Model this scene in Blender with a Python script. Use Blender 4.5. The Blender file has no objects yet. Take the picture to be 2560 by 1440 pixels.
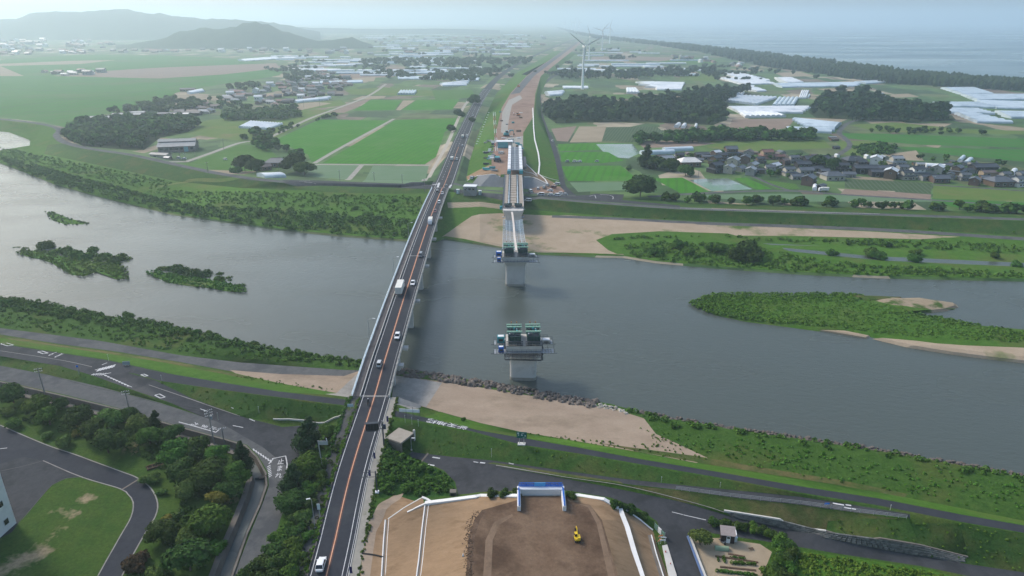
import bpy, math, random
import numpy as np
from mathutils import Vector, Matrix
from mathutils.bvhtree import BVHTree
from mathutils.geometry import delaunay_2d_cdt

R = math.radians
sc = bpy.context.scene
C = sc.collection
rnd = random.Random(7)

# ------------------------------------------------------------------ camera, sky, sun, exposure
CAM = Vector((0.0, 0.0, 112.0))
FPX = 2560 * 24.0 / 36.0            # focal length in photo pixels
PITCH = math.atan(670.0 / FPX)      # horizon sits 670 photo pixels above the middle
cam_d = bpy.data.cameras.new('camera'); cam = bpy.data.objects.new('camera', cam_d); C.objects.link(cam)
cam_d.lens = 24.0; cam_d.sensor_width = 36.0; cam_d.clip_start = 1.0; cam_d.clip_end = 90000.0
cam.location = CAM; cam.rotation_euler = (math.pi / 2 - PITCH, 0, 0)
sc.camera = cam
HAZE = 0.0002                       # density of the hazy air built at the end

SUN_EL, SUN_AZ = 40.0, -53.0        # azimuth: degrees from straight ahead, negative is to the left
world = bpy.data.worlds.new('World'); sc.world = world; world.use_nodes = True
wn = world.node_tree.nodes; wl = world.node_tree.links
sky = wn.new('ShaderNodeTexSky'); sky.sky_type = 'NISHITA'; sky.sun_disc = False
sky.sun_elevation = R(SUN_EL); sky.sun_rotation = R(SUN_AZ)
sky.altitude = 0.0; sky.air_density = 1.4; sky.dust_density = 3.4; sky.ozone_density = 3.0
wl.new(sky.outputs['Color'], wn['Background'].inputs['Color'])
wn['Background'].inputs['Strength'].default_value = 0.15

sun_d = bpy.data.lights.new('sun', 'SUN'); sun = bpy.data.objects.new('sun', sun_d); C.objects.link(sun)
sun_d.energy = 2.0; sun_d.angle = R(10.0); sun_d.color = (1.0, 0.91, 0.80)
sdir = Vector((math.sin(R(SUN_AZ)) * math.cos(R(SUN_EL)), math.cos(R(SUN_AZ)) * math.cos(R(SUN_EL)), math.sin(R(SUN_EL))))
sun.rotation_euler = sdir.to_track_quat('Z', 'Y').to_euler()

sc.view_settings.view_transform = 'Standard'; sc.view_settings.look = 'None'
sc.view_settings.exposure = 0.45; sc.view_settings.gamma = 1.0; sc.view_settings.use_curve_mapping = False
sc.render.engine = 'CYCLES'
cy = sc.cycles
cy.use_denoising = True
cy.max_bounces = 5; cy.diffuse_bounces = 2; cy.glossy_bounces = 2; cy.transmission_bounces = 3
cy.transparent_max_bounces = 6; cy.volume_bounces = 4
cy.sample_clamp_indirect = 4.0

# ------------------------------------------------------------------ picking points
_F = Vector((0, math.cos(PITCH), -math.sin(PITCH))); _U = Vector((0, math.sin(PITCH), math.cos(PITCH))); _R = Vector((1, 0, 0))
def ray(px, py):
    return _F + _R * ((px - 1280.0) / FPX) + _U * ((720.0 - py) / FPX)
def at(px, py, z):
    d = ray(px, py)
    t = (z - CAM.z) / d.z if d.z < -1e-6 else 1e5
    return CAM + d * t
def scale_at(p):
    return FPX / max(1.0, (p - CAM).dot(_F))       # photo pixels per metre at a point

# ------------------------------------------------------------------ materials
MATS = {}
def mat(name, c1, c2=None, scale=1.0, rough=0.8, bump=0.0, bscale=None, c3=None, s3=0.02, t3=(0.5, 0.65),
        metal=0.0, spec=0.04, stripes=None, island=0.0, objr=0.0, detail=6.0, stretch=None, alpha=None, coat=0.0, obj=False, fine=0.0):
    """procedural material: c1..c2 mixed by noise in world space, c3 as large patches, optional crop rows"""
    if name in MATS: return MATS[name]
    m = bpy.data.materials.new(name); m.use_nodes = True
    n = m.node_tree.nodes; l = m.node_tree.links; b = n['Principled BSDF']
    b.inputs['Roughness'].default_value = rough; b.inputs['Metallic'].default_value = metal
    b.inputs['Specular IOR Level'].default_value = spec
    if coat: b.inputs['Coat Weight'].default_value = coat
    def rgb(c): return (c[0], c[1], c[2], 1.0)
    geo = n.new('ShaderNodeNewGeometry'); pos = geo.outputs['Position']
    if obj:
        tc = n.new('ShaderNodeTexCoord'); pos = tc.outputs['Object']
    if stretch:
        mp = n.new('ShaderNodeMapping'); mp.inputs['Rotation'].default_value = (0, 0, R(stretch[0])); mp.inputs['Scale'].default_value = (1.0, stretch[1], 1.0)
        l.new(pos, mp.inputs['Vector']); pos = mp.outputs['Vector']
    def noise(s, d=detail, r=0.6):
        t = n.new('ShaderNodeTexNoise'); t.inputs['Scale'].default_value = s; t.inputs['Detail'].default_value = d; t.inputs['Roughness'].default_value = r
        l.new(pos, t.inputs['Vector']); return t.outputs['Fac']
    def ramp(fac, a, bb):
        mr = n.new('ShaderNodeMapRange'); mr.inputs['From Min'].default_value = a; mr.inputs['From Max'].default_value = bb
        l.new(fac, mr.inputs['Value']); return mr.outputs['Result']
    def mix(fac, a, bb):
        x = n.new('ShaderNodeMix'); x.data_type = 'RGBA'
        if isinstance(fac, float): x.inputs['Factor'].default_value = fac
        else: l.new(fac, x.inputs['Factor'])
        for s, v in (('A', a), ('B', bb)):
            i = [k for k in x.inputs if k.name == s and k.type == 'RGBA'][0]
            if isinstance(v, tuple): i.default_value = v
            else: l.new(v, i)
        return [k for k in x.outputs if k.type == 'RGBA'][0]
    col = rgb(c1)
    if c2 is not None:
        col = mix(ramp(noise(scale), 0.32, 0.68), col, rgb(c2))
    if stripes:
        ang, period, cs, amt = stripes
        mp = n.new('ShaderNodeMapping'); mp.inputs['Rotation'].default_value = (0, 0, R(ang)); l.new(geo.outputs['Position'], mp.inputs['Vector'])
        w = n.new('ShaderNodeTexWave'); w.bands_direction = 'X'; w.inputs['Scale'].default_value = 0.314 / period * 1.0
        w.inputs['Distortion'].default_value = 1.5; w.inputs['Detail'].default_value = 2.0; w.inputs['Detail Scale'].default_value = 0.4
        l.new(mp.outputs['Vector'], w.inputs['Vector'])
        mr = ramp(w.outputs['Fac'], 0.55, 0.9)
        mu = n.new('ShaderNodeMath'); mu.operation = 'MULTIPLY'; mu.inputs[1].default_value = amt; l.new(mr, mu.inputs[0])
        col = mix(mu.outputs[0], col, rgb(cs))
    if c3 is not None:
        col = mix(ramp(noise(s3, 5.0, 0.65), t3[0], t3[1]), col, rgb(c3))
    if island or objr:
        hs = n.new('ShaderNodeHueSaturation')
        if island:
            src = geo.outputs['Random Per Island']
        else:
            oi = n.new('ShaderNodeObjectInfo'); src = oi.outputs['Random']
        amt = island or objr
        mr = n.new('ShaderNodeMapRange'); mr.inputs['To Min'].default_value = 1.0 - amt; mr.inputs['To Max'].default_value = 1.0 + amt
        l.new(src, mr.inputs['Value']); l.new(mr.outputs['Result'], hs.inputs['Value'])
        if isinstance(col, tuple): hs.inputs['Color'].default_value = col
        else: l.new(col, hs.inputs['Color'])
        if island and objr:
            oi = n.new('ShaderNodeObjectInfo'); h2 = n.new('ShaderNodeHueSaturation')
            m2 = n.new('ShaderNodeMapRange'); m2.inputs['To Min'].default_value = 1 - objr; m2.inputs['To Max'].default_value = 1 + objr
            l.new(oi.outputs['Random'], m2.inputs['Value']); l.new(m2.outputs['Result'], h2.inputs['Value'])
            m3 = n.new('ShaderNodeMapRange'); m3.inputs['To Min'].default_value = 0.475; m3.inputs['To Max'].default_value = 0.52
            l.new(oi.outputs['Random'], m3.inputs['Value']); l.new(m3.outputs['Result'], h2.inputs['Hue'])
            l.new(hs.outputs['Color'], h2.inputs['Color']); hs = h2
        col = hs.outputs['Color']
    if fine:
        hv = n.new('ShaderNodeHueSaturation'); mf = n.new('ShaderNodeMapRange'); mf.inputs['From Min'].default_value = .3; mf.inputs['From Max'].default_value = .7
        mf.inputs['To Min'].default_value = 1 - fine; mf.inputs['To Max'].default_value = 1 + fine
        l.new(noise(1.3, 8.0, .8), mf.inputs['Value']); l.new(mf.outputs['Result'], hv.inputs['Value'])
        if isinstance(col, tuple): hv.inputs['Color'].default_value = col
        else: l.new(col, hv.inputs['Color'])
        col = hv.outputs['Color']
    if isinstance(col, tuple): b.inputs['Base Color'].default_value = col
    else: l.new(col, b.inputs['Base Color'])
    if bump:
        bp = n.new('ShaderNodeBump'); bp.inputs['Strength'].default_value = min(1.0, bump); bp.inputs['Distance'].default_value = max(0.05, bump)
        l.new(noise(bscale or scale * 2.0), bp.inputs['Height']); l.new(bp.outputs['Normal'], b.inputs['Normal'])
    if alpha is not None: b.inputs['Alpha'].default_value = alpha
    MATS[name] = m
    return m

# ------------------------------------------------------------------ mesh helpers
class MB:
    """collects faces with material slots, builds ONE mesh object"""
    def __init__(s): s.v = []; s.f = []; s.m = []
    def add(s, vs, fs, mi=0, M=None):
        o = len(s.v)
        s.v += [tuple(M @ Vector(p)) if M is not None else tuple(p) for p in vs]
        s.f += [tuple(i + o for i in f) for f in fs]; s.m += [mi] * len(fs)
        return s
    def box(s, c, d, mi=0, rz=0.0, M=None, taper=1.0):
        x, y, z = d[0] / 2, d[1] / 2, d[2] / 2
        vs = []
        for k, (sx, sy, sz) in enumerate(((-1,-1,-1),(1,-1,-1),(1,1,-1),(-1,1,-1),(-1,-1,1),(1,-1,1),(1,1,1),(-1,1,1))):
            t = taper if sz > 0 else 1.0
            px_, py_ = sx * x * t, sy * y * t
            if rz: px_, py_ = px_ * math.cos(rz) - py_ * math.sin(rz), px_ * math.sin(rz) + py_ * math.cos(rz)
            vs.append((c[0] + px_, c[1] + py_, c[2] + sz * z))
        return s.add(vs, [(3,2,1,0),(4,5,6,7),(0,1,5,4),(1,2,6,5),(2,3,7,6),(3,0,4,7)], mi, M)
    def bar(s, a, b, r, mi=0, n=5, r2=None):
        a = Vector(a); b = Vector(b); d = b - a
        if d.length < 1e-6: return s
        d.normalize(); r2 = r if r2 is None else r2
        u = d.orthogonal().normalized(); w = d.cross(u)
        vs = []
        for k in range(n):
            an = 2 * math.pi * (k + .5) / n; o = u * math.cos(an) + w * math.sin(an)
            vs += [tuple(a + o * r), tuple(b + o * r2)]
        fs = [(2*k, 2*((k+1) % n), 2*((k+1) % n)+1, 2*k+1) for k in range(n)]
        fs += [tuple(range(0, 2*n, 2))[::-1], tuple(range(1, 2*n, 2))]
        return s.add(vs, fs, mi)
    def tube(s, pts, r, mi=0, n=5):
        for a, b in zip(pts[:-1], pts[1:]): s.bar(a, b, r, mi, n)
        return s
    def prism(s, poly, z0, z1, mi=0):
        n = len(poly)
        vs = [(p[0], p[1], z0) for p in poly] + [(p[0], p[1], z1) for p in poly]
        return s.add(vs, [tuple(range(n))[::-1], tuple(range(n, 2*n))] + [(k, (k+1) % n, (k+1) % n + n, k + n) for k in range(n)], mi)
    def sweep(s, path, prof, mi=0, closed=True, caps=True):
        """prof: list of (right offset, up offset); path: 3D points"""
        n = len(prof); o = len(s.v); N = len(path)
        for i, p in enumerate(path):
            a = path[max(0, i-1)]; b = path[min(N-1, i+1)]
            t = Vector((b[0]-a[0], b[1]-a[1], 0)).normalized(); rt = Vector((t.y, -t.x, 0))
            for q in prof: s.v.append((p[0] + rt.x*q[0], p[1] + rt.y*q[0], p[2] + q[1]))
        m = n if closed else n - 1
        for i in range(N-1):
            for k in range(m):
                a = o + i*n + k; b = o + i*n + (k+1) % n
                s.f.append((a, b, b + n, a + n)); s.m.append(mi)
        if closed and caps:
            s.f.append(tuple(o + k for k in range(n))[::-1]); s.f.append(tuple(o + (N-1)*n + k for k in range(n))); s.m += [mi, mi]
        return s
    def mesh(s, name, mats, smooth=False):
        me = bpy.data.meshes.new(name); me.from_pydata(s.v, [], s.f)
        for m in (mats if isinstance(mats, (list, tuple)) else [mats]): me.materials.append(m)
        if any(s.m): me.polygons.foreach_set('material_index', s.m)
        if smooth: me.polygons.foreach_set('use_smooth', [True] * len(s.f))
        me.update(); return me
    def build(s, name, mats, parent=None, smooth=False):
        return link(name, s.mesh(name, mats, smooth), parent)

def link(name, data, parent=None):
    o = bpy.data.objects.new(name, data); C.objects.link(o)
    if parent is not None: o.parent = parent
    return o
USED = {}
def tag(o, label, cat, group=None):
    o['label'] = label; o['category'] = cat
    if group: o['group'] = group
    USED.setdefault(label, []).append(o.name)
    return o
def kind(o, k): o['kind'] = k; return o
def empty(name, loc=(0, 0, 0), rz=0.0, scale=1.0):
    o = bpy.data.objects.new(name, None); C.objects.link(o); o.empty_display_size = 0.5
    o.location = loc; o.rotation_euler = (0, 0, rz); o.scale = (scale,) * 3 if isinstance(scale, (int, float)) else scale
    return o
def copy_tree(o, parent=None):
    c = o.copy(); C.objects.link(c); c.parent = parent
    for ch in o.children: copy_tree(ch, c)
    return c
def setmat(o, slot, m):
    o.material_slots[slot].link = 'OBJECT'; o.material_slots[slot].material = m
def smooth_path(pts, step):
    """Catmull-Rom resampling of 3D points"""
    P = [Vector(p) for p in pts]; out = []
    for i in range(len(P) - 1):
        p0 = P[max(0, i-1)]; p1 = P[i]; p2 = P[i+1]; p3 = P[min(len(P)-1, i+2)]
        n = max(1, int((p2 - p1).length / step))
        for k in range(n):
            t = k / n
            out.append(0.5 * ((2*p1) + (p2-p0)*t + (2*p0-5*p1+4*p2-p3)*t*t + (3*p1-p0-3*p2+p3)*t**3))
    out.append(P[-1]); return out
def offset_path(path, off, dz=0.0):
    out = []; N = len(path)
    for i, p in enumerate(path):
        a = path[max(0, i-1)]; b = path[min(N-1, i+1)]
        t = Vector((b[0]-a[0], b[1]-a[1], 0)).normalized()
        out.append(Vector((p[0] + t.y*off, p[1] - t.x*off, p[2] + dz)))
    return out
# ------------------------------------------------------------------ main road centre line: (px, py, z)
ROAD_PX = [(1118,440,8.3),(1105.5,470,9.0),(1093,500,9.8),(1077.5,540,10.8),(1056.5,600,12.0),(1037,660,12.8),(1019,716,13.0),(1005,760,12.9),
           (980.5,840,12.0),(962,900,10.6),(945,960,9.0),(935.5,993,8.0),(911,1070,6.8),(892,1130,5.8),(872,1200,4.8),(853,1280,3.9),(840,1340,3.3),(828,1390,2.9),(815.7,1440,2.6),(788,1560,2.2),(755,1720,2.0)]
road_all = smooth_path([at(*p) for p in ROAD_PX], 3.0)
def split_at(path, py):
    best = min(range(len(path)), key=lambda i: abs(project(path[i])[1] - py)); return best
def project(p):
    d = Vector(p) - CAM; z = d.dot(_F); return (1280 + FPX * d.dot(_R) / z, 720 - FPX * d.dot(_U) / z)
i_far = split_at(road_all, 470); i_near = split_at(road_all, 993)
bridge_path = road_all[i_far:i_near + 1][::-1]      # both run away from the camera: negative offsets lie to the left
road_near = road_all[i_near:][::-1]
FAR_PX = [(1105.5,470,9.0),(1118,440,8.3),(1133,400,7.6),(1150,355,7.0),(1166,318,6.5),(1181,284,6.0),(1198,252,5.5),(1221,220,5.0),(1250,190,4.5),(1295,160,4.2),(1345,135,4.0),(1400,112,4.0),(1440,97,4.0)]
road_far = smooth_path([at(*p) for p in FAR_PX], 12.0)

# ------------------------------------------------------------------ terrain break lines
BRK = []
def brk(pts): BRK.append([at(*p) if len(p) == 3 else Vector(p) for p in pts])
def brkz(z, pts): BRK.append([at(p[0], p[1], z) for p in pts])
def brk3(pts): BRK.append([Vector(p) for p in pts])
FARWL = [(-900,290),(-500,330),(-200,372),(0,408),(60,430),(140,462),(240,490),(340,515),(440,535),(560,552),(700,572),(850,587),(1000,598),(1090,602),(1112,595),(1200,608),(1300,622),(1345,632),(1500,639),(1560,640),(1640,653),(1800,667),(2000,681),(2200,690),(2560,698),(2900,705),(3600,720)]
NEARWL = [(-1100,560),(-400,690),(-100,728),(0,744),(100,756),(250,786),(400,808),(550,842),(700,874),(850,896),(905,906),(1000,919),(1150,944),(1300,972),(1480,1001),(1530,1010),(1600,1030),(1680,1045),(1850,1074),(2000,1095),(2200,1125),(2400,1160),(2560,1190),(2900,1262),(3500,1400)]
brkz(-0.05, FARWL); brkz(-0.05, NEARWL)
for wl_, of in ((FARWL[1:], 9.0), (NEARWL, -9.0)):
    brk3([Vector((p.x, p.y, -3.0)) for p in offset_path([at(x, y, 0) for x, y in wl_], of)])
brkz(1.3, [(x, y - 5) for x, y in FARWL]); brkz(1.5, [(x, y + 10) for x, y in NEARWL if x < 950])
brkz(1.5, [(1000,931),(1150,957),(1300,985),(1480,1013),(1600,1042),(1850,1084),(2200,1135),(2560,1202),(2900,1275),(3500,1415)])
# inner channel on the right
brkz(-0.5, [(1925,613),(2100,623),(2300,632),(2560,645),(2900,660)]); brkz(-0.5, [(1925,616),(1990,628),(2200,649),(2400,658),(2560,665),(2900,680)])
brkz(1.3, [(1900,607),(2100,616),(2300,625),(2560,637),(2900,652)]); brkz(1.2, [(1900,619),(1990,634),(2200,656),(2400,665),(2560,672),(2900,688)])
# pond at the far left
brkz(-0.5, [(-60,325),(20,332),(75,352),(72,362),(0,374),(-60,378),(-60,325)]); brkz(1.4, [(-70,318),(25,326),(88,352),(80,368),(0,382),(-70,386),(-70,318)])
# far levee, left of the bridge
LV_L = [(1072,466,8.8),(1000,466,8.0),(900,464,7.5),(800,461,7.2),(700,454,7),(570,438,7),(450,414,7),(330,388,7),(230,373,7),(165,357,7),(140,338,7),(147,324,7),(110,312,6.5),(0,299,6),(-300,280,6)]
brk([(x, y + 3, z) for x, y, z in LV_L]); brk([(x, y - 4, z) for x, y, z in LV_L])
brkz(2.0, [(1068,484),(1000,484),(800,480),(600,470),(440,453),(300,424),(200,403),(110,385),(90,360),(60,320)])
brkz(3.0, [(1065,452),(900,449),(700,438),(570,424),(450,401),(330,376),(240,362),(180,346),(158,336),(165,318),(110,304),(0,291)])
# far levee, right of the bridge
LV_R = [(1135,478,8.6),(1200,486,8),(1350,495,7.5),(1500,508,7),(1700,521,7),(1900,528,7),(2200,537,7),(2560,549,7),(3000,566,7)]
brk([(x, y + 3, z) for x, y, z in LV_R]); brk([(x, y - 4, z) for x, y, z in LV_R])
brkz(2.0, [(1125,503),(1250,513),(1400,529),(1550,540),(1700,549),(2000,561),(2300,573),(2560,588),(3000,606)])
brkz(3.2, [(1400,484),(1560,492),(1700,506),(1900,512),(2200,521),(2560,533),(3000,549)])
# far road on its low bank
brk3(offset_path(road_far, -8.0)); brk3(offset_path(road_far, 8.0))
brk3([p - Vector((0, 0, p.z - 3.2)) for p in offset_path(road_far, -17.0)][4:])
# motorway embankment beyond the river
L1 = [(1228,436,11),(1228,400,11.5),(1240,330,11.5),(1254,270,10.5),(1277,232,9),(1318,188,8),(1400,132,6),(1455,100,4)]
R1 = [(1308,436,11),(1312,380,11.5),(1310,330,11.5),(1336,290,10.5),(1340,240,9),(1352,190,8),(1425,132,6),(1460,101,4)]
L0 = [(1165,452,4.5),(1172,410,4.5),(1192,345,4.2),(1216,285,4),(1240,235,3.6),(1290,184,3.2),(1385,128,3)]
R0 = [(1402,470,3.5),(1388,400,3.5),(1372,345,3.4),(1354,290,3.3),(1350,240,3.2),(1372,190,3.1),(1440,134,3)]
brk(L1); brk(R1); brk(L0); brk(R0)
brk([(1165,452,4.5),(1200,466,4.2),(1250,468,4.2),(1310,472,4),(1380,476,3.8),(1402,470,3.5)])
brk([(1195,440,7.5),(1250,443,7.8),(1310,443,7.8),(1335,445,7.5)])
brk([(1228,436,11),(1308,436,11)])
# coast
COAST = [(1382,60),(1400,73),(1500,93),(1700,114),(1900,136),(2100,163),(2300,192),(2560,214),(3000,262),(3800,350)]
brkz(1.5, COAST); brkz(-6, [(x + 30, y - 3) for x, y in COAST if y > 70]); brkz(4.0, [(x - 20, y + 8) for x, y in COAST if y > 80])
# near side: left of the bridge road
brkz(1.7, [(-1100,640),(-400,752),(0,818),(250,850),(450,886),(600,906),(860,928),(915,935)])
brkz(1.9, [(-1100,690),(-400,779),(0,841),(150,864),(300,884),(450,908),(560,927),(700,958),(850,984)])
CR_RIV = [(-1100,705),(-400,798),(0,858),(100,873),(270,899),(370,920),(440,937),(560,957),(700,979),(880,1003)]
brkz(7.0, CR_RIV[:-1] ); brk([(700,979,7.0),(880,1003,7.6)])
brk([(-1100,735,7),(-400,832,7),(0,890,7),(150,915,7),(230,938,7),(330,974,6.1),(430,1008,5.0),(540,1052,3.6)])
brk([(300,925,7),(370,962,6.3),(480,998,5.1),(600,1043,3.6),(700,1070,2.4)])
brk([(320,931,7),(400,953,7),(560,976,7),(700,994,7.2),(868,1016,7.6)])
brk([(600,1043,3.6),(640,1047,3.2),(700,1049,3.1),(790,1053,3.0)]); brk([(660,1055,2.9),(700,1058,2.4),(790,1064,2.2)])
brk([(-1100,770,6),(-400,858,5.9),(0,913,5.7),(120,936,5.6),(250,966,5.4),(400,1006,4.7),(540,1052,3.6)])
brk([(-400,900,5.7),(0,952,5.5),(160,988,5.3),(300,1022,4.7),(430,1061,3.9),(560,1096,3.0),(620,1116,2.6),(650,1140,2.3)])
CAN_Z = [5.6,5.5,5.3,4.7,3.9,3.0,2.6,2.3,2.0,1.9,1.7,1.5,1.3,1.2]
# canal
CAN_A = [(-400,908),(0,957),(160,993),(300,1027),(430,1066),(560,1101),(612,1117),(640,1145),(662,1185),(664,1215),(648,1262),(615,1335),(578,1440),(540,1560)]
CAN_B = [(-400,925),(0,973),(150,1007),(290,1042),(420,1081),(540,1113),(596,1133),(618,1160),(632,1195),(618,1240),(590,1310),(556,1390),(538,1440),(500,1560)]
_ca = [at(x, y, z) for (x, y), z in zip(CAN_A, CAN_Z)]; _cb = [at(x, y, z) for (x, y), z in zip(CAN_B, CAN_Z)]
brk3(_ca); brk3(_cb)                                            # wall tops
can_a = offset_path(_ca, 0.35, -2.2); can_b = offset_path(_cb, -0.35, -2.2); brk3(can_a); brk3(can_b)
brk([(-400,1200,3.5),(0,1250,3.2),(200,1330,2.6),(400,1440,1.8),(420,1560,1.6)])
# road embankment, near side
rl = offset_path(road_near, -7.6); rr = offset_path(road_near, 7.2)
brk3(rl); brk3(rr); brk3(road_near)
brk([(868,1016,7.6),(850,1050,5.0),(838,1068,3.0),(800,1110,2.2),(760,1180,1.9),(730,1290,1.6),(700,1360,1.4),(640,1440,1.2),(560,1560,1.1)])
# near side, right of the road
brkz(1.9, [(972,1003),(1100,1030),(1200,1058),(1300,1080),(1450,1105),(1600,1132),(1740,1157),(1900,1183),(2100,1214),(2300,1250),(2560,1302),(2900,1372),(3500,1500)])
CRR = [(962,1020,7.4),(1060,1042,7),(1200,1076,7),(1300,1093,7),(1450,1119,7),(1600,1147,7),(1800,1180,7),(2000,1215,7),(2200,1246,7),(2400,1285,7),(2560,1313,7),(2900,1386,7),(3500,1515,7)]
brk(CRR)
brk([(960,1044,7.2),(1060,1058,7),(1180,1082,7),(1300,1114,7),(1450,1137,7),(1600,1163,7),(1800,1197,7),(2000,1234,7),(2200,1267,7),(2400,1307,7),(2560,1334,7),(2900,1408,7),(3500,1545,7)])
brk([(1035,1132,2.3),(1130,1142,3.1),(1230,1152,3.8),(1400,1176,4.5),(1550,1197,5.0),(1690,1212,5.4),(1850,1228,5.9),(2000,1243,6.3),(2150,1266,6.7),(2270,1285,6.95)])
brk([(1230,1162,3.7),(1400,1188,4.4),(1550,1208,4.9),(1690,1224,5.3),(1850,1246,5.8),(2000,1262,6.2),(2150,1283,6.6),(2270,1298,6.9)])
LOWR = [(1030,1150,2.2),(1100,1158,2.7),(1230,1170,3.4),(1400,1196,3.9),(1500,1215,3.9),(1700,1256,3.5),(1830,1294,2.6),(1960,1322,1.9),(2065,1347,1.6),(2250,1382,1.6),(2400,1408,1.9),(2560,1432,2.0),(2900,1500,2.0)]
brk(LOWR)
brk([(1810,1276,3.7),(1950,1298,4.2),(2065,1327,4.2),(2200,1345,4.3),(2300,1362,3.9),(2420,1392,2.6)])
brk([(1640,1302,2.6),(1720,1330,2.3),(1900,1350,1.8),(1985,1364,1.6),(2100,1384,1.5),(2300,1414,1.5),(2430,1440,1.8),(2700,1500,1.8)])
# green mound beside the road, right
brk([(975,1105,5.2),(990,1135,3.5),(1100,1172,2.7),(1135,1210,3.1),(1140,1240,3.3),(1060,1242,2.8),(985,1235,3.4)])
# near construction embankment
ZT = 9.0
brk([(957,1560,1.8),(957,1440,2.4),(966,1300,3.0),(1010,1266,4.2),(1055,1243,5.6)])
brk([(1035,1560,5.2),(1047,1440,5.4),(1065,1262,6.0)])
brk([(1060,1259,6.2),(1190,1243,8.3),(1293,1241,ZT)])
brk([(1415,1241,ZT),(1510,1250,8.4),(1547,1272,7.0)])
brk([(1165,1560,ZT),(1172,1440,ZT),(1182,1330,ZT),(1205,1275,ZT),(1290,1252,ZT)])
brk([(1420,1252,ZT),(1475,1262,ZT),(1505,1300,ZT),(1545,1440,ZT),(1570,1560,ZT)])
brk([(1547,1272,7.0),(1562,1300,6.6),(1600,1440,6.2),(1625,1560,6.0)])
brk([(1630,1325,2.4),(1640,1360,2.2),(1668,1440,1.8),(1700,1560,1.5)])
brk([(1555,1272,6.2),(1600,1300,3.9),(1630,1325,2.4)])
brk([(1140,1232,3.2),(1200,1229,3.4),(1300,1226,3.6),(1420,1226,3.7),(1530,1244,3.5),(1600,1272,3.0),(1640,1302,2.6)])
# domain corners
DOM = [(-16000,30,3),(16000,30,-8),(24000,30000,-8),(-24000,30000,3)]
brk3([(-16000,30,3),(-16000,9000,3),(-24000,30000,3)]); brk3([(-2500,30,1.2),(-700,30,1.2),(0,60,1.2),(700,30,1.2),(2500,30,1.2)])
brk3([(14000,30,-8),(20000,30000,-8)])

def cdt(pts, edges):
    v, e, f, ov, oe, of = delaunay_2d_cdt([Vector((p[0], p[1])) for p in pts], edges, [], 0, 1e-3)
    return v, e, f, ov
_pts = []; _ed = []
for b in BRK:
    o = len(_pts); _pts += [Vector(p) for p in b]; _ed += [(o + i, o + i + 1) for i in range(len(b) - 1)]
_v, _e, _f, _ov = cdt(_pts, _ed)
TV = []
_segs = [(_pts[a], _pts[b]) for a, b in _ed]
_miss = []
for i, p in enumerate(_v):
    src = _ov[i]
    if src: TV.append(Vector((p.x, p.y, sum(_pts[s].z for s in src) / len(src))))
    else:                                   # crossing of two break lines: height along whichever passes there
        zs = []
        for a, b in _segs:
            d = b - a; L2 = d.x*d.x + d.y*d.y
            if L2 < 1e-9: continue
            t = ((p.x-a.x)*d.x + (p.y-a.y)*d.y) / L2
            if -1e-6 <= t <= 1 + 1e-6 and abs((p.x-a.x)*d.y - (p.y-a.y)*d.x) / math.sqrt(L2) < 0.02: zs.append(a.z + d.z*t)
        TV.append(Vector((p.x, p.y, sum(zs) / len(zs) if zs else 3.0)))
TBVH = BVHTree.FromPolygons(TV, _f)
def gz(x, y):
    h = TBVH.ray_cast(Vector((x, y, 500.0)), Vector((0, 0, -1)))
    return h[0].z if h[0] is not None else 3.0
def G(px, py):
    h = TBVH.ray_cast(CAM, ray(px, py).normalized())
    return h[0] if h[0] is not None else at(px, py, 3.0)
def drape(p, dz=0.0): return Vector((p[0], p[1], gz(p[0], p[1]) + dz))

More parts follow.
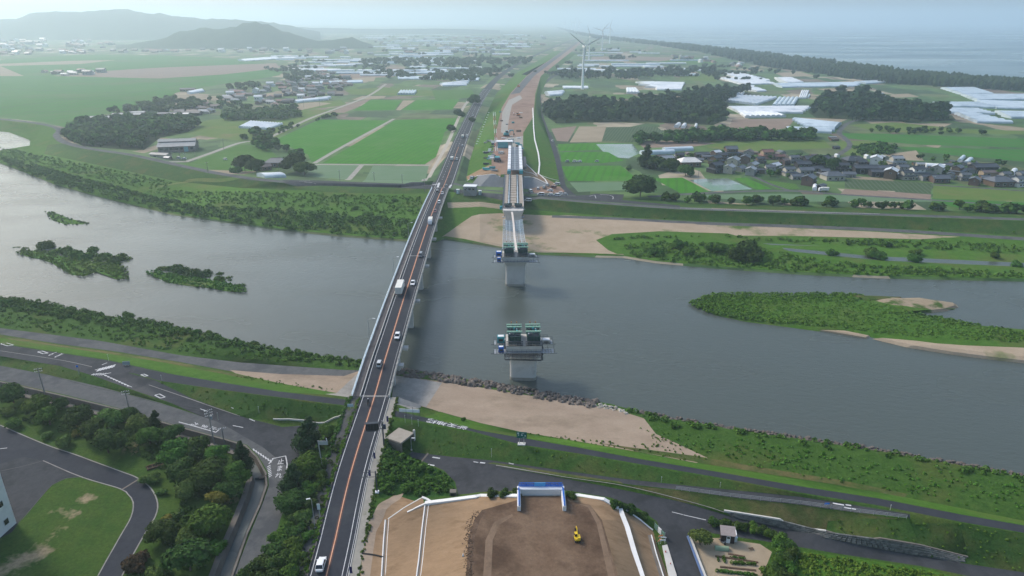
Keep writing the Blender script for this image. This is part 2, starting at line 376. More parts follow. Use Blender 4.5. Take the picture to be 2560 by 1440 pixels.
# ------------------------------------------------------------------ ground materials
GR = mat('grass_bank', (0.030,0.072,0.014), (0.052,0.105,0.020), 0.5, 0.95, 0.5, 1.6, c3=(0.085,0.092,0.028), s3=0.035, t3=(0.52,0.72), fine=.35)
M_lv = mat('grass_levee', (0.030,0.072,0.017), (0.046,0.092,0.022), 0.35, 0.95, 0.35, 2.2, c3=(0.085,0.092,0.030), s3=0.10, t3=(0.48,0.75), fine=.4)
M_br = mat('grass_bright', (0.042,0.108,0.014), (0.066,0.138,0.022), 0.3, 0.95, 0.4, 2.0, c3=(0.085,0.115,0.030), s3=0.03, t3=(0.52,0.7), fine=.35)
M_dry = mat('grass_dry', (0.120,0.105,0.045), (0.065,0.085,0.028), 0.4, 0.95, 0.4, 2.0, c3=(0.05,0.085,0.022), s3=0.08, t3=(0.48,0.62), fine=.3)
def farmland():
    """plots of the far plain: cells of crops and fallow, tracks and hedges between them"""
    m = bpy.data.materials.new('farmland'); m.use_nodes = True; n = m.node_tree.nodes; l = m.node_tree.links; b = n['Principled BSDF']
    b.inputs['Roughness'].default_value = .95; b.inputs['Specular IOR Level'].default_value = .2
    g = n.new('ShaderNodeNewGeometry'); mp = n.new('ShaderNodeMapping'); mp.inputs['Rotation'].default_value = (0, 0, R(12)); mp.inputs['Scale'].default_value = (1, .55, 0); l.new(g.outputs['Position'], mp.inputs['Vector'])
    v = n.new('ShaderNodeTexVoronoi'); v.distance = 'CHEBYCHEV'; v.inputs['Scale'].default_value = .026; v.inputs['Randomness'].default_value = .75; l.new(mp.outputs['Vector'], v.inputs['Vector'])
    sx = n.new('ShaderNodeSeparateColor'); l.new(v.outputs['Color'], sx.inputs['Color'])
    cr = n.new('ShaderNodeValToRGB'); cr.color_ramp.interpolation = 'CONSTANT'; e = cr.color_ramp.elements
    cols = [(0,(.045,.095,.030)),(.16,(.070,.130,.035)),(.34,(.095,.120,.050)),(.48,(.040,.075,.030)),(.60,(.235,.195,.135)),(.68,(.080,.140,.045)),(.80,(.150,.120,.090)),(.87,(.060,.110,.040)),(.95,(.30,.26,.19))]
    for k, (p, c) in enumerate(cols):
        el = e[k] if k < 2 else e.new(p); el.position = p; el.color = (*c, 1)
    l.new(sx.outputs[0], cr.inputs['Fac'])
    t = n.new('ShaderNodeTexNoise'); t.inputs['Scale'].default_value = .05; t.inputs['Detail'].default_value = 8; l.new(g.outputs['Position'], t.inputs['Vector'])
    hv = n.new('ShaderNodeHueSaturation'); mr = n.new('ShaderNodeMapRange'); mr.inputs['From Min'].default_value = .3; mr.inputs['From Max'].default_value = .7; mr.inputs['To Min'].default_value = .65; mr.inputs['To Max'].default_value = 1.3
    l.new(t.outputs['Fac'], mr.inputs['Value']); l.new(mr.outputs['Result'], hv.inputs['Value']); l.new(cr.outputs['Color'], hv.inputs['Color']); l.new(hv.outputs['Color'], b.inputs['Base Color'])
    return m
M_far = farmland()
M_asph = mat('asphalt', (0.046,0.049,0.055), (0.058,0.061,0.068), 0.8, 0.85, 0.05, 8.0, c3=(0.039,0.042,0.047), s3=0.15, t3=(0.5,0.6), fine=.12)
M_asph_new = mat('asphalt_new', (0.035,0.038,0.048), (0.041,0.045,0.055), 0.5, 0.8, 0.05, 8.0, c3=(0.049,0.054,0.061), s3=0.12, t3=(0.5,0.7), fine=.12)
M_asph_old = mat('asphalt_old', (0.086,0.090,0.094), (0.113,0.115,0.117), 0.6, 0.9, 0.05, 8.0, c3=(0.072,0.076,0.082), s3=0.1, t3=(0.5,0.6), fine=.12)
M_side = mat('pavement_worn', (0.067,0.068,0.071), (0.090,0.090,0.086), 0.8, 0.9, 0.1, 5.0, c3=(0.057,0.083,0.030), s3=0.5, t3=(0.56,0.66), fine=.2)
M_conc = mat('concrete', (0.243,0.234,0.221), (0.297,0.288,0.270), 0.5, 0.85, 0.1, 4.0, c3=(0.189,0.184,0.176), s3=0.2, t3=(0.5,0.7), fine=.1)
M_sand = mat('sand', (0.275,0.214,0.162), (0.328,0.261,0.199), 0.12, 0.95, 0.2, 1.5, c3=(0.199,0.157,0.114), s3=0.05, t3=(0.50,0.72), fine=.14, stretch=(10, 1.8))
M_sandf = mat('sand_bar', (0.30,0.24,0.170), (0.36,0.29,0.215), 0.1, 0.95, 0.2, 1.0, c3=(0.075,0.125,0.028), s3=0.028, t3=(0.53,0.64), fine=.14)
M_tan = mat('tan_soil', (0.286,0.196,0.121), (0.241,0.163,0.099), 0.3, 0.95, 0.25, 2.0, c3=(0.165,0.105,0.060), s3=0.12, t3=(0.52,0.72), fine=.12, stretch=(-4, 2.5))
M_brown = mat('brown_soil', (0.134,0.089,0.060), (0.170,0.118,0.081), 0.22, 0.95, 0.3, 2.0, c3=(0.080,0.052,0.036), s3=0.09, t3=(0.48,0.66), fine=.22)
M_track = mat('brown_track', (0.167,0.117,0.081), (0.194,0.139,0.099), 0.35, 0.95, 0.3, 2.0, c3=(0.135,0.095,0.067), s3=0.2, fine=.15)
M_dkbrown = mat('dark_soil', (0.085,0.056,0.040), (0.125,0.087,0.062), 0.6, 0.95, 0.5, 1.5, fine=.3)
M_gravel = mat('gravel_track', (0.27,0.255,0.23), (0.34,0.32,0.285), 0.5, 0.95, 0.2, 3.0, fine=.1)
M_redsoil = mat('red_soil', (0.215,0.145,0.108), (0.275,0.19,0.145), 0.15, 0.95, 0.2, 1.0, c3=(0.18,0.105,0.08), s3=0.05, fine=.2)
M_rice = mat('rice', (0.040,0.165,0.010), (0.056,0.190,0.018), 0.05, 0.9, 0.2, 1.5, stripes=(12, 6.0, (0.042,0.125,0.020), 0.55), fine=.3, c3=(0.075,0.175,0.035), s3=.03, t3=(.5,.75))
M_rice2 = mat('rice_young', (0.070,0.155,0.050), (0.095,0.170,0.075), 0.08, 0.6, 0.1, 1.5, stripes=(78, 1.6, (0.17,0.21,0.17), 0.8))
M_rice3 = mat('rice_far', (0.034,0.140,0.020), (0.052,0.155,0.028), 0.02, 0.9, fine=.25, stripes=(-8, 14.0, (0.06,0.125,0.035), .6), c3=(0.075,0.13,0.04), s3=.006)
M_crop = mat('crop', (0.060,0.145,0.025), (0.080,0.160,0.036), 0.1, 0.95, 0.2, 1.0, stripes=(35, 2.0, (0.05,0.10,0.03), 0.6), fine=.15)
M_dkcrop = mat('crop_dark', (0.045,0.080,0.036), (0.060,0.095,0.045), 0.1, 0.95, 0.2, 1.0, stripes=(15, 3.0, (0.12,0.14,0.11), 0.5), fine=.15)
M_fallow = mat('fallow', (0.27,0.225,0.160), (0.33,0.275,0.200), 0.06, 0.95, 0.1, 1.0, stripes=(60, 2.5, (0.20,0.165,0.12), 0.6), fine=.12)
M_fallow2 = mat('fallow_brown', (0.22,0.165,0.130), (0.27,0.205,0.165), 0.06, 0.95, 0.1, 1.0, stripes=(70, 3.0, (0.15,0.12,0.10), 0.7), fine=.12)
M_flood = mat('flooded_paddy', (0.16,0.19,0.18), (0.20,0.235,0.225), 0.3, 0.15, 0.0, stripes=(62, 1.4, (0.05,0.12,0.035), 0.75), spec=0.5, c3=(0.045,0.13,0.02), s3=.04, t3=(.45,.6))
M_meadow = mat('meadow', (0.085,0.150,0.034), (0.115,0.160,0.045), 0.08, 0.95, 0.3, 1.0, c3=(0.15,0.145,0.06), s3=0.03, t3=(0.55,0.7), fine=.2)
M_cslope = mat('concrete_slope', (0.165,0.175,0.185), (0.20,0.21,0.22), 0.4, 0.9, 0.1, 2.0, stripes=(90, 0.8, (0.14,0.15,0.16), 0.4))
M_stone = mat('stone_wall', (0.085,0.088,0.085), (0.13,0.13,0.125), 1.6, 0.95, 0.5, 2.5)
M_gard = mat('garden_soil', (0.34,0.275,0.195), (0.29,0.235,0.165), 0.6, 0.95, 0.2, 3.0)
M_lawn = mat('lawn', (0.036,0.078,0.016), (0.054,0.092,0.020), 0.25, 0.95, 0.3, 2.5, c3=(0.26,0.21,0.135), s3=0.06, t3=(0.60,0.68), fine=.35)
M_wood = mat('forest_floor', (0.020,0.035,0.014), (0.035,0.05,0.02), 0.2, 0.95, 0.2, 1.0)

# ------------------------------------------------------------------ zones: (name, material, outline in photo pixels); later ones win
ZONES = []
def zone(name, m, poly, dense=False): ZONES.append((name, m, [G(*p) for p in poly]))
def zoneXY(name, m, poly): ZONES.append((name, m, [Vector((p[0], p[1], 0)) for p in poly]))
def strip(name, m, path, a, b):
    l = offset_path(path, a); r = offset_path(path, b); zoneXY(name, m, l + r[::-1])
def track(name, m, pts, w):
    p = smooth_path([G(*q) for q in pts], 6.0); strip(name, m, p, -w/2, w/2)
NEARB = [(x, y + 10) for x, y in NEARWL]
# near side as a whole
ZONES.append(('grass_bank', GR, [at(x, y, 0) for x, y in NEARWL] + [Vector((2500,30,0)), Vector((-2500,30,0))]))
# far riverbank as a whole
zone('grass_bank', M_br, FARWL[2:] + [(3000,566),(2560,549),(2200,537),(1700,521),(1350,495),(1135,478),(1072,466)] + [(x, y) for x, y, z in LV_L])
# far left plain of paddies
zone('paddy_field', M_rice3, [(-300,270),(0,294),(110,306),(160,318),(230,290),(390,268),(440,232),(560,210),(640,198),(700,188),(708,172),(640,150),(420,138),(200,136),(0,150),(-300,150)])
zone('field', M_fallow2, [(130,190),(400,196),(560,186),(700,170),(690,158),(420,168),(250,178)])
zone('field', M_fallow, [(0,165),(200,160),(290,150),(180,152),(-200,168),(-200,190),(60,190)])
for a in ([(0,222),(160,228),(330,230),(560,214)], [(0,270),(180,248),(330,232),(520,196)], [(0,242),(200,248),(370,254)], [(60,280),(260,277)], [(-100,190),(200,200),(420,204),(560,204)]):
    track('farm_track', M_dkcrop, a, 3.0)
# far mid patches, left of the motorway
for nm, m, p in (
    ('paddy_field', M_rice, [(686,351),(797,299),(976,301),(792,403),(778,404),(770,386)]),
    ('paddy_field', M_rice, [(988,300),(1140,295),(1143,306),(1112,330),(1090,392),(1062,411),(805,408)]),
    ('paddy_field', M_rice2, [(786,413),(907,413),(868,449),(760,440)]),
    ('paddy_field', M_rice2, [(932,415),(1072,415),(1056,457),(905,455)]),
    ('paddy_field', M_rice, [(884,276),(928,249),(1004,251),(986,275)]),
    ('paddy_field', M_rice, [(1004,275),(1042,250),(1150,248),(1130,274)]),
    ('field', M_fallow, [(990,275),(1008,251),(1038,251),(1000,276)]),
    ('field', M_dkcrop, [(862,292),(890,279),(985,280),(965,294)]),
    ('field', M_meadow, [(430,330),(520,300),(620,290),(700,276),(800,274),(860,278),(840,290),(790,296),(690,345),(600,352),(520,342)]),
    ('field', M_crop, [(432,409),(600,361),(668,364),(702,402),(640,424),(572,434)]),
    ('field', M_fallow, [(520,425),(575,426),(640,428),(610,436),(575,436)]),
    ('field', M_meadow, [(660,268),(720,262),(850,250),(870,262),(760,275),(690,276)]),
    ('field', M_fallow, [(690,272),(755,258),(790,255),(830,258),(750,276)]),
    ('field', M_fallow2, [(820,282),(900,252),(930,246),(890,270),(860,282)]),
    ('field', M_fallow, [(905,240),(965,240),(960,246),(880,250)]),
    ('field', M_fallow2, [(850,184),(990,183),(985,192),(840,200)]),
    ('field', M_fallow, [(880,196),(940,192),(935,203),(868,206)]),
    ('field', M_meadow, [(860,225),(960,218),(1150,232),(1160,240),(1010,240),(880,236)]),
    ('field', M_crop, [(1090,252),(1190,240),(1180,224),(1080,226)]),
    ('field', M_fallow2, [(960,168),(1060,172),(1050,182),(965,180)]),
    # right of the motorway
    ('field', M_dkcrop, [(1510,318),(1640,316),(1660,330),(1600,356),(1500,352)]),
    ('field', M_fallow, [(1424,356),(1448,316),(1516,316),(1504,354)]),
    ('field', M_fallow2, [(1378,322),(1442,315),(1420,354),(1392,352)]),
    ('paddy_field', M_rice, [(1394,360),(1490,357),(1560,358),(1566,372),(1398,378)]),
    ('paddy_field', M_flood, [(1490,360),(1582,360),(1600,382),(1572,396),(1520,392)]),
    ('paddy_field', M_rice, [(1400,380),(1520,380),(1560,402),(1500,408),(1404,404)]),
    ('paddy_field', M_rice, [(1404,416),(1500,414),(1552,414),(1586,442),(1575,452),(1420,452)]),
    ('paddy_field', M_rice2, [(1424,456),(1578,455),(1600,462),(1590,474),(1445,480)]),
    ('paddy_field', M_rice, [(1632,446),(1706,444),(1774,479),(1702,483)]),
    ('paddy_field', M_flood, [(1724,450),(1760,447),(1820,446),(1882,473),(1780,478)]),
    ('paddy_field', M_rice, [(1836,446),(1866,444),(1930,472),(1892,474)]),
    ('field', M_crop, [(1880,446),(1990,460),(2000,472),(1945,474)]),
    ('paddy_field', M_rice2, [(1740,487),(1950,484),(2100,488),(2330,494),(2330,504),(2000,504),(1800,497)]),
    ('paddy_field', M_rice3, [(2330,496),(2700,512),(2700,532),(2420,522),(2330,512)]),
    ('field', M_dkcrop, [(2112,446),(2330,458),(2328,484),(2112,470)]),
    ('field', M_fallow2, [(2112,472),(2328,486),(2326,498),(2100,486)]),
    ('field', M_meadow, [(2334,462),(2700,486),(2700,508),(2332,496)]),
    ('paddy_field', M_rice3, [(2104,333),(2200,334),(2700,352),(2700,372),(2300,362),(2110,346)]),
    ('paddy_field', M_rice3, [(2220,366),(2700,378),(2700,410),(2560,404),(2300,380)]),
    ('field', M_meadow, [(1760,352),(2060,350),(2080,370),(1900,378),(1770,370)]),
    ('field', M_meadow, [(2090,352),(2200,352),(2240,368),(2220,392),(2110,386)]),
    ('field', M_fallow, [(2210,386),(2290,376),(2310,402),(2240,400)]),
    ('field', M_fallow2, [(1822,322),(1830,298),(1990,296),(1970,318),(1930,328)]),
    ('field', M_fallow, [(2000,294),(2120,298),(2090,310),(2040,305)]),
    ('field', M_fallow, [(2262,308),(2380,309),(2350,322),(2240,320)]),
    ('field', M_meadow, [(2120,312),(2240,306),(2420,324),(2700,330),(2700,338),(2200,330)]),
    ('field', M_fallow2, [(1600,362),(1620,352),(1720,352),(1790,358),(1740,366),(1610,370)]),
    ('field', M_fallow, [(2040,222),(2110,220),(2190,232),(2100,234)]),
    ('field', M_fallow, [(2230,236),(2270,234),(2300,242),(2220,244)]),
    ('field', M_fallow, [(1935,182),(2000,180),(2040,190),(1960,192)]),
    ('field', M_fallow, [(2090,205),(2180,196),(2260,192),(2270,200),(2150,206)]),
    ('field', M_crop, [(1480,236),(1580,236),(1600,244),(1490,252)]),
    ('field', M_crop, [(1700,140),(1800,150),(1780,162),(1640,156)]),
    ('field', M_fallow2, [(1480,142),(1580,140),(1700,146),(1660,152),(1480,150)]),
    ('field', M_fallow, [(1400,172),(1520,170),(1510,178),(1400,180)]),
    ('field', M_meadow, [(1700,186),(1800,184),(1790,204),(1700,200)]),
    ): zone(nm, m, p)
for a in ([(786,408),(860,365),(985,297)], [(905,412),(868,450)], [(780,411),(930,412),(1075,413)]): track('farm_track', M_gravel, a, 4.0)
track('farm_track', M_gravel, [(415,408),(520,385),(600,357),(660,348),(720,322),(775,296),(850,268),(920,240),(965,210)], 5.0)
track('farm_track', M_asph_old, [(2078,395),(2110,378),(2125,362),(2112,345),(2098,330),(2120,308),(2150,298)], 5.0)
track('farm_track', M_asph_old, [(1620,492),(1740,484),(1880,478),(2000,478),(2100,486),(2330,500),(2560,516),(2800,530)], 4.0)
track('farm_track', M_asph_old, [(1880,440),(1930,462),(1975,477)], 3.5)
track('farm_track', M_asph_old, [(2330,462),(2450,470),(2600,480)], 3.5)
# service road right of the motorway
track('service_road', M_asph, [(1440,492),(1405,468),(1398,440),(1390,400),(1376,352),(1362,320),(1350,280),(1347,240),(1352,215),(1385,190),(1430,170)], 7.0)
track('farm_track', M_gravel, [(1060,452),(1085,420),(1118,360),(1140,310),(1158,270),(1172,250)], 4.0)
# motorway embankment
zone('embankment', M_br, [(1165,452),(1172,410),(1192,345),(1216,285),(1240,235),(1290,184),(1385,128),(1440,134),(1372,190),(1350,240),(1354,290),(1372,345),(1388,400),(1402,470),(1310,472),(1200,466)])
zone('motorway_bed', M_redsoil, [(1228,436),(1229,400),(1240,330),(1254,270),(1277,232),(1318,188),(1400,132),(1455,100),(1460,101),(1425,132),(1352,190),(1338,235),(1334,290),(1308,332),(1308,436)])
zone('motorway_bed', M_gravel, [(1262,345),(1308,340),(1306,395),(1296,430),(1262,350)])
zone('motorway_bed', M_gravel, [(1252,330),(1256,280),(1272,250),(1300,238),(1306,246),(1280,262),(1272,300),(1268,340)])
zone('motorway_bed', M_asph_old, [(1276,236),(1318,190),(1398,134),(1440,106),(1446,106),(1404,138),(1335,190),(1300,232)])
zone('embankment_soil', M_tan, [(1165,440),(1226,412),(1252,425),(1252,442),(1195,440),(1170,450)])
zone('embankment_soil', M_tan, [(1306,400),(1330,425),(1395,462),(1380,470),(1335,445),(1308,442)])
zone('abutment_slope', M_cslope, [(1162,459),(1195,440),(1250,443),(1310,443),(1335,445),(1372,462),(1368,474),(1310,472),(1250,468),(1200,466)])
zone('site_yard', M_redsoil, [(1322,472),(1400,466),(1412,478),(1400,484),(1340,484)])
# far bank: levee grass, sand, thicket ground
zone('levee_slope', M_lv, [(1068,484),(800,480),(600,470),(440,453),(300,424),(200,403),(110,385),(120,362),(165,359),(330,391),(450,417),(700,457),(900,467),(1072,469)])
zone('levee_slope', M_lv, [(1125,505),(1250,515),(1400,531),(1550,542),(1700,551),(2000,563),(2300,575),(2560,590),(3000,606),(3000,569),(2560,552),(2200,540),(1900,531),(1700,524),(1500,511),(1350,498),(1140,482)])
zone('levee_slope', M_lv, [(1350,491),(1500,504),(1700,517),(1900,524),(2200,533),(2560,545),(3000,562),(3000,549),(2560,533),(2200,521),(1900,512),(1700,506),(1560,494),(1400,486)])
zone('sand_bar', M_sandf, [(1105,592),(1150,560),(1180,540),(1250,533),(1420,538),(1700,555),(1900,566),(2200,580),(2400,592),(2300,598),(2000,590),(1800,583),(1650,578),(1530,585),(1490,600),(1520,625),(1560,637),(1345,631),(1200,606)])
zone('sand_bar', M_fallow, [(1118,506),(1250,511),(1250,522),(1120,520)])
track('river_path', M_asph_old, [(1380,541),(1550,547),(1700,555),(1900,563),(2100,570),(2300,580),(2560,597),(2900,615)], 5.0)
track('grass_path', M_meadow, [(400,466),(470,452),(560,450),(680,446)], 3.5)
track('levee_road', M_asph_old, [(x, y - 0.5) for x, y, z in LV_L], 6.0)
zone('levee_road', M_asph, [(1095,456),(1000,459),(830,452),(700,449),(720,457),(900,467),(1000,470),(1085,474)])
track('levee_road', M_asph_old, [(x, y - 0.5) for x, y, z in LV_R], 5.0)
zone('levee_road', M_asph, [(1380,488),(1440,489),(1490,484),(1560,486),(1555,500),(1640,508),(1700,514),(1700,518),(1560,508),(1420,497),(1330,490)])
track('levee_road', M_asph_old, [(1120,458),(1180,470),(1250,478),(1330,483),(1440,490)], 6.0)
# near left
zone('river_path', M_asph_old, [(-400,755),(0,820),(250,852),(450,888),(600,906),(860,925),(905,925),(885,965),(860,985),(700,957),(600,932),(560,925),(450,905),(300,880),(150,860),(0,836),(-400,774)])
zone('sand', M_sand, [(575,925),(700,935),(860,940),(905,925),(885,965),(858,988),(790,976),(700,958),(600,938)])
zone('levee_slope', M_br, [(-400,779),(0,841),(150,864),(300,884),(450,908),(560,927),(700,958),(850,984),(880,1003),(700,979),(560,957),(440,937),(270,899),(100,873),(0,858),(-400,798)])
zone('grass_dry', M_dry, [(-400,777),(0,838),(150,862),(300,882),(450,906),(560,928),(640,946),(600,944),(450,914),(300,889),(150,868),(0,845),(-400,783)])
zone('levee_slope', M_lv, [(-400,832),(0,890),(150,915),(230,938),(330,974),(430,1008),(540,1052),(400,1006),(250,966),(120,936),(0,913),(-400,858)])
zone('levee_slope', M_lv, [(385,950),(400,954),(560,977),(700,996),(866,1018),(850,1052),(790,1056),(700,1051),(640,1048),(600,1041),(480,996),(400,968)])
zone('levee_road', M_asph, [(-400,798),(0,860),(100,875),(270,901),(330,914),(420,934),(420,944),(320,932),(385,950),(480,996),(600,1040),(700,1066),(740,1080),(735,1165),(690,1140),(640,1110),(560,1064),(430,1008),(330,974),(230,938),(150,915),(0,890),(-400,832)])
zone('levee_road', M_asph_new, [(340,921),(440,937),(560,957),(700,979),(885,1003),(878,1016),(700,993),(560,975),(400,952),(330,932)])
zone('lower_road', M_asph_old, [(-400,860),(0,914),(120,937),(250,967),(400,1007),(540,1053),(600,1072),(690,1110),(730,1160),(735,1190),(715,1260),(700,1300),(690,1335),(662,1385),(600,1440),(540,1540),(560,1440),(590,1425),(625,1335),(655,1262),(672,1215),(670,1180),(646,1140),(618,1112),(560,1095),(430,1060),(300,1021),(160,986),(0,951),(-400,900)])
zone('lower_road', M_asph, [(540,1053),(600,1060),(700,1068),(790,1058),(810,1075),(790,1110),(770,1165),(735,1190),(715,1165),(660,1120),(600,1085)])
zone('lawn', M_lawn, [(-300,960),(0,1002),(200,1040),(420,1085),(580,1130),(628,1180),(612,1245),(575,1340),(530,1450),(500,1560),(-300,1560)])
zone('yard', M_asph_new, [(-300,980),(0,1063),(60,1087),(110,1110),(200,1141),(300,1178),(345,1196),(378,1222),(394,1258),(388,1292),(362,1335),(330,1392),(305,1440),(260,1560),(190,1560),(245,1440),(300,1342),(328,1292),(333,1256),(320,1236),(300,1222),(200,1193),(165,1196),(130,1213),(100,1246),(52,1300),(30,1330),(-300,1500)])
zone('yard', M_asph, [(-300,1150),(0,1160),(60,1142),(108,1152),(200,1193),(165,1196),(130,1213),(100,1246),(52,1300),(-300,1500)])
# near right
zone('sand', M_sand, [(985,938),(1130,957),(1300,985),(1480,1013),(1530,1022),(1610,1046),(1640,1085),(1700,1112),(1780,1150),(1740,1157),(1600,1130),(1450,1104),(1300,1079),(1200,1057),(1100,1029),(972,1003)])
zone('concrete_apron', M_conc, [(985,938),(1105,957),(1050,1020),(1030,1024),(972,1008)])
zone('concrete_apron', M_conc, [(898,930),(905,940),(892,985),(870,993),(812,985)])
zone('levee_slope', M_br, [(1100,1030),(1200,1058),(1300,1080),(1450,1105),(1600,1132),(1740,1157),(1900,1183),(2100,1214),(2300,1250),(2560,1302),(2900,1372),(2900,1386),(2560,1313),(2400,1285),(2200,1246),(2000,1215),(1800,1180),(1600,1147),(1450,1119),(1300,1093),(1200,1076),(1060,1042)])
zone('grass_dry', M_dry, [(1500,1108),(1740,1140),(1900,1168),(2100,1200),(2270,1235),(2260,1243),(2100,1213),(1900,1181),(1740,1155),(1600,1130)])
zone('levee_road', M_asph_new, [(965,1022),(1060,1043),(1200,1077),(1300,1094),(1450,1120),(1600,1148),(1800,1181),(2000,1216),(2200,1247),(2400,1286),(2560,1314),(2900,1387),(2900,1406),(2560,1332),(2400,1304),(2200,1264),(2000,1231),(1800,1194),(1600,1160),(1450,1134),(1300,1111),(1180,1078),(1060,1054),(968,1038)])
zone('levee_slope', M_lv, [(968,1050),(1060,1060),(1180,1084),(1300,1116),(1450,1139),(1600,1165),(1800,1199),(2000,1236),(2200,1268),(2270,1284),(2150,1264),(2000,1241),(1850,1226),(1690,1210),(1550,1195),(1400,1174),(1230,1150),(1130,1140),(1035,1130),(985,1100)])
zone('levee_slope', M_lv, [(2060,1300),(2270,1302),(2400,1308),(2560,1335),(2900,1410),(2900,1500),(2560,1431),(2400,1406),(2420,1392),(2300,1362),(2200,1345),(2065,1327)])
zone('grass_dry', M_dry, [(1560,1212),(1690,1226),(1850,1248),(2000,1264),(2150,1285),(2262,1299),(2070,1302),(2065,1327),(1950,1298),(1810,1276),(1700,1254)])
zone('lower_road', M_asph, [(1030,1128),(1130,1142),(1230,1151),(1400,1175),(1550,1196),(1690,1211),(1850,1227),(2000,1242),(2150,1265),(2275,1285),(2275,1298),(2150,1283),(2000,1262),(1850,1246),(1690,1224),(1550,1208),(1400,1188),(1240,1166),(1400,1194),(1500,1213),(1700,1254),(1830,1292),(1960,1320),(2065,1345),(2250,1381),(2400,1407),(2560,1431),(2900,1500),(2900,1560),(2700,1505),(2430,1442),(2300,1415),(2100,1385),(1985,1365),(1900,1351),(1760,1330),(1722,1345),(1760,1440),(1800,1560),(1730,1560),(1692,1440),(1664,1350),(1642,1303),(1600,1273),(1530,1245),(1420,1227),(1300,1227),(1200,1230),(1145,1236),(1138,1205),(1110,1176),(1050,1150),(1020,1138)])
zone('kerb_strip', M_dry, [(1218,1158),(1235,1156),(1400,1182),(1550,1204),(1560,1210),(1400,1188)])
zone('stone_face', M_stone, [(1810,1276),(1950,1298),(2065,1327),(2200,1345),(2300,1362),(2420,1392),(2400,1407),(2250,1381),(2065,1346),(1960,1321),(1830,1293)])
zone('garden', M_gard, [(1725,1345),(1800,1345),(1900,1360),(1930,1380),(1905,1440),(1890,1560),(1800,1560),(1762,1440)])
zone('grass_verge', M_br, [(1985,1375),(2100,1390),(2300,1420),(2420,1450),(2600,1500),(2500,1600),(1960,1600),(1975,1440)])
# construction embankment and the dirt beside the road
zone('embankment_soil', M_tan, [(885,1560),(900,1440),(915,1330),(945,1268),(985,1238),(1055,1242),(1060,1258),(1190,1242),(1293,1240),(1415,1240),(1510,1249),(1547,1271),(1600,1299),(1632,1326),(1642,1362),(1670,1440),(1710,1560)])
zone('embankment_top', M_brown, [(1165,1560),(1172,1440),(1182,1330),(1205,1275),(1293,1250),(1293,1240),(1415,1240),(1420,1252),(1475,1262),(1505,1300),(1545,1440),(1570,1560)])
zone('embankment_top', M_dkbrown, [(1160,1560),(1165,1440),(1172,1340),(1185,1300),(1205,1275),(1215,1278),(1200,1300),(1186,1345),(1180,1440),(1178,1560)])
zone('mound_grass', mat('weeds', (0.018,0.055,0.014), (0.035,0.085,0.02), 0.8, 0.95, 0.6, 1.5), [(968,1095),(1010,1140),(1060,1160),(1110,1178),(1136,1208),(1140,1238),(1060,1243),(990,1238),(948,1245),(945,1200),(955,1140)])
zone('haul_track', M_track, [(1205,1560),(1208,1440),(1214,1350),(1235,1305),(1280,1285),(1283,1290),(1248,1312),(1232,1350),(1228,1440),(1228,1560)])
zone('haul_track', M_track, [(1440,1258),(1470,1268),(1492,1310),(1520,1440),(1540,1560),(1556,1560),(1538,1440),(1502,1305),(1476,1263)])
zone('dirt_strip', M_sand, [(908,1330),(925,1300),(945,1262),(985,1240),(1010,1232),(1000,1248),(965,1275),(940,1330),(925,1440),(915,1560),(895,1560),(902,1440)])
# main road, pavements
strip('road', M_asph_new, road_near, -3.9, 4.6)
strip('pavement', M_side, road_near, -7.4, -3.9)
strip('pavement', mat('pavement_light', (0.24,0.23,0.205), (0.30,0.285,0.25), 0.6, 0.9, 0.15, 4.0, c3=(0.10,0.12,0.05), s3=0.3, t3=(0.62,0.72)), road_near, 4.6, 6.8)
strip('road', M_asph, road_far, -6.5, 6.5)
# woodland floor
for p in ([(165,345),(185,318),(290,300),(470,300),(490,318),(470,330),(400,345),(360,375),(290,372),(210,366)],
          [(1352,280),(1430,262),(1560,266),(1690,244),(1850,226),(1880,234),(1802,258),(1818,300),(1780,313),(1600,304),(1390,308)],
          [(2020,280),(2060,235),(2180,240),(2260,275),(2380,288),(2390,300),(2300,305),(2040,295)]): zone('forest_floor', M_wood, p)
zone('forest_floor', M_wood, [(1382,60.5),(1400,73),(1500,93),(1700,114),(1900,136),(2100,163),(2300,192),(2560,214),(3000,262),(3000,275),(2560,226),(2400,218),(2200,207),(2050,184),(1900,165),(1750,130),(1640,112),(1500,96),(1440,85),(1390,68)])

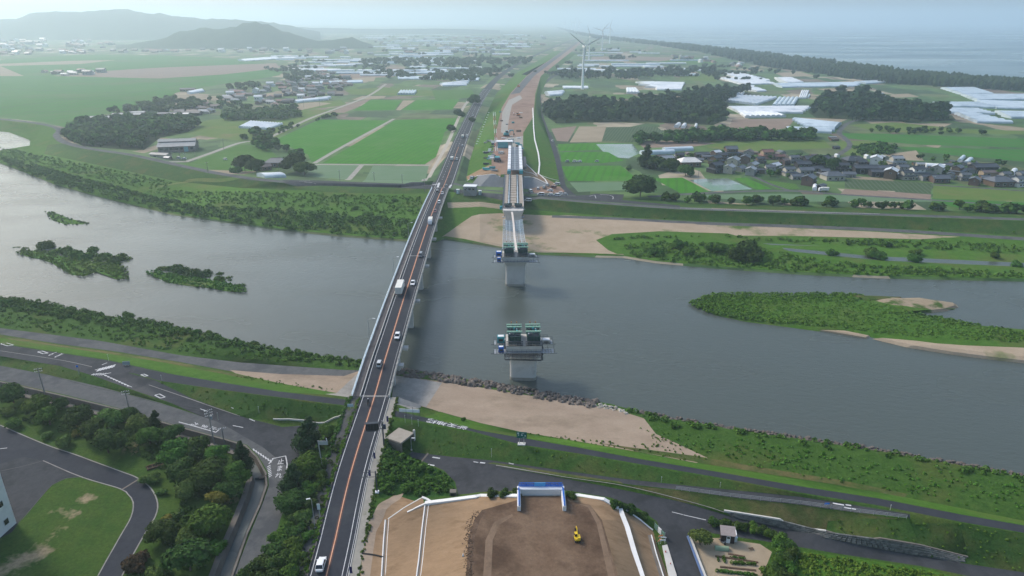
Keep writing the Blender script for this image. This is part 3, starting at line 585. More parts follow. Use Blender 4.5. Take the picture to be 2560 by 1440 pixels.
# ------------------------------------------------------------------ cut the terrain by the zones and build one object per zone
def build_ground():
    pts = [Vector(p) for p in TV]; edges = []
    for f in _f:
        for k in range(len(f)):
            a, b = f[k], f[(k+1) % len(f)]
            if a < b: edges.append((a, b))
    for nm, m, poly in ZONES:
        o = len(pts); n = len(poly); pts += [Vector(p) for p in poly]
        edges += [(o + i, o + (i+1) % n) for i in range(n)]
    v, e, f, ov = cdt(pts, edges)
    nT = len(TV)
    V = []
    for i, p in enumerate(v):
        src = [s for s in ov[i] if s < nT]
        z = TV[src[0]].z if src else gz(p.x, p.y)
        V.append((p.x, p.y, z))
    cen = np.array([[sum(v[k].x for k in t) / len(t), sum(v[k].y for k in t) / len(t)] for t in f])
    zid = np.full(len(f), -1, int)
    for i, (nm, m, poly) in enumerate(ZONES):
        P = np.array([[p[0], p[1]] for p in poly]); Q = np.roll(P, -1, 0)
        lo, hi = P.min(0), P.max(0)
        cand = np.where((cen[:, 0] >= lo[0]) & (cen[:, 0] <= hi[0]) & (cen[:, 1] >= lo[1]) & (cen[:, 1] <= hi[1]))[0]
        if not len(cand): continue
        x = cen[cand, 0][:, None]; y = cen[cand, 1][:, None]
        with np.errstate(divide='ignore', invalid='ignore'):
            xi = (Q[:, 0] - P[:, 0]) * (y - P[:, 1]) / (Q[:, 1] - P[:, 1]) + P[:, 0]
        ins = (((P[:, 1] > y) != (Q[:, 1] > y)) & (x < xi)).sum(1) % 2 == 1
        zid[cand[ins]] = i
    for i in range(-1, len(ZONES)):
        sel = np.where(zid == i)[0]
        if not len(sel): continue
        nm, m = ('ground', M_far) if i < 0 else ZONES[i][:2]
        idx = {}; vs = []; fs = []
        for k in sel:
            t = []
            for a in f[k]:
                if a not in idx: idx[a] = len(vs); vs.append(V[a])
                t.append(idx[a])
            fs.append(tuple(t))
        me = bpy.data.meshes.new(nm); me.from_pydata(vs, [], fs); me.materials.append(m); me.update()
        if nm in ('levee_slope', 'grass_bank', 'embankment_soil', 'grass_dry', 'mound_grass', 'lawn', 'embankment', 'yard', 'lower_road', 'levee_road'): me.polygons.foreach_set('use_smooth', [True] * len(fs))
        kind(link(nm, me), 'structure')
build_ground()

# ------------------------------------------------------------------ water
def water_mat(name, col, wave, rough, bump):
    m = bpy.data.materials.new(name); m.use_nodes = True; n = m.node_tree.nodes; l = m.node_tree.links; b = n['Principled BSDF']
    b.inputs['Base Color'].default_value = (*col, 1); b.inputs['Roughness'].default_value = rough; b.inputs['IOR'].default_value = 1.33
    b.inputs['Specular IOR Level'].default_value = 0.38
    g = n.new('ShaderNodeNewGeometry'); mp = n.new('ShaderNodeMapping'); mp.inputs['Rotation'].default_value = (0, 0, R(25)); mp.inputs['Scale'].default_value = (1, 2.2, 1)
    l.new(g.outputs['Position'], mp.inputs['Vector'])
    t = n.new('ShaderNodeTexNoise'); t.inputs['Scale'].default_value = wave; t.inputs['Detail'].default_value = 5; t.inputs['Roughness'].default_value = 0.65
    l.new(mp.outputs['Vector'], t.inputs['Vector'])
    bp = n.new('ShaderNodeBump'); bp.inputs['Strength'].default_value = bump; bp.inputs['Distance'].default_value = 0.5
    t2 = n.new('ShaderNodeTexNoise'); t2.inputs['Scale'].default_value = wave*.05; t2.inputs['Detail'].default_value = 4; l.new(mp.outputs['Vector'], t2.inputs['Vector'])
    m2 = n.new('ShaderNodeMapRange'); m2.inputs['From Min'].default_value = .35; m2.inputs['From Max'].default_value = .65; m2.inputs['To Min'].default_value = rough*.5; m2.inputs['To Max'].default_value = rough*1.6
    l.new(t2.outputs['Fac'], m2.inputs['Value']); l.new(m2.outputs['Result'], b.inputs['Roughness'])
    l.new(t.outputs['Fac'], bp.inputs['Height']); l.new(bp.outputs['Normal'], b.inputs['Normal'])
    return m
M_water = water_mat('river_water', (0.066,0.080,0.072), 0.30, 0.2, 0.3)
M_canal = water_mat('canal_water', (0.10,0.115,0.112), 0.5, 0.35, 0.05)
M_sea = water_mat('sea_water', (0.10,0.16,0.19), 0.03, 0.3, 0.08)
def flat(name, poly, z, m):
    mb = MB(); mb.add([(p[0], p[1], z) for p in poly], [tuple(range(len(poly)))]); me = mb.mesh(name, m)
    if me.polygons[0].normal.z < 0: me.flip_normals()
    return kind(link(name, me), 'structure')
fl = [at(x, y - 4, 0) for x, y in FARWL]; nl = [at(x, y + 8, 0) for x, y in NEARWL]
flat('river', fl + nl[::-1], 0.0, M_water)
flat('water', [at(*p, 0) for p in [(1905,608),(2100,617),(2300,626),(2560,638),(2900,653),(2900,686),(2560,670),(2400,663),(2200,654),(1990,632)]], 0.0, M_water)
flat('water', [at(*p, 0) for p in [(-70,319),(25,327),(86,352),(79,367),(0,380),(-70,384)]], 0.0, M_water)
mb = MB(); ca = [p + Vector((0,0,.7)) for p in can_a]; cb = [p + Vector((0,0,.7)) for p in can_b]
mb.v = [tuple(p) for p in ca + cb]; n_ = len(ca); mb.f = [(i, i+1, n_+i+1, n_+i) for i in range(n_-1)]; mb.m = [0]*(n_-1)
kind(mb.build('canal_water', M_canal), 'structure')
cl = [at(x - 10, y + 4, 0) for x, y in COAST]
flat('sea', cl + [Vector((30000, 400, 0)), Vector((40000, 50000, 0)), Vector((2300, 50000, 0))], 0.0, M_sea)
# ------------------------------------------------------------------ shared materials for built things
def pmat(name, c, rough=0.5, metal=0.0, spec=0.4, **k): return mat(name, c, None, rough=rough, metal=metal, spec=spec, **k)
W_PAINT = mat('white_paint', (0.60,0.61,0.62), (0.40,0.41,0.42), 1.2, 0.6)
O_PAINT = mat('orange_paint', (0.62,0.30,0.17), (0.70,0.40,0.27), 0.8, 0.6)
O_BAND = mat('brown_band', (0.12,0.066,0.055), (0.09,0.062,0.060), 0.8, 0.8)
STEEL = mat('grey_steel', (0.34,0.36,0.38), (0.27,0.29,0.31), 1.0, 0.5, metal=0.2)
DSTEEL = mat('dark_steel', (0.045,0.055,0.07), (0.07,0.08,0.095), 1.0, 0.5)
NAVY = pmat('navy_steel', (0.03,0.045,0.085), 0.5)
WHITE = mat('white_metal', (0.74,0.76,0.78), (0.66,0.68,0.70), 0.6, 0.45)
PALEBLUE = mat('pale_blue_rail', (0.50,0.60,0.66), (0.58,0.67,0.72), 0.5, 0.5)
BLUE = mat('blue_rail', (0.012,0.11,0.50), (0.02,0.16,0.58), 0.8, 0.45)
TEAL = mat('teal_paint', (0.05,0.26,0.30), (0.07,0.32,0.36), 0.5, 0.5)
GREEN_ST = mat('green_steel', (0.018,0.055,0.05), (0.03,0.08,0.07), 0.8, 0.55)
PGREEN = mat('pale_green_beam', (0.22,0.38,0.29), (0.27,0.44,0.34), 0.8, 0.5)
PIERC = mat('pier_concrete', (0.46,0.445,0.425), (0.54,0.525,0.50), 0.35, 0.85, 0.05, 3.0, c3=(0.36,0.345,0.33), s3=0.25, t3=(0.55,0.75), stretch=None)
CONC2 = mat('pale_concrete', (0.47,0.46,0.43), (0.54,0.53,0.50), 0.5, 0.85, 0.05, 3.0)
WCONC = mat('white_concrete', (0.66,0.655,0.64), (0.74,0.735,0.72), 0.4, 0.8, 0.05, 3.0, c3=(0.54,0.53,0.50), s3=0.25, t3=(0.55,0.75))
DCONC = mat('dark_concrete', (0.135,0.12,0.105), (0.185,0.168,0.15), 0.4, 0.9, 0.1, 3.0)
BLACK = pmat('black_paint', (0.012,0.013,0.016), 0.5)
GLASS = pmat('dark_glass', (0.012,0.016,0.022), 0.08, spec=0.6)
RUBBER = pmat('rubber', (0.015,0.015,0.016), 0.85)
WOODB = mat('brown_timber', (0.13,0.09,0.06), (0.18,0.13,0.09), 1.2, 0.85)

def ribbon(name, path, off, w, m, parent, dz=0.025, dash=None, onground=False):
    """painted line on a road; dash=(on, off) metres"""
    mb = MB(); acc = 0.0
    a = offset_path(path, off - w/2); b = offset_path(path, off + w/2)
    def z(p): return (gz(p.x, p.y) if onground else p.z) + dz
    for i in range(len(path) - 1):
        if dash:
            acc += (Vector(path[i+1]) - Vector(path[i])).length
            if acc % (dash[0] + dash[1]) > dash[0]: continue
        mb.add([(a[i].x, a[i].y, z(a[i])), (b[i].x, b[i].y, z(b[i])), (b[i+1].x, b[i+1].y, z(b[i+1])), (a[i+1].x, a[i+1].y, z(a[i+1]))], [(0,1,2,3)])
    return mb.build(name, m, parent)

# ------------------------------------------------------------------ old road bridge
br = empty('road_bridge', tuple(bridge_path[0]))
br_inv = Matrix.Translation(-bridge_path[0])
bp = [p - bridge_path[0] for p in bridge_path]
tag(br, 'long two-lane concrete road bridge crossing the river with traffic', 'bridge')
MB().sweep(bp, [(-6.9,-0.02),(4.5,-0.02),(4.5,-0.6),(3.2,-0.9),(3.2,-2.3),(-5.2,-2.3),(-5.2,-0.9),(-6.9,-0.6)]).build('deck', PIERC, br)
MB().sweep(bp, [(-4.1,0.0),(4.1,0.0)], closed=False).build('roadway', M_asph_new, br)
MB().sweep(bp, [(-6.5,0.16),(-4.3,0.16),(-4.3,0.0),(-6.5,0.0)]).build('sidewalk', mat('bridge_walk', (0.085,0.08,0.085), (0.11,0.10,0.10), 0.4, 0.9, c3=(0.07,0.065,0.068), s3=0.3), br)
MB().sweep(bp, [(-4.3,0.42),(-4.1,0.42),(-4.1,0.0),(-4.3,0.0)]).build('kerb', CONC2, br)
for off, ht, mm, sgn in ((-6.65, 1.15, PALEBLUE, -1),):
    mb = MB().sweep(bp, [(off-.10,ht),(off+.10,ht),(off+.10,ht-.12),(off-.10,ht-.12)])
    mb.sweep(bp, [(off-.16,.25),(off+.16,.25),(off+.16,-.05),(off-.16,-.05)])
    for hh in (.45, .7, .92): mb.sweep(bp, [(off-.03,hh),(off+.03,hh),(off+.03,hh-.06),(off-.03,hh-.06)])
    acc = 0
    pp = offset_path(bp, off)
    for i in range(0, len(pp)): mb.box((pp[i].x, pp[i].y, pp[i].z + ht/2), (.1,.1,ht))
    mb.build('railing', mm, br)
pp = offset_path(bp, 4.3)
mb = MB().sweep(bp, [(4.15,.32),(4.5,.32),(4.5,-.02),(4.15,-.02)]); mb.sweep(bp, [(4.27,1.0),(4.42,1.0),(4.42,.85),(4.27,.85)]); mb.sweep(bp, [(4.31,.68),(4.39,.68),(4.39,.60),(4.31,.60)])
for i in range(len(pp)): mb.box((pp[i].x, pp[i].y, pp[i].z + .5), (.22,.5,1.0))
mb.build('parapet', mat('parapet', (0.42,0.42,0.40), (0.30,0.30,0.29), 0.9, 0.8), br)
ribbon('centre_band', bp, 0.0, 0.85, O_BAND, br, 0.008)
ribbon('centre_line', bp, 0.0, 0.24, O_PAINT, br, 0.014)
ribbon('edge_line', bp, -3.3, 0.15, W_PAINT, br, 0.012); ribbon('edge_line', bp, 3.3, 0.15, mat('worn_paint', (0.40,0.41,0.42), (0.20,0.21,0.22), 0.5, 0.7), br, 0.012)
L = len(bp)
def bidx(py): return min(range(L), key=lambda i: abs(project(bridge_path[i])[1] - py))
for py in (993, 640, 468):
    i = bidx(py); p = bp[i]; t = (bp[min(L-1,i+1)] - bp[max(0,i-1)]); an = math.atan2(-t.x, t.y)
    for k in (-.22, .22):
        q = p + t.normalized() * (k + .5)
        MB().box((q.x - .9*math.cos(an), q.y - .9*math.sin(an), q.z + .012), (10.6,.14,.024), rz=an).build('expansion_joint', CONC2, br)
for py in (905, 862, 745, 657, 590, 535):
    i = bidx(py); p = bp[i]; t = (bp[min(L-1,i+1)] - bp[max(0,i-1)]); an = math.atan2(-t.x, t.y)
    wz = -bridge_path[0].z - 3.5
    mb = MB().box((p.x - .9, p.y, (p.z - 2.3 + wz) / 2), (7.5,2.0,p.z - 2.3 - wz), rz=an); pier_ = mb.build('pier', PIERC, br)
    MB().box((p.x - .3, p.y, p.z - 2.0), (12.4,2.2,.9), rz=an).build('pier_cap', PIERC, pier_)
# lamps on the left edge of the bridge
def street_lamp(base, h, arm, rz, label, m=STEEL):
    t = empty('street_lamp', tuple(base), rz)
    mb = MB().bar((0,0,0),(0,0,h),.09,0,6,.06); mb.bar((0,0,h),(arm,0,h+.35),.045); mb.build('pole', m, t)
    MB().box((arm+.35,0,h+.36),(.9,.28,.14)).build('lamp_head', WHITE, t)
    MB().box((0,0,.2),(.4,.4,.4)).build('base', CONC2, t)
    return tag(t, label, 'street lamp', 'lamps along the road')
for py, w in ((860,'second street lamp of the bridge from the near bank'), (690,'street lamp of the bridge beside the white lorry'), (600,'street lamp of the bridge above the far waterline')):
    q = offset_path(bridge_path, -6.75)[bidx(py)]
    street_lamp(q, 8.5, 1.6, 0, w)

# ------------------------------------------------------------------ markings on the roads at both ends
mk = MB(); root = None
rmk = empty('road_marking', tuple(road_near[0])); kind(rmk, 'structure')
rn = [p - road_near[0] for p in road_near]
ribbon('centre_band', rn, 0, .85, O_BAND, rmk, .010); ribbon('centre_line', rn, 0, .22, O_PAINT, rmk, .018)
ribbon('edge_line', rn, -3.3, .17, W_PAINT, rmk, .016); ribbon('edge_line', rn, 3.3, .17, W_PAINT, rmk, .016); ribbon('edge_line', rn[:22], 4.25, .10, W_PAINT, rmk, .016)
MB().sweep(rn, [(-4.05,.15),(-3.9,.15),(-3.9,-.05),(-4.05,-.05)]).build('kerb', DCONC, rmk)
MB().sweep(rn, [(4.6,.13),(4.75,.13),(4.75,-.05),(4.6,-.05)]).build('kerb', CONC2, rmk)
MB().sweep(rn, [(-7.55,.25),(-7.35,.25),(-7.35,-.1),(-7.55,-.1)]).build('kerb', DCONC, rmk)
fmk = empty('road_marking', tuple(road_far[0])); kind(fmk, 'structure'); fr = [p - road_far[0] for p in road_far]; fr_f = smooth_path(fr[:60], 3.0)
ribbon('centre_line', fr_f[:50], .4, .25, O_PAINT, fmk, .03); ribbon('centre_line', fr_f[50:], 0.0, .25, W_PAINT, fmk, .03, dash=(6, 6))
ribbon('edge_line', fr_f, -5.2, .22, W_PAINT, fmk, .03); ribbon('edge_line', fr_f, 5.2, .25, W_PAINT, fmk, .03)
ribbon('lane_line', fr_f[8:], -2.6, .18, W_PAINT, fmk, .03, dash=(4, 6))

# ------------------------------------------------------------------ new bridge: piers, travellers, deck
NB = [at(1308, 944, 0), at(1288.5, 712, 0), at(1283, 569, 1.8)]
AX = (NB[1] - NB[0]); AX.z = 0; AX.normalize(); NB_RZ = math.atan2(-AX.x, AX.y)
def stadium(w, d, n=6):
    r = d * .30; out = []
    for cx, cy_, a0 in ((w/2-r, d/2-r, 0), (-w/2+r, d/2-r, 90), (-w/2+r, -d/2+r, 180), (w/2-r, -d/2+r, 270)):
        for k in range(n + 1):
            a = R(a0 + 90 * k / n); out.append((cx + r*math.cos(a), cy_ + r*math.sin(a)))
    return out
def pier(base, w, d, h, label, ring, z0=-3.5):
    t = empty('bridge_pier', (base.x, base.y, 0), NB_RZ - R(4))
    MB().prism(stadium(w, d), z0, h).build('shaft', PIERC, t, smooth=False)
    mb = MB(); a = stadium(w, d); b = stadium(w * 1.22, d * 1.25); n = len(a)
    mb.add([(x, y, h) for x, y in a] + [(x, y, h + 2.2) for x, y in b] + [(x, y, h + 3.4) for x, y in b], [(k, (k+1) % n, (k+1) % n + n, k + n) for k in range(n)] + [(k+n, (k+1) % n + n, (k+1) % n + 2*n, k + 2*n) for k in range(n)] + [tuple(range(2*n, 3*n))])
    mb.build('pier_head', PIERC, t)
    MB().prism(stadium(w + .1, d + .1), z0, 1.1).build('waterline_stain', mat('stained_concrete', (0.25,0.235,0.20), (0.31,0.295,0.26), 0.5, 0.9), t)
    if ring:
        s = MB(); W = w * 1.22 + 1.2; D = d * 1.25 + 1.2
        for zz, e in ((h - .3, .0), (h + .75, .15), (h + 1.9, .3), (h + 3.2, .4)):
            q = [(-W/2-e, -D/2-e, zz), (W/2+e, -D/2-e, zz), (W/2+e, D/2+e, zz), (-W/2-e, D/2+e, zz)]
            for k in range(4): s.bar(q[k], q[(k+1) % 4], .07)
        for k in range(10):
            x = -W/2 + W * k / 9; s.bar((x, -D/2 - .1, h - .5), (x*1.05, -D/2 - .4, h + 3.3), .05)
        for k in range(5):
            y = -D/2 + D * k / 4
            for sx in (-1, 1): s.bar((sx*W/2, y, h - .5), (sx*(W/2 + .4), y, h + 3.3), .05)
        s.box((0, -D/2 - .25, h - .4), (W, .6, .06)); s.box((0, -D/2 - .35, h + 1.5), (W, .5, .06))
        s.box((W/2 + .3, 0, h - .4), (.6, D, .06)); s.box((W/2 + .3, 0, h + 1.5), (.6, D, .06))
        s.build('scaffold', DSTEEL, t)
        MB().add([(-W/2, -D/2 - .55, h + .5), (W/2, -D/2 - .55, h + .5), (W/2 + .1, -D/2 - .6, h + 2.7), (-W/2 - .1, -D/2 - .6, h + 2.7)], [(0,1,2,3)]).build('scaffold_net', pmat('grey_net', (0.16,0.155,0.18), 0.9, alpha=0.55), t)
    return tag(t, label, 'bridge pier')
P1H, P2H = 8.8, 9.6
pier(NB[0], 8.8, 4.2, P1H, 'broad concrete pier standing in the river nearest the stony bank, scaffold round its head', True)
pier(NB[1], 8.8, 4.2, P2H, 'broad bare concrete pier standing in the river off the sand bar', False)
pier(NB[2], 9.5, 4.0, 9.0, 'concrete pier on the sand bar seen through the safety net', False, 0.5)

def pier_table(base, z, label):
    t = empty('pier_table', (base.x, base.y, z), NB_RZ)
    MB().box((0, 0, .9), (11.5, 9.0, 1.8)).build('slab', PIERC, t)
    for y in (-4.9, 4.9):
        pl = MB().box((0, y, -.2), (17.0, 1.4, .12)).build('work_platform', STEEL, t)
        r = MB()
        for k in range(12):
            x = -8.4 + 16.8 * k / 11; r.bar((x, y - .6 * (1 if y < 0 else -1), -.1), (x, y - .6 * (1 if y < 0 else -1), 1.0), .035, 0, 4)
        for hh in (.5, 1.0): r.bar((-8.4, y - .6 * (1 if y < 0 else -1), hh), (8.4, y - .6 * (1 if y < 0 else -1), hh), .035, 0, 4)
        r.build('platform_rail', DSTEEL, t)
    return tag(t, label, 'bridge deck stub')
def traveller(base, z, x, label, shade):
    off = Vector((math.cos(NB_RZ), math.sin(NB_RZ), 0)) * x
    t = empty('form_traveller', (base.x + off.x, base.y + off.y, z), NB_RZ)
    for sx in (-1.9, 1.9):                       # side trusses
        m = MB()
        for sy0, sy1 in ((-4.2, 4.2),):
            m.bar((sx, sy0, .4), (sx, sy1, .4), .17); m.bar((sx, sy0, 3.2), (sx, sy1, 3.2), .17)
            n = 5
            for k in range(n + 1):
                y = sy0 + (sy1 - sy0) * k / n; m.bar((sx, y, .4), (sx, y, 3.2), .10, 0, 4)
                if k < n: m.bar((sx, y, .4 if k % 2 else 3.2), (sx, y + (sy1 - sy0) / n, 3.2 if k % 2 else .4), .09, 0, 4)
        m.build('side_truss', GREEN_ST, t)
    for y, zz in ((4.0, 3.7), (2.2, 3.7), (-1.0, 3.5)):
        MB().box((0, y, zz), (5.0, .55, .45)).build('cross_beam', PGREEN, t)
    for y, zz, hh in ((-4.0, 1.9, 3.0), (-2.9, 3.0, 1.2)):
        MB().box((0, y, zz - .2), (4.0, .12, hh)).build('formwork_panel', GREEN_ST if hh > 2 else DSTEEL, t)
    h = MB()
    for sx in (-1.0, 0.3, 1.2):
        h.bar((sx, 2.9, 3.3), (sx, 2.9, 4.4), .16); h.bar((sx - .4, 3.0, 3.4), (sx + .4, 3.0, 4.3), .06)
    h.build('jacks', STEEL, t)
    for k in range(4):
        MB().box((0, -4.6 - .12 * k, .2 + .55 * k), (5.4, .5, .08)).build('walkway', DSTEEL, t)
    MB().box((0, 0.2, 2.9), (3.9, 8.2, .15)).build('floor_panel', DSTEEL, t); MB().box((0, 4.05, 1.8), (4.2, .12, 3.2)).build('formwork_panel', GREEN_ST, t)
    for k in range(9): MB().box((-1.6 + .8*(k % 5), -2.2 + 1.9*(k // 3), 3.3), (.45, .7, .3 + .18*(k % 4))).build('site_gear', [STEEL, DSTEEL, GREEN_ST, TEAL][k % 4], t)
    for k in range(5): MB().bar((-2.0 + k, -4.1, .3), (-2.0 + k, -4.1, 3.5), .09, 0, 4).build('soldier_beam', DSTEEL, t)
    for sx in (-.9, .9): MB().bar((sx, 4.0, 4.3), (sx, 4.0, 4.9), .18, 0, 6).build('bollard_light', pmat('rust_orange', (0.35,0.17,0.06), 0.7), t)
    r = MB()
    for k in range(6):
        x_ = -2.6 + 5.2 * k / 5; r.bar((x_, -5.0, .3), (x_, -5.0, 1.5), .03, 0, 4)
    r.bar((-2.6, -5.0, 1.5), (2.6, -5.0, 1.5), .03, 0, 4); r.bar((-2.6, -5.0, .9), (2.6, -5.0, .9), .03, 0, 4); r.build('railing', STEEL, t)
    return tag(t, label, 'form traveller', 'form travellers on the new piers')
def site_box(base, x, y, z, dims, m, name, label, cat, legs=False):
    c, s = math.cos(NB_RZ), math.sin(NB_RZ)
    t = empty(name, (base.x + x*c - y*s, base.y + x*s + y*c, z), NB_RZ)
    MB().box((0, 0, dims[2]/2 + .1), dims).build('casing', m, t)
    MB().box((0, 0, dims[2] + .14), (dims[0]*.8, dims[1]*.7, .1)).build('top', WHITE if m is not WHITE else STEEL, t)
    MB().box((0, 0, .05), (dims[0] + .3, dims[1] + .3, .1)).build('skid', DSTEEL, t)
    MB().box((0, -dims[1]/2 - .02, dims[2]*.5), (dims[0]*.6, .05, dims[2]*.4)).build('vent_grille', BLACK, t)
    return tag(t, label, cat)
for base, z, nm in ((NB[0], P1H + 3.4, 'pier nearest the stony bank'), (NB[1], P2H + 3.4, 'pier off the sand bar')):
    pier_table(base, z, 'short concrete deck stub with platforms on top of the ' + nm)
    traveller(base, z + 1.8, -3.0, 'dark green form traveller with pale beams, left one on the ' + nm, 0)
    traveller(base, z + 1.8, 3.2, 'dark green form traveller with pale beams, right one on the ' + nm, 0)
    site_box(base, -7.4, 2.5, z + .1, (2.4, 2.0, 2.0), TEAL if base is NB[0] else BLUE, 'generator', ('teal' if base is NB[0] else 'blue') + ' generator on the platform of the ' + nm, 'generator')
    site_box(base, 7.6, 2.0, z + .1, (2.6, 2.2, .9), CONC2, 'tank', 'pale flat tank on the platform of the ' + nm, 'tank')
    site_box(base, -7.4, -4.6, z - .1, (1.6, 1.2, 1.8), BLUE, 'cabinet', 'blue cabinet at the platform corner of the ' + nm, 'cabinet')
    for sx in (-1, 1):                        # side staging
        c, s_ = math.cos(NB_RZ), math.sin(NB_RZ)
        for y in (2.2, -4.4):
            st = empty('side_staging', (base.x + sx*7.8*c - y*s_, base.y + sx*7.8*s_ + y*c, z - .1), NB_RZ)
            for k in range(4): MB().box((-1.5 + k, 0, 0), (.72, 3.0, .08)).build('plank', STEEL, st)
            r = MB()
            for a in (-2, 0, 2):
                for b in (-1.6, 1.6): r.bar((a, b, 0), (a, b, 1.2), .04, 0, 4)
            for b in (-1.6, 1.6):
                for hh in (.6, 1.2): r.bar((-2.2, b, hh), (2.2, b, hh), .035, 0, 4)
            r.bar((sx*2, -1.6, 1.2), (sx*2, 1.6, 1.2), .035, 0, 4); r.bar((-2.9, -1.4, -.1), (2.9, -1.4, -.1), .1, 0, 4); r.build('staging_rail', DSTEEL, st)
            tag(st, ('left' if sx < 0 else 'right') + (' rear' if y > 0 else ' front') + ' plank staging beside the travellers of the ' + nm, 'staging')

# deck built out from the far bank
D0 = at(1283, 519, 12.6); D1 = at(1283.5, 437, 11.8)
DV = D1 - D0; dl = DV.length; dax = Vector((DV.x, DV.y, 0)).normalized(); drz = math.atan2(-dax.x, dax.y)
dk = empty('bridge_deck', tuple(D0), drz)
tag(dk, 'half-built motorway bridge deck reaching out from the far abutment', 'bridge deck')
LY = (D1 - D0).xy.length
def dsw(name, prof, m, y0=0.0, y1=None):
    y1 = LY if y1 is None else y1
    return MB().sweep([(0, y0, 0), (0, y1, -0.8 * y1 / LY)], prof).build(name, m, dk)
dsw('box_girder', [(-6.2,-.05),(6.2,-.05),(6.2,-.5),(3.4,-.9),(3.0,-3.2),(-3.0,-3.2),(-3.4,-.9),(-6.2,-.5)], PIERC)
dsw('deck_surface', [(-5.6,.02),(5.6,.02),(5.6,-.05),(-5.6,-.05)], mat('deck_beige', (0.30,0.265,0.225), (0.37,0.33,0.285), 0.4, 0.9))
for x in (-2.6, 2.6):
    dsw('rail_track', [(x-.55,.5),(x+.55,.5),(x+.55,.02),(x-.55,.02)], mat('rail_blue', (0.13,0.18,0.21), (0.18,0.23,0.27), 0.3, 0.5), 3, LY * .98)
    dsw('pipe', [(x-.15,.85),(x+.15,.85),(x+.15,.55),(x-.15,.55)], PALEBLUE, 4, LY * .97)
    for k in range(26): MB().box((x, 3 + k*(LY-6)/25, .25), (1.7,.35,.28)).build('sleeper', DSTEEL, dk)
for k in range(14): MB().box((0, 4 + k*(LY-8)/13, .07), (3.6,.3,.1)).build('timber_strip', WOODB, dk)
for x in (-6.1, 6.1):
    r = MB()
    for k in range(40): r.bar((x, k*LY/39, -.8*k/39), (x, k*LY/39, 1.3-.8*k/39), .06, 0, 4)
    for hh in (.5, .9, 1.3): r.bar((x, 0, hh), (x, LY, hh - .8), .05, 0, 4)
    r.add([(x, 0, -2.4), (x, LY, -3.2), (x, LY, .1), (x, 0, .9)], [(0,1,2,3)]); r.build('edge_screen', mat('screen_blue', (0.07,0.10,0.14), (0.10,0.14,0.19), 0.4, 0.7), dk)
for x in (-2.9, 2.9):                           # travellers parked at the end
    for k in range(4): MB().box((x, 1.0 + .9*k, 1.0 + .1*k), (4.4,.35,.5)).build('cross_beam', GREEN_ST if k else DSTEEL, dk)
    MB().box((x, 1.6, .8), (3.8,2.4,.9)).build('traveller_base', DSTEEL, dk)
    MB().box((x, -1.2, -2.4), (4.6,1.6,4.4)).build('formwork_box', mat('formwork_blue', (0.10,0.13,0.18), (0.15,0.18,0.23), 0.5, 0.7), dk)
MB().box((0, -.6, -.9), (13.6,.5,.5)).build('end_beam', STEEL, dk)
MB().box((0, -1.3, -2.2), (2.6,1.2,3.0)).build('end_face', PIERC, dk); MB().box((0, -2.0, -3.6), (4.2,.3,1.0)).build('painted_opening', BLACK, dk)  # solid black box paints the shade of a hole under the end face
MB().box((0, -2.2, -4.9), (12.4,2.4,.25)).build('lower_platform', STEEL, dk)
MB().box((-7.0, .6, -.2), (1.4,2.0,1.8)).build('winch', TEAL, dk)
# net with its walkway
A0 = at(1258, 548, 11.8); A1 = at(1306, 548, 11.8); B0 = at(1256, 622, 12.4); B1 = at(1317, 622, 12.4)
nt = empty('safety_net', tuple((A0 + B0) * .5))
o_ = (A0 + B0) * .5
mb = MB(); NX, NY = 6, 14
for j in range(NY + 1):
    for i in range(NX + 1):
        u = i / NX; v_ = j / NY; p = (A0.lerp(A1, u)).lerp(B0.lerp(B1, u), v_) - o_; mb.v.append((p.x, p.y, p.z - 1.6 * math.sin(math.pi * v_) - .9 * math.sin(math.pi * u)))
for j in range(NY):
    for i in range(NX): a = j*(NX+1)+i; mb.f.append((a, a+1, a+NX+2, a+NX+1)); mb.m.append(0)
mb.build('netting', pmat('blue_net', (0.20,0.29,0.36), 0.9, alpha=0.42), nt, smooth=True)
lines = MB()
for i in range(0, NX + 1):
    for j in range(NY): lines.bar(mb.v[j*(NX+1)+i], mb.v[(j+1)*(NX+1)+i], .05, 0, 4)
for j in range(0, NY + 1, 2):
    for i in range(NX): lines.bar(mb.v[j*(NX+1)+i], mb.v[j*(NX+1)+i+1], .04, 0, 4)
lines.build('net_rope', PALEBLUE, nt)
wk = [at(1280, 530, 12.3) - o_, at(1284, 560, 11.6) - o_, at(1286, 590, 11.8) - o_, at(1291, 626, 12.9) - o_]
MB().sweep(wk, [(-.5,.1),(.5,.1),(.5,0),(-.5,0)]).build('walkway', mat('walk_beige', (0.55,0.50,0.45), (0.62,0.57,0.52), 0.5, 0.8), nt)
tag(nt, 'blue-grey safety net slung between the deck end and the pier, pale walkway along its middle', 'safety net')

# near abutment
ab = empty('bridge_abutment', tuple(at(1356, 1242, ZT)), 0.0)
aw = at(1356, 1242, ZT)
def loc(px, py, z): return at(px, py, z) - aw
TW = ZT + 2.0
l0, l1 = loc(1303, 1262, ZT + .0), loc(1303, 1214, ZT); r0, r1 = loc(1411, 1262, ZT), loc(1398, 1214, ZT)
xl, xr = l1.x, r1.x; yb = loc(1350, 1236, ZT).y; yf = yb - 8.5
MB().box(((xl + xr)/2, yb + .7, -2.2), (xr - xl + 2.0, 1.4, 7.0)).build('back_wall', WCONC, ab)
for x, s_ in ((xl - .6, -1), (xr + .6, 1)):
    MB().box((x, yb - 2.6, -1.0), (.8, 6.4, 4.6)).build('wing_wall', WCONC, ab)
    r = MB()
    for k in range(7): r.box((x, yb + .4 - k*.95, 1.9), (.10,.10,1.2))
    for hh in (1.7, 2.1, 2.5): r.box((x, yb - 2.5, hh), (.09, 6.2, .10))
    r.box((x, yb - 2.5, 1.45), (.22, 6.3, .25)); r.build('guard_rail', BLUE, ab)
r = MB()
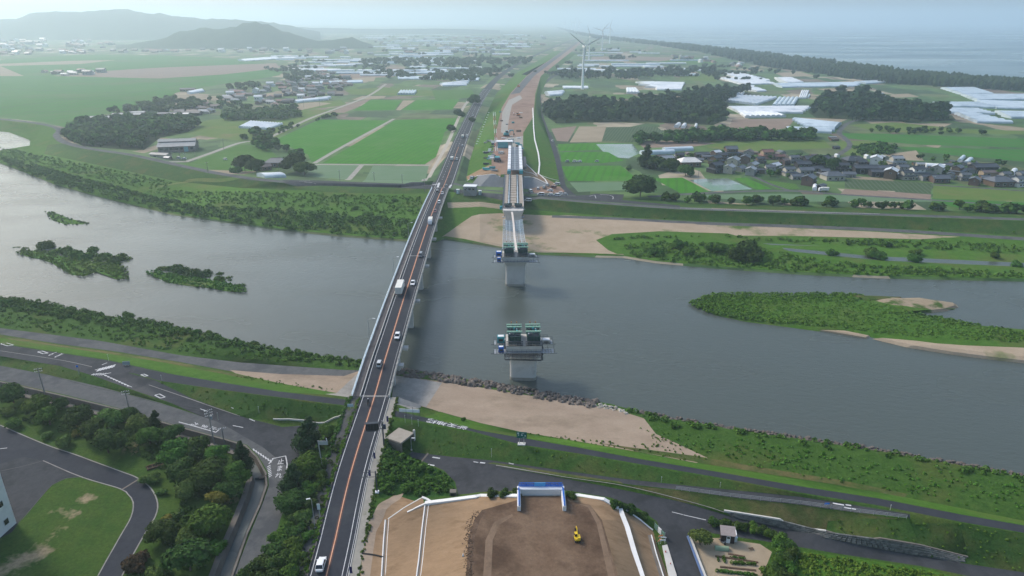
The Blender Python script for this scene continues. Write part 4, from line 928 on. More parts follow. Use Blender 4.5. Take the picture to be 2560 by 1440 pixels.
for k in range(9): r.box((xl + (xr - xl)*k/8, yb + 1.0, 1.9), (.12,.12,1.2))
for hh in (1.7, 2.1, 2.5): r.box(((xl + xr)/2, yb + 1.0, hh), (xr - xl + 1, .1, .12))
for k in range(8): r.bar((xl + (xr - xl)*k/8, yb + 1.0, 1.6), (xl + (xr - xl)*(k + 1)/8, yb + 1.0, 2.5), .05, 0, 4)
r.box(((xl + xr)/2, yb + 1.0, 1.6), (xr - xl + 1, .2, .2)); r.build('guard_rail', BLUE, ab)
MB().box(((xl + xr)/2 - .2, yb + .95, 2.1), (2.6,.16,.95)).build('blue_panel', pmat('blue_panel', (0.06,0.30,0.62), 0.5), ab)
MB().box(((xl + xr)/2, yb + .45, 1.38), (xr - xl + 1.4, 1.1, .25)).build('cap_beam', WHITE, ab)
tag(ab, 'white concrete abutment with bright blue guard rails at the end of the brown embankment', 'abutment')
# ------------------------------------------------------------------ vehicles (front towards +Y)
CARPAINT = {k: pmat('paint_' + k, c, 0.25, spec=0.5, coat=0.6) for k, c in dict(white=(0.72,0.73,0.74), silver=(0.42,0.44,0.46), grey=(0.12,0.13,0.145), black=(0.02,0.021,0.024), red=(0.16,0.03,0.035), blue=(0.05,0.09,0.20), cream=(0.55,0.52,0.45)).items()}
HEADL = pmat('headlight_glass', (0.75,0.78,0.80), 0.1, spec=0.7); TAILL = pmat('tail_light', (0.35,0.02,0.02), 0.2); PLATE = pmat('number_plate', (0.7,0.72,0.68), 0.5)
def loft(sections, mi=0, mb=None):
    """sections: list of (y, [(x,z)...]) closed rings"""
    mb = mb or MB(); n = len(sections[0][1]); o = len(mb.v)
    for y, ring in sections: mb.v += [(x, y, z) for x, z in ring]
    for i in range(len(sections) - 1):
        for k in range(n):
            a = o + i*n + k; b = o + i*n + (k+1) % n; mb.f.append((a, a + n, b + n, b)); mb.m.append(mi)
    mb.f.append(tuple(o + k for k in range(n))); mb.f.append(tuple(o + (len(sections)-1)*n + k for k in range(n))[::-1]); mb.m += [mi, mi]
    return mb
def car_proto(length, width, height, cab, van=False):
    t = empty('car'); w = width / 2; hb = height * (.58 if not van else .55); L = length / 2
    def ring(ww, z0, z1, tuck=.06): return [(-ww+tuck, z0), (ww-tuck, z0), (ww, z0+.18), (ww, z1-.14), (ww-.12, z1), (-ww+.12, z1), (-ww, z1-.14), (-ww, z0+.18)]
    body = loft([(-L, ring(w*.86,.34,hb*.88)), (-L+.18, ring(w*.97,.22,hb)), (-L*.5, ring(w,.2,hb)), (L*.35, ring(w,.2,hb*.99)), (L*.75, ring(w*.98,.2,hb*(.88 if not van else .97))), (L-.15, ring(w*.9,.24,hb*(.78 if not van else .9))), (L, ring(w*.78,.34,hb*.66))]).build('body', CARPAINT['white'], t)
    y0, y1, y2, y3 = cab
    mb = MB(); wt = w * .80; wb = w * .95; z1 = hb - .04; z2 = height
    def r4(y, ww, z): return [(-ww, y, z), (ww, y, z)]
    v = [(-wb, y0, z1), (wb, y0, z1), (wb, y3, z1), (-wb, y3, z1), (-wt, y1, z2-.04), (wt, y1, z2-.04), (wt, y2, z2-.04), (-wt, y2, z2-.04)]
    mb.add(v, [(0,1,5,4),(1,2,6,5),(2,3,7,6),(3,0,4,7),(4,5,6,7)]); mb.build('window_glass', GLASS, t)
    rf = loft([(y1 - .02, [(-wt-.02, z2-.06), (wt+.02, z2-.06), (wt-.08, z2), (-wt+.08, z2)]), ((y1+y2)/2, [(-wt-.03, z2-.05), (wt+.03, z2-.05), (wt-.08, z2+.03), (-wt+.08, z2+.03)]), (y2 + .02, [(-wt-.02, z2-.06), (wt+.02, z2-.06), (wt-.08, z2), (-wt+.08, z2)])])
    for sx in (-1, 1):
        for ya, yb_, za, zb in ((y0, y1, z1, z2), (y3, y2, z1, z2)): rf.bar((sx*wb, ya, za), (sx*wt, yb_, zb - .05), .05, 0, 4)
        rf.bar((sx*(wb+.0), (y0+y3)/2, z1), (sx*(wt+.01), (y1+y2)/2, z2 - .05), .04, 0, 4)
    rf.build('roof', CARPAINT['white'], t)
    for sx in (-1, 1):
        MB().box((sx*w*.68, L-.10, hb*.66), (w*.40,.12,.16)).build('headlight', HEADL, t); MB().box((sx*w*.72, -L+.08, hb*.78), (w*.30,.10,.20)).build('tail_light', TAILL, t)
        MB().box((sx*(w+.09), y3-.25, hb+.04), (.18,.14,.14)).build('mirror', CARPAINT['white'], t)
        for sy in (-1, 1):
            wh = MB().bar((sx*(w-.20), sy*L*.62, .31), (sx*(w+.01), sy*L*.62, .31), .31, 0, 12).build('wheel', RUBBER, t)
            MB().bar((sx*(w+.0), sy*L*.62, .31), (sx*(w+.025), sy*L*.62, .31), .19, 0, 10).build('rim', STEEL, wh)
    MB().box((0, -L-.005, hb*.5), (.42,.04,.18)).build('number_plate', PLATE, t)
    MB().box((0, L-.03, hb*.42), (w*.9,.10,.14)).build('grille', BLACK, t)
    return t
PROTO = {'hatch': car_proto(4.2, 1.75, 1.5, (-1.85,-1.25,.35,1.15)), 'kei': car_proto(3.4, 1.48, 1.68, (-1.55,-1.45,.75,1.20), True), 'van': car_proto(4.6, 1.7, 1.85, (-2.15,-2.0,1.0,1.60), True), 'sedan': car_proto(4.6, 1.76, 1.45, (-1.65,-.95,.35,1.2))}
def truck_proto(length, width, height, cab_l, boxh):
    t = empty('lorry'); L = length / 2; w = width / 2; yb = L - cab_l
    MB().box((0, (-L + yb)/2 - .05, (1.0 + height)/2), (width, L + yb - .1, height - 1.0)).build('cargo_box', mat('lorry_box', (0.62,0.62,0.58), (0.70,0.70,0.66), 0.5, 0.5), t)
    MB().box((0, 0, .85), (width*.42, length*.96, .28)).build('chassis', BLACK, t)
    hc = min(height - .3, 2.7)
    loft([(yb + .08, [(-w*.96,.55),(w*.96,.55),(w*.96,hc-.2),(w*.85,hc),(-w*.85,hc),(-w*.96,hc-.2)]), (L - .35, [(-w*.96,.5),(w*.96,.5),(w*.96,hc-.35),(w*.8,hc-.1),(-w*.8,hc-.1),(-w*.96,hc-.35)]), (L, [(-w*.92,.5),(w*.92,.5),(w*.9,hc*.5),(w*.75,hc*.58),(-w*.75,hc*.58),(-w*.9,hc*.5)])]).build('cab', CARPAINT['white'], t)
    MB().add([(-w*.82, L-.06, hc*.58), (w*.82, L-.06, hc*.58), (w*.74, L-.33, hc-.18), (-w*.74, L-.33, hc-.18)], [(0,1,2,3)]).add([(-w*.975, yb+.4, hc*.6), (-w*.975, L-.5, hc*.6), (-w*.975, L-.6, hc*.85), (-w*.975, yb+.4, hc*.85)], [(3,2,1,0)]).add([(w*.975, yb+.4, hc*.6), (w*.975, L-.5, hc*.6), (w*.975, L-.6, hc*.85), (w*.975, yb+.4, hc*.85)], [(0,1,2,3)]).build('window_glass', GLASS, t)
    for sx in (-1, 1):
        MB().box((sx*w*.7, L+.0, .85), (w*.35,.08,.2)).build('headlight', HEADL, t); MB().box((sx*w*.8, -L-.02, .9), (w*.25,.06,.18)).build('tail_light', TAILL, t)
        for y in ([L - .9, -L*.45, -L*.45 - 1.1] if length > 8 else [L - .8, -L*.5]):
            wh = MB().bar((sx*(w-.35), y, .48), (sx*(w-.02), y, .48), .48, 0, 12).build('wheel', RUBBER, t)
            MB().bar((sx*(w-.02), y, .48), (sx*(w+.01), y, .48), .25, 0, 8).build('rim', STEEL, wh)
    for k in range(2): MB().box(((k-.5)*width*.46, -L-.03, (1.0+height)/2), (width*.44,.05,height*.68)).build('rear_door', mat('lorry_door', (0.50,0.50,0.47), (0.56,0.56,0.53), 0.5, 0.5), t)
    MB().box((0, -L + .1, .62), (width*.9,.1,.12)).build('bumper', STEEL, t)
    return t
TRUCK = {'big': truck_proto(11.0, 2.5, 3.7, 2.2, 2.6), 'mid': truck_proto(6.5, 2.2, 3.0, 1.7, 2.0)}
def pickup_proto():
    t = empty('dump_truck')
    MB().box((0,-.9,1.25),(2.2,3.6,.9)).build('tipper_body', pmat('tipper_grey', (0.30,0.33,0.36), 0.6), t)
    MB().box((0,-.9,1.55),(1.9,3.3,.5)).build('load', M_redsoil, t)
    MB().box((0,1.75,1.35),(2.1,1.5,1.7),taper=.9).build('cab', CARPAINT['white'], t)
    MB().box((0,2.45,1.75),(1.75,.16,.6)).build('window_glass', GLASS, t)
    for sx in (-1,1):
        for y in (1.7,-1.6): MB().bar((sx*.75,y,.45),(sx*1.08,y,.45),.45,0,10).build('wheel', RUBBER, t)
    return t
TRUCK['dump'] = pickup_proto()
_first = {}
def vehicle(proto, key, p, rz, color, label, cat, group):
    if key not in _first: _first[key] = 1; t = proto[key]
    else: t = copy_tree(proto[key])
    t.location = p; t.rotation_euler = (0, 0, rz)
    if color:
        for ch in t.children:
            if ch.name.split('.')[0] in ('body', 'roof', 'mirror', 'cab') and ch.data: setmat(ch, 0, CARPAINT[color])
    if cat == 'van': t.name = 'van'
    return tag(t, label, cat, group)
def near_on(path, px, py):
    best = min(range(len(path)-1), key=lambda i: (project(path[i])[1] - py)**2)
    t = path[best+1] - path[best]; return best, math.atan2(-t.x, t.y), path[best].z
GRP = 'traffic on the road'
for key, px, py, away, color, label, pathn in (
    ('kei', 1098, 505, 0, 'white', 'small white car coming over the far end of the bridge', bridge_path),
    ('sedan', 1088, 527, 0, 'red', 'dark red car on the bridge just ahead of the white box van lorry', bridge_path),
    ('sedan', 1106, 482, 0, 'silver', 'silver car entering the bridge at the far junction', bridge_path),
    ('hatch', 1115, 465, 0, 'black', 'black car waiting at the far junction of the bridge', road_far),
    ('kei', 1094, 478, 1, 'black', 'dark boxy car leaving the bridge towards the far junction', bridge_path),
    ('van', 1052, 638, 0, 'grey', 'dark grey van in the right lane at mid bridge', bridge_path),
    ('sedan', 1032.5, 707, 0, 'white', 'white saloon passing the big lorry on the bridge', bridge_path),
    ('hatch', 994, 840, 0, 'white', 'white hatchback alone in the right lane near the river bank', bridge_path),
    ('kei', 949, 911, 1, 'silver', 'silver car with dark rear window in the left lane by the near bank', bridge_path),
    ('hatch', 803, 1412, 1, 'white', 'large white hatchback at the bottom of the photo heading for the bridge', road_near),
    ('kei', 1142, 397, 0, 'white', 'white car beside the dark-fronted lorry past the junction', road_far),
    ('van', 1167, 338, 0, 'white', 'white van beside the far lorry on the country road', road_far),
    ('kei', 1156, 363, 0, 'silver', 'silver car between the two lorries on the country road', road_far),
    ('hatch', 1182, 286, 1, 'white', 'white car alone far along the country road', road_far),
    ('hatch', 1207, 245, 1, 'grey', 'grey car far along the country road near the bend', road_far),
    ('kei', 1228, 215, 1, 'silver', 'faint silver car farthest along the country road', road_far)):
    i, rz, z = near_on(pathn, px, py)
    p = at(px, py + 3, z + .02)
    vehicle(PROTO, key, p, rz if away else rz + math.pi, color, label, 'van' if key == 'van' else 'car', GRP)
for key, px, py, away, label, pathn in (
    ('big', 1001, 724, 1, 'long cream box lorry driving away in the left lane of the bridge', bridge_path),
    ('mid', 1076, 555, 0, 'white box lorry coming towards the camera at the far end of the bridge', bridge_path),
    ('mid', 1130, 397, 1, 'lorry with dark rear driving away just past the junction', road_far),
    ('mid', 1156.5, 341, 1, 'lorry with pale roof driving away farther up the country road', road_far)):
    i, rz, z = near_on(pathn, px, py); vehicle(TRUCK, key, at(px, py + 4, z + .02), rz if away else rz + math.pi, None, label, 'lorry', GRP)
# parked on the site and beside the service road
PK = [(1326,480,20,'white','van'),(1345,474,-15,'white','kei'),(1360,470,-15,'silver','hatch'),(1369,464,-20,'silver','hatch'),(1383,470,60,'red','van'),(1392,462,70,'white','van'),(1375,478,75,'white','hatch'),(1352,488,80,'white','van'),(1376,489,80,'white','kei'),(1392,490,70,'white','van'),(1400,486,85,'white','kei'),(1411,488,80,'silver','hatch'),(1418,405,75,'silver','kei'),(1436,405,80,'white','kei'),(1448,405,85,'white','hatch'),(1492,405,70,'silver','kei'),(1381,354,8,'white','kei'),(563,400,70,'white','kei'),(460,398,80,'white','hatch'),(446,396,80,'white','kei'),(1320,503,75,'white','van')]
PKL = ['white van parked under the new deck by the levee road', 'small white car at the foot of the concrete slope, nearest the deck', 'silver hatchback second from the deck at the concrete slope', 'silver hatchback third from the deck at the concrete slope', 'dark red van parked at the right end of the concrete slope', 'white van behind the red van at the slope end', 'white hatchback in front of the red van on the red earth', 'white van first in the parked line beside the levee road', 'small white car second in the parked line beside the levee road', 'white van in the middle of the parked line beside the levee road', 'small white car fourth in the parked line beside the levee road', 'silver hatchback last in the parked line beside the levee road', 'silver car at the left edge of the paddy lay-by', 'small white car second in the paddy lay-by', 'white hatchback third in the paddy lay-by', 'silver car alone at the right of the paddy lay-by', 'white car driving on the service road beside the motorway works', 'white car parked by the farmhouse trees beside the levee', 'white hatchback right of the pair parked by the big shed', 'small white car left of the pair parked by the big shed', 'long white vehicle on the levee road right of the new deck']
for (px, py, a, c, k), lab in zip(PK, PKL):
    vehicle(PROTO, k, G(px, py) + Vector((0, 0, .03)), R(a), c, lab, 'van' if k == 'van' else 'car', 'parked cars')
vehicle(TRUCK, 'dump', G(1180, 447) + Vector((0,0,.05)), R(170), None, 'small site tipper on bare earth left of the concrete slope', 'lorry', None)
vehicle(TRUCK, 'mid', G(2058, 479) + Vector((0,0,.03)), R(85), None, 'white lorry parked side-on in front of the village garage', 'lorry', None)

# motorcycle and rider
i, rz, z = near_on(road_near, 921, 1010)
mp = at(921, 1010, z + .02)
mc = empty('motorcycle', tuple(mp), rz)
for y in (-.68, .68):
    wh = MB()
    for k in range(14):
        a, b = 2*math.pi*k/14, 2*math.pi*(k+1)/14; wh.bar((0, y + .29*math.cos(a), .31 + .29*math.sin(a)), (0, y + .29*math.cos(b), .31 + .29*math.sin(b)), .055, 0, 6)
    wh.bar((-.05,y,.31),(.05,y,.31),.2,0,8); wh.build('wheel', RUBBER, mc)
loft([(-.75, [(-.12,.72),(.12,.72),(.10,.86),(-.10,.86)]), (-.2, [(-.16,.5),(.16,.5),(.15,.80),(-.15,.80)]), (.3, [(-.18,.45),(.18,.45),(.17,.95),(-.17,.95)]), (.62, [(-.1,.6),(.1,.6),(.12,.98),(-.12,.98)])]).build('body', CARPAINT['black'], mc)
MB().bar((-.36,.48,1.05),(.36,.48,1.05),.025).bar((-.05,.68,.31),(-.05,.45,1.05),.03).bar((.05,.68,.31),(.05,.45,1.05),.03).build('handlebar', STEEL, mc)
MB().box((0,-.8,.95),(.4,.32,.28)).build('top_box', BLACK, mc); MB().box((0,-.92,.7),(.14,.05,.08)).build('tail_light', TAILL, mc)
tag(mc, 'black motorcycle riding towards the bridge joint', 'motorcycle')
def skin_body(name, joints, edges, m, parent=None, sub=2):
    me = bpy.data.meshes.new(name); me.from_pydata([j[:3] for j in joints], edges, []); me.materials.append(m)
    o = link(name, me, parent); mod = o.modifiers.new('skin', 'SKIN')
    sv = me.skin_vertices[0].data if me.skin_vertices else None
    if sv is None:
        lay = me.attributes
    for k, j in enumerate(joints):
        if me.skin_vertices: me.skin_vertices[0].data[k].radius = (j[3], j[3] * .9); me.skin_vertices[0].data[k].use_root = (k == 0)
    s = o.modifiers.new('sub', 'SUBSURF'); s.levels = sub; s.render_levels = sub
    return o
J = [(0,-.28,.92,.17),(0,-.22,1.12,.18),(0,-.10,1.34,.19),(0,.02,1.50,.09),(0,.07,1.62,.075),
     (-.20,-.06,1.40,.085),(-.34,.14,1.22,.06),(-.33,.40,1.08,.045),(-.31,.47,1.07,.045),(.20,-.06,1.40,.085),(.34,.14,1.22,.06),(.33,.40,1.08,.045),(.31,.47,1.07,.045),
     (-.13,-.26,.88,.12),(-.24,.16,.80,.09),(-.21,-.08,.42,.065),(-.20,.06,.34,.05),(.13,-.26,.88,.12),(.24,.16,.80,.09),(.21,-.08,.42,.065),(.20,.06,.34,.05)]
E = [(0,1),(1,2),(2,3),(3,4),(2,5),(5,6),(6,7),(7,8),(2,9),(9,10),(10,11),(11,12),(0,13),(13,14),(14,15),(15,16),(0,17),(17,18),(18,19),(19,20)]
pr = empty('person', tuple(mp), rz)
me = bpy.data.meshes.new('body'); me.from_pydata([j[:3] for j in J], E, []); me.materials.append(mat('dark_jacket', (0.018,0.02,0.028), (0.03,0.032,0.04), 6.0, 0.85))
bo = link('body', me, pr); bo.modifiers.new('skin', 'SKIN')
bpy.context.view_layer.update()
if not me.skin_vertices:
    import bmesh
    bm = bmesh.new(); bm.from_mesh(me); ly = bm.verts.layers.skin.verify(); bm.verts.ensure_lookup_table()
    for k, j in enumerate(J): bm.verts[k][ly].radius = (j[3], j[3]*.9); bm.verts[k][ly].use_root = (k == 0)
    bm.to_mesh(me); bm.free()
else:
    for k, j in enumerate(J): me.skin_vertices[0].data[k].radius = (j[3], j[3]*.9); me.skin_vertices[0].data[k].use_root = (k == 0)
s = bo.modifiers.new('sub', 'SUBSURF'); s.levels = 1; s.render_levels = 1
def ball(c, r, n=8, sq=(1,1,1)):
    v = []; f = []
    for i in range(n + 1):
        a = math.pi * i / n
        for k in range(2*n): b = math.pi * k / n; v.append((c[0] + r*sq[0]*math.sin(a)*math.cos(b), c[1] + r*sq[1]*math.sin(a)*math.sin(b), c[2] + r*sq[2]*math.cos(a)))
    for i in range(n):
        for k in range(2*n): f.append((i*2*n+k, (i+1)*2*n+k, (i+1)*2*n+(k+1) % (2*n), i*2*n+(k+1) % (2*n)))
    return v, f
MB().add(*ball((0,.09,1.70),.135,8,(1,1.1,1.05))).build('head', pmat('skin', (0.45,0.30,0.22), 0.6), pr, smooth=True)
MB().add(*ball((0,.08,1.74),.165,8,(1,1.15,1.0))).build('helmet', CARPAINT['white'], pr, smooth=True)
MB().add([(-.11,.235,1.68),(.11,.235,1.68),(.12,.215,1.78),(-.12,.215,1.78)],[(0,1,2,3)]).build('visor', GLASS, pr)
tag(pr, 'rider in dark clothes and white helmet leaning forward on the motorcycle', 'person')
# ------------------------------------------------------------------ foliage
def leafmat(name, a, b, isl=.35, objr=.14):
    m = mat(name, a, b, 0.35, 0.8, spec=0.04, island=isl, objr=objr)
    return m
LF_DARK = leafmat('leaves_dark', (0.026,0.055,0.014), (0.046,0.084,0.020))
LF_MID = leafmat('leaves_mid', (0.040,0.090,0.015), (0.066,0.128,0.023))
LF_GRASS = leafmat('grass_tufts', (0.055,0.130,0.016), (0.088,0.165,0.026), .3, .05)
LF_LIGHT = leafmat('leaves_light', (0.055,0.105,0.024), (0.085,0.135,0.034))
LF_YELL = leafmat('leaves_yellow', (0.115,0.125,0.024), (0.160,0.150,0.030))
LF_PINE = leafmat('needles', (0.018,0.038,0.015), (0.030,0.054,0.020))
LF_RED = leafmat('leaves_russet', (0.055,0.045,0.022), (0.075,0.055,0.028))
LF_BAMB = leafmat('leaves_bamboo', (0.085,0.130,0.045), (0.120,0.160,0.060))
BARK = mat('bark', (0.075,0.060,0.045), (0.11,0.09,0.07), 3.0, 0.95)
def leaves_np(cent, rad, n, rs, size, flat=1.0, up=.35, core=True):
    """leaf quads over a set of lobes. cent (k,3), rad (k,)"""
    k = len(cent); pr = rad**2 / (rad**2).sum()
    li = rs.choice(k, n, p=pr)
    d = rs.normal(size=(n, 3)); d /= np.linalg.norm(d, axis=1)[:, None]
    d[:, 2] = np.where(d[:, 2] < -.35, -d[:, 2], d[:, 2])
    rr = rad[li] * (.72 + .36 * rs.random(n))
    P = cent[li] + d * rr[:, None] * np.array([1, 1, flat])
    N = d + rs.normal(size=(n, 3)) * .45; N[:, 2] += up; N /= np.linalg.norm(N, axis=1)[:, None]
    T = np.cross(N, rs.normal(size=(n, 3))); T /= np.linalg.norm(T, axis=1)[:, None] + 1e-9
    B = np.cross(N, T); s = size * (.6 + .8 * rs.random(n))[:, None]
    V = np.stack([P - T*s - B*s*.6, P + T*s - B*s*.6, P + T*s*.7 + B*s*.7, P - T*s*.7 + B*s*.7], 1).reshape(-1, 3)
    return V
def np_mesh(name, V, quads, mats, midx=None):
    me = bpy.data.meshes.new(name); me.vertices.add(len(V)); me.vertices.foreach_set('co', np.asarray(V, np.float32).ravel())
    nq = len(quads); me.loops.add(nq*4); me.polygons.add(nq)
    me.loops.foreach_set('vertex_index', np.asarray(quads, np.int32).ravel()); me.polygons.foreach_set('loop_start', np.arange(0, nq*4, 4, dtype=np.int32))
    for m in mats: me.materials.append(m)
    if midx is not None: me.polygons.foreach_set('material_index', np.asarray(midx, np.int32))
    me.update(calc_edges=True); me.validate(); return me
def blob_quads(c, r, n=5, m=8):
    V = []; Q = []
    for i in range(n + 1):
        a = math.pi * i / n
        for k in range(m): b = 2*math.pi*k/m; V.append((c[0] + r[0]*math.sin(a)*math.cos(b), c[1] + r[1]*math.sin(a)*math.sin(b), c[2] + r[2]*math.cos(a)))
    for i in range(n):
        for k in range(m): Q.append((i*m+k, (i+1)*m+k, (i+1)*m+(k+1) % m, i*m+(k+1) % m))
    return np.array(V), np.array(Q)
def crown(seed, n, lf, style='round', lsize=.10):
    """crown about the origin, radius about 1 (round) — height follows style"""
    rs = np.random.RandomState(seed)
    if style == 'round':
        k = 11; c = rs.normal(size=(k, 3)); c /= np.linalg.norm(c, axis=1)[:, None]; c *= (.52 + .16*rs.random(k))[:, None]; c[:, 2] = np.abs(c[:, 2])*.8 - .12; r = .36 + .18*rs.random(k)
    elif style == 'cone':
        k = 13; z = np.linspace(-.7, 1.25, k); a = rs.random(k)*6.28; w = (1.35 - z)/2.1*.62; c = np.stack([np.cos(a)*w, np.sin(a)*w, z], 1); r = .18 + .42*(1.35 - z)/2.1
    elif style == 'pine':
        k = 9; a = rs.random(k)*6.28; z = rs.uniform(-.35, .95, k); w = rs.uniform(.15, .6, k); c = np.stack([np.cos(a)*w, np.sin(a)*w, z], 1); r = .24 + .2*rs.random(k)
    elif style == 'bush':
        k = 9; a = rs.random(k)*6.28; w = rs.random(k)*.65; c = np.stack([np.cos(a)*w, np.sin(a)*w, .25 + .3*rs.random(k)], 1); r = .30 + .2*rs.random(k)
    V = leaves_np(c, r, n, rs, lsize, flat=.85 if style != 'pine' else .55); nq = len(V)//4; Q = np.arange(nq*4).reshape(-1, 4)
    for i in range(k):                       # a dark inner mass so that the crown is not hollow
        bv, bq = blob_quads(c[i], (r[i]*.78, r[i]*.78, r[i]*.66), 4, 6); Q = np.concatenate([Q, bq + len(V)]); V = np.concatenate([V, bv])
    return np_mesh('crown', V, Q, [lf])
def trunk_mesh(h, r):
    m = MB().bar((0,0,0),(.04,.02,h*.55),r,0,7,r*.75); m.bar((.04,.02,h*.55),(0,0,h),r*.75,0,7,r*.35)
    for a in (0.4, 2.4, 4.5): m.bar((.03,.01,h*.55),(.55*math.cos(a),.55*math.sin(a),h*.95),r*.45,0,5,r*.15)
    return m.mesh('trunk', BARK)
CRN = {'round': [crown(10+i, 2400, LF_MID, 'round', .062) for i in range(4)], 'cone': [crown(30+i, 2000, LF_PINE, 'cone', .055) for i in range(2)], 'bush': [crown(50+i, 1100, LF_MID, 'bush', .07) for i in range(3)], 'pine': [crown(70+i, 420, LF_PINE, 'pine', .12) for i in range(3)]}
TRK = trunk_mesh(1.0, .10)
def tree(p, rad, ht, style, lf, label, cat='tree', group=None, name='tree'):
    """ht: height of the crown's centre above the ground"""
    t = empty(name, tuple(p), rnd.random()*6.28)
    c = link('crown', rnd.choice(CRN[style]), t); c.location = (0, 0, ht); c.scale = (rad, rad*rnd.uniform(.9, 1.1), rad*rnd.uniform(.85, 1.05))
    setmat(c, 0, lf)
    k = link('trunk', TRK, t); k.scale = (rad*.75 if rad < 2 else 1.6 + rad*.2,)*2 + (max(.6, ht),)
    return tag(t, label, cat, group)
def tree_px(px, py, dpx, style, lf, label, hfac=1.0, group=None, cat='tree', name='tree'):
    """tree whose crown is centred on a photo pixel and dpx photo pixels wide"""
    g = G(px, py + dpx*.45); s = scale_at(g); rad = dpx / s / 2 / .95
    ht = rad * (.62 if style == 'round' else .85 if style == 'cone' else .2) * hfac + (.3 if style in ('round', 'cone') else 0)
    p = at(px, py, g.z + ht); z = gz(p.x, p.y); p = at(px, py, z + ht)
    if style == 'bush':
        ht = .0; p = at(px, py, z + rad*.35)
        return bush(Vector((p.x, p.y, gz(p.x, p.y))), rad, lf, label, group, cat)
    return tree(Vector((p.x, p.y, z)), rad, ht, style, lf, label, cat, group, name)
def bush(p, rad, lf, label, group=None, cat='shrub', name='shrub', flat=1.0):
    t = empty(name, tuple(p), rnd.random()*6.28)
    c = link('foliage', rnd.choice(CRN['bush']), t); c.scale = (rad*1.12, rad*rnd.uniform(.95, 1.25), rad*rnd.uniform(1.0, 1.35)*flat); c.location = (0, 0, -.05*rad); setmat(c, 0, lf)
    k = link('stem', TRK, t); k.scale = (rad*.5, rad*.5, rad*.5)
    return tag(t, label, cat, group)

# near left garden: crown centres (px, py), width in photo pixels, kind, leaf, label
NL = [(28,985,70,'round',LF_DARK,'dark broadleaf tree at the left edge beside the canal'),(92,1012,66,'round',LF_MID,'broadleaf tree second from the left edge along the canal'),
 (22,1030,44,'bush',LF_LIGHT,'light green bush at the left edge above the yard'),(120,1042,62,'round',LF_MID,'mid green tree in front of the canal, third from the left edge'),(196,1040,66,'round',LF_DARK,'rounded dark tree alone on the lawn by the canal'),
 (150,1010,40,'round',LF_DARK,'small dark tree behind the third canal tree'),(195,1085,34,'bush',LF_YELL,'small yellow-green bush at the foot of the big dark group'),(232,1075,70,'round',LF_DARK,'very dark tree at the left of the big group over the yard bend'),
 (275,1045,64,'round',LF_LIGHT,'lighter tree on top of the big group by the canal'),(320,1040,50,'round',LF_DARK,'dark tree at the canal edge behind the lighter tree'),(265,1105,90,'round',LF_DARK,'widest dark tree of the big group above the yard road'),
 (345,1060,60,'round',LF_LIGHT,'light green tree right of the big group'),(390,1055,46,'cone',LF_PINE,'pointed dark conifer at the canal wall'),(372,1090,60,'round',LF_MID,'round mid green tree below the pointed conifer'),(430,1085,58,'round',LF_DARK,'dark tree at the canal corner left of the big clump'),
 (440,1130,76,'round',LF_MID,'tree at the upper left of the big clump by the canal bend'),(490,1120,74,'round',LF_DARK,'dark tree at the top of the big clump by the canal bend'),(545,1135,66,'round',LF_MID,'tree at the upper right of the big clump'),(605,1140,60,'cone',LF_PINE,'dark conifer at the canal bend'),
 (455,1180,90,'round',LF_DARK,'big dark tree in the middle left of the clump'),(520,1185,96,'round',LF_DARK,'big dark tree in the centre of the clump'),(585,1185,76,'round',LF_MID,'tree at the right of the clump over the canal wall'),
 (470,1225,60,'round',LF_LIGHT,'lighter tree at the lower left of the clump'),(570,1228,70,'round',LF_DARK,'dark tree at the lower right of the clump'),(543,1248,62,'round',LF_YELL,'bright yellow-green round tree below the clump'),
 (520,1300,100,'round',LF_MID,'large mid green tree below the yellow one'),(405,1330,80,'round',LF_DARK,'dark round tree by the yard road with yellow top'),(415,1300,40,'bush',LF_YELL,'yellow-tipped bush above the dark round tree'),(470,1345,62,'round',LF_LIGHT,'light green round tree between two dark ones'),
 (470,1395,110,'round',LF_DARK,'large dark dome tree at the bottom of the garden'),(345,1408,72,'bush',LF_RED,'russet low bush beside the yard road'),(395,1430,60,'bush',LF_LIGHT,'light bush at the bottom edge of the garden'),(545,1370,50,'bush',LF_MID,'bush beside the canal wall near the bottom'),
 (375,1198,46,'bush',LF_LIGHT,'rounded clipped shrub at the outer bend of the yard road'),(405,1230,28,'bush',LF_LIGHT,'small hedge block right of the bend'),(118,1088,36,'bush',LF_LIGHT,'low shrub at the edge of the yard, left'),(158,1105,54,'bush',LF_LIGHT,'low spreading shrub at the edge of the yard, middle'),(30,1060,50,'bush',LF_MID,'low shrub at the edge of the yard, far left')]
for a in NL:
    tree_px(a[0], a[1], a[2], a[3], a[4], a[5], group='garden trees by the canal', cat='tree' if a[3] != 'bush' else 'shrub')
# embankment of the road, left
for a in [(775,1095,92,'cone',LF_PINE,'tall dark conifer beside the road above the junction'),(820,1075,44,'round',LF_MID,'small tree right of the tall conifer'),(770,1165,80,'round',LF_MID,'green tree below the sign pole beside the road'),(735,1205,80,'cone',LF_PINE,'dark conifer on the road bank over the lower road'),
          (730,1255,80,'round',LF_DARK,'dark tree on the road bank below the conifer'),(775,1225,56,'bush',LF_MID,'shrub on the road bank left of the lamp'),(760,1290,50,'bush',LF_LIGHT,'light shrub on the road bank near the lamp')]:
    tree_px(*a, group='trees on the road bank', cat='tree' if a[3] != 'bush' else 'shrub')
bk = [(705,1340,60),(740,1330,50),(690,1375,64),(730,1370,60),(660,1410,70),(705,1405,66),(745,1395,44),(620,1435,60),(670,1440,70),(720,1440,60),(780,1260,40),(745,1300,46),(800,1185,36),(790,1140,40),(810,1205,30),(770,1340,30)]
for i, (x, y, d) in enumerate(bk):
    tree_px(x, y, d, 'bush', LF_DARK if i % 3 else LF_MID, 'dense dark shrub on the bank between the road and the canal lane', group='shrubs on the road bank', cat='shrub')
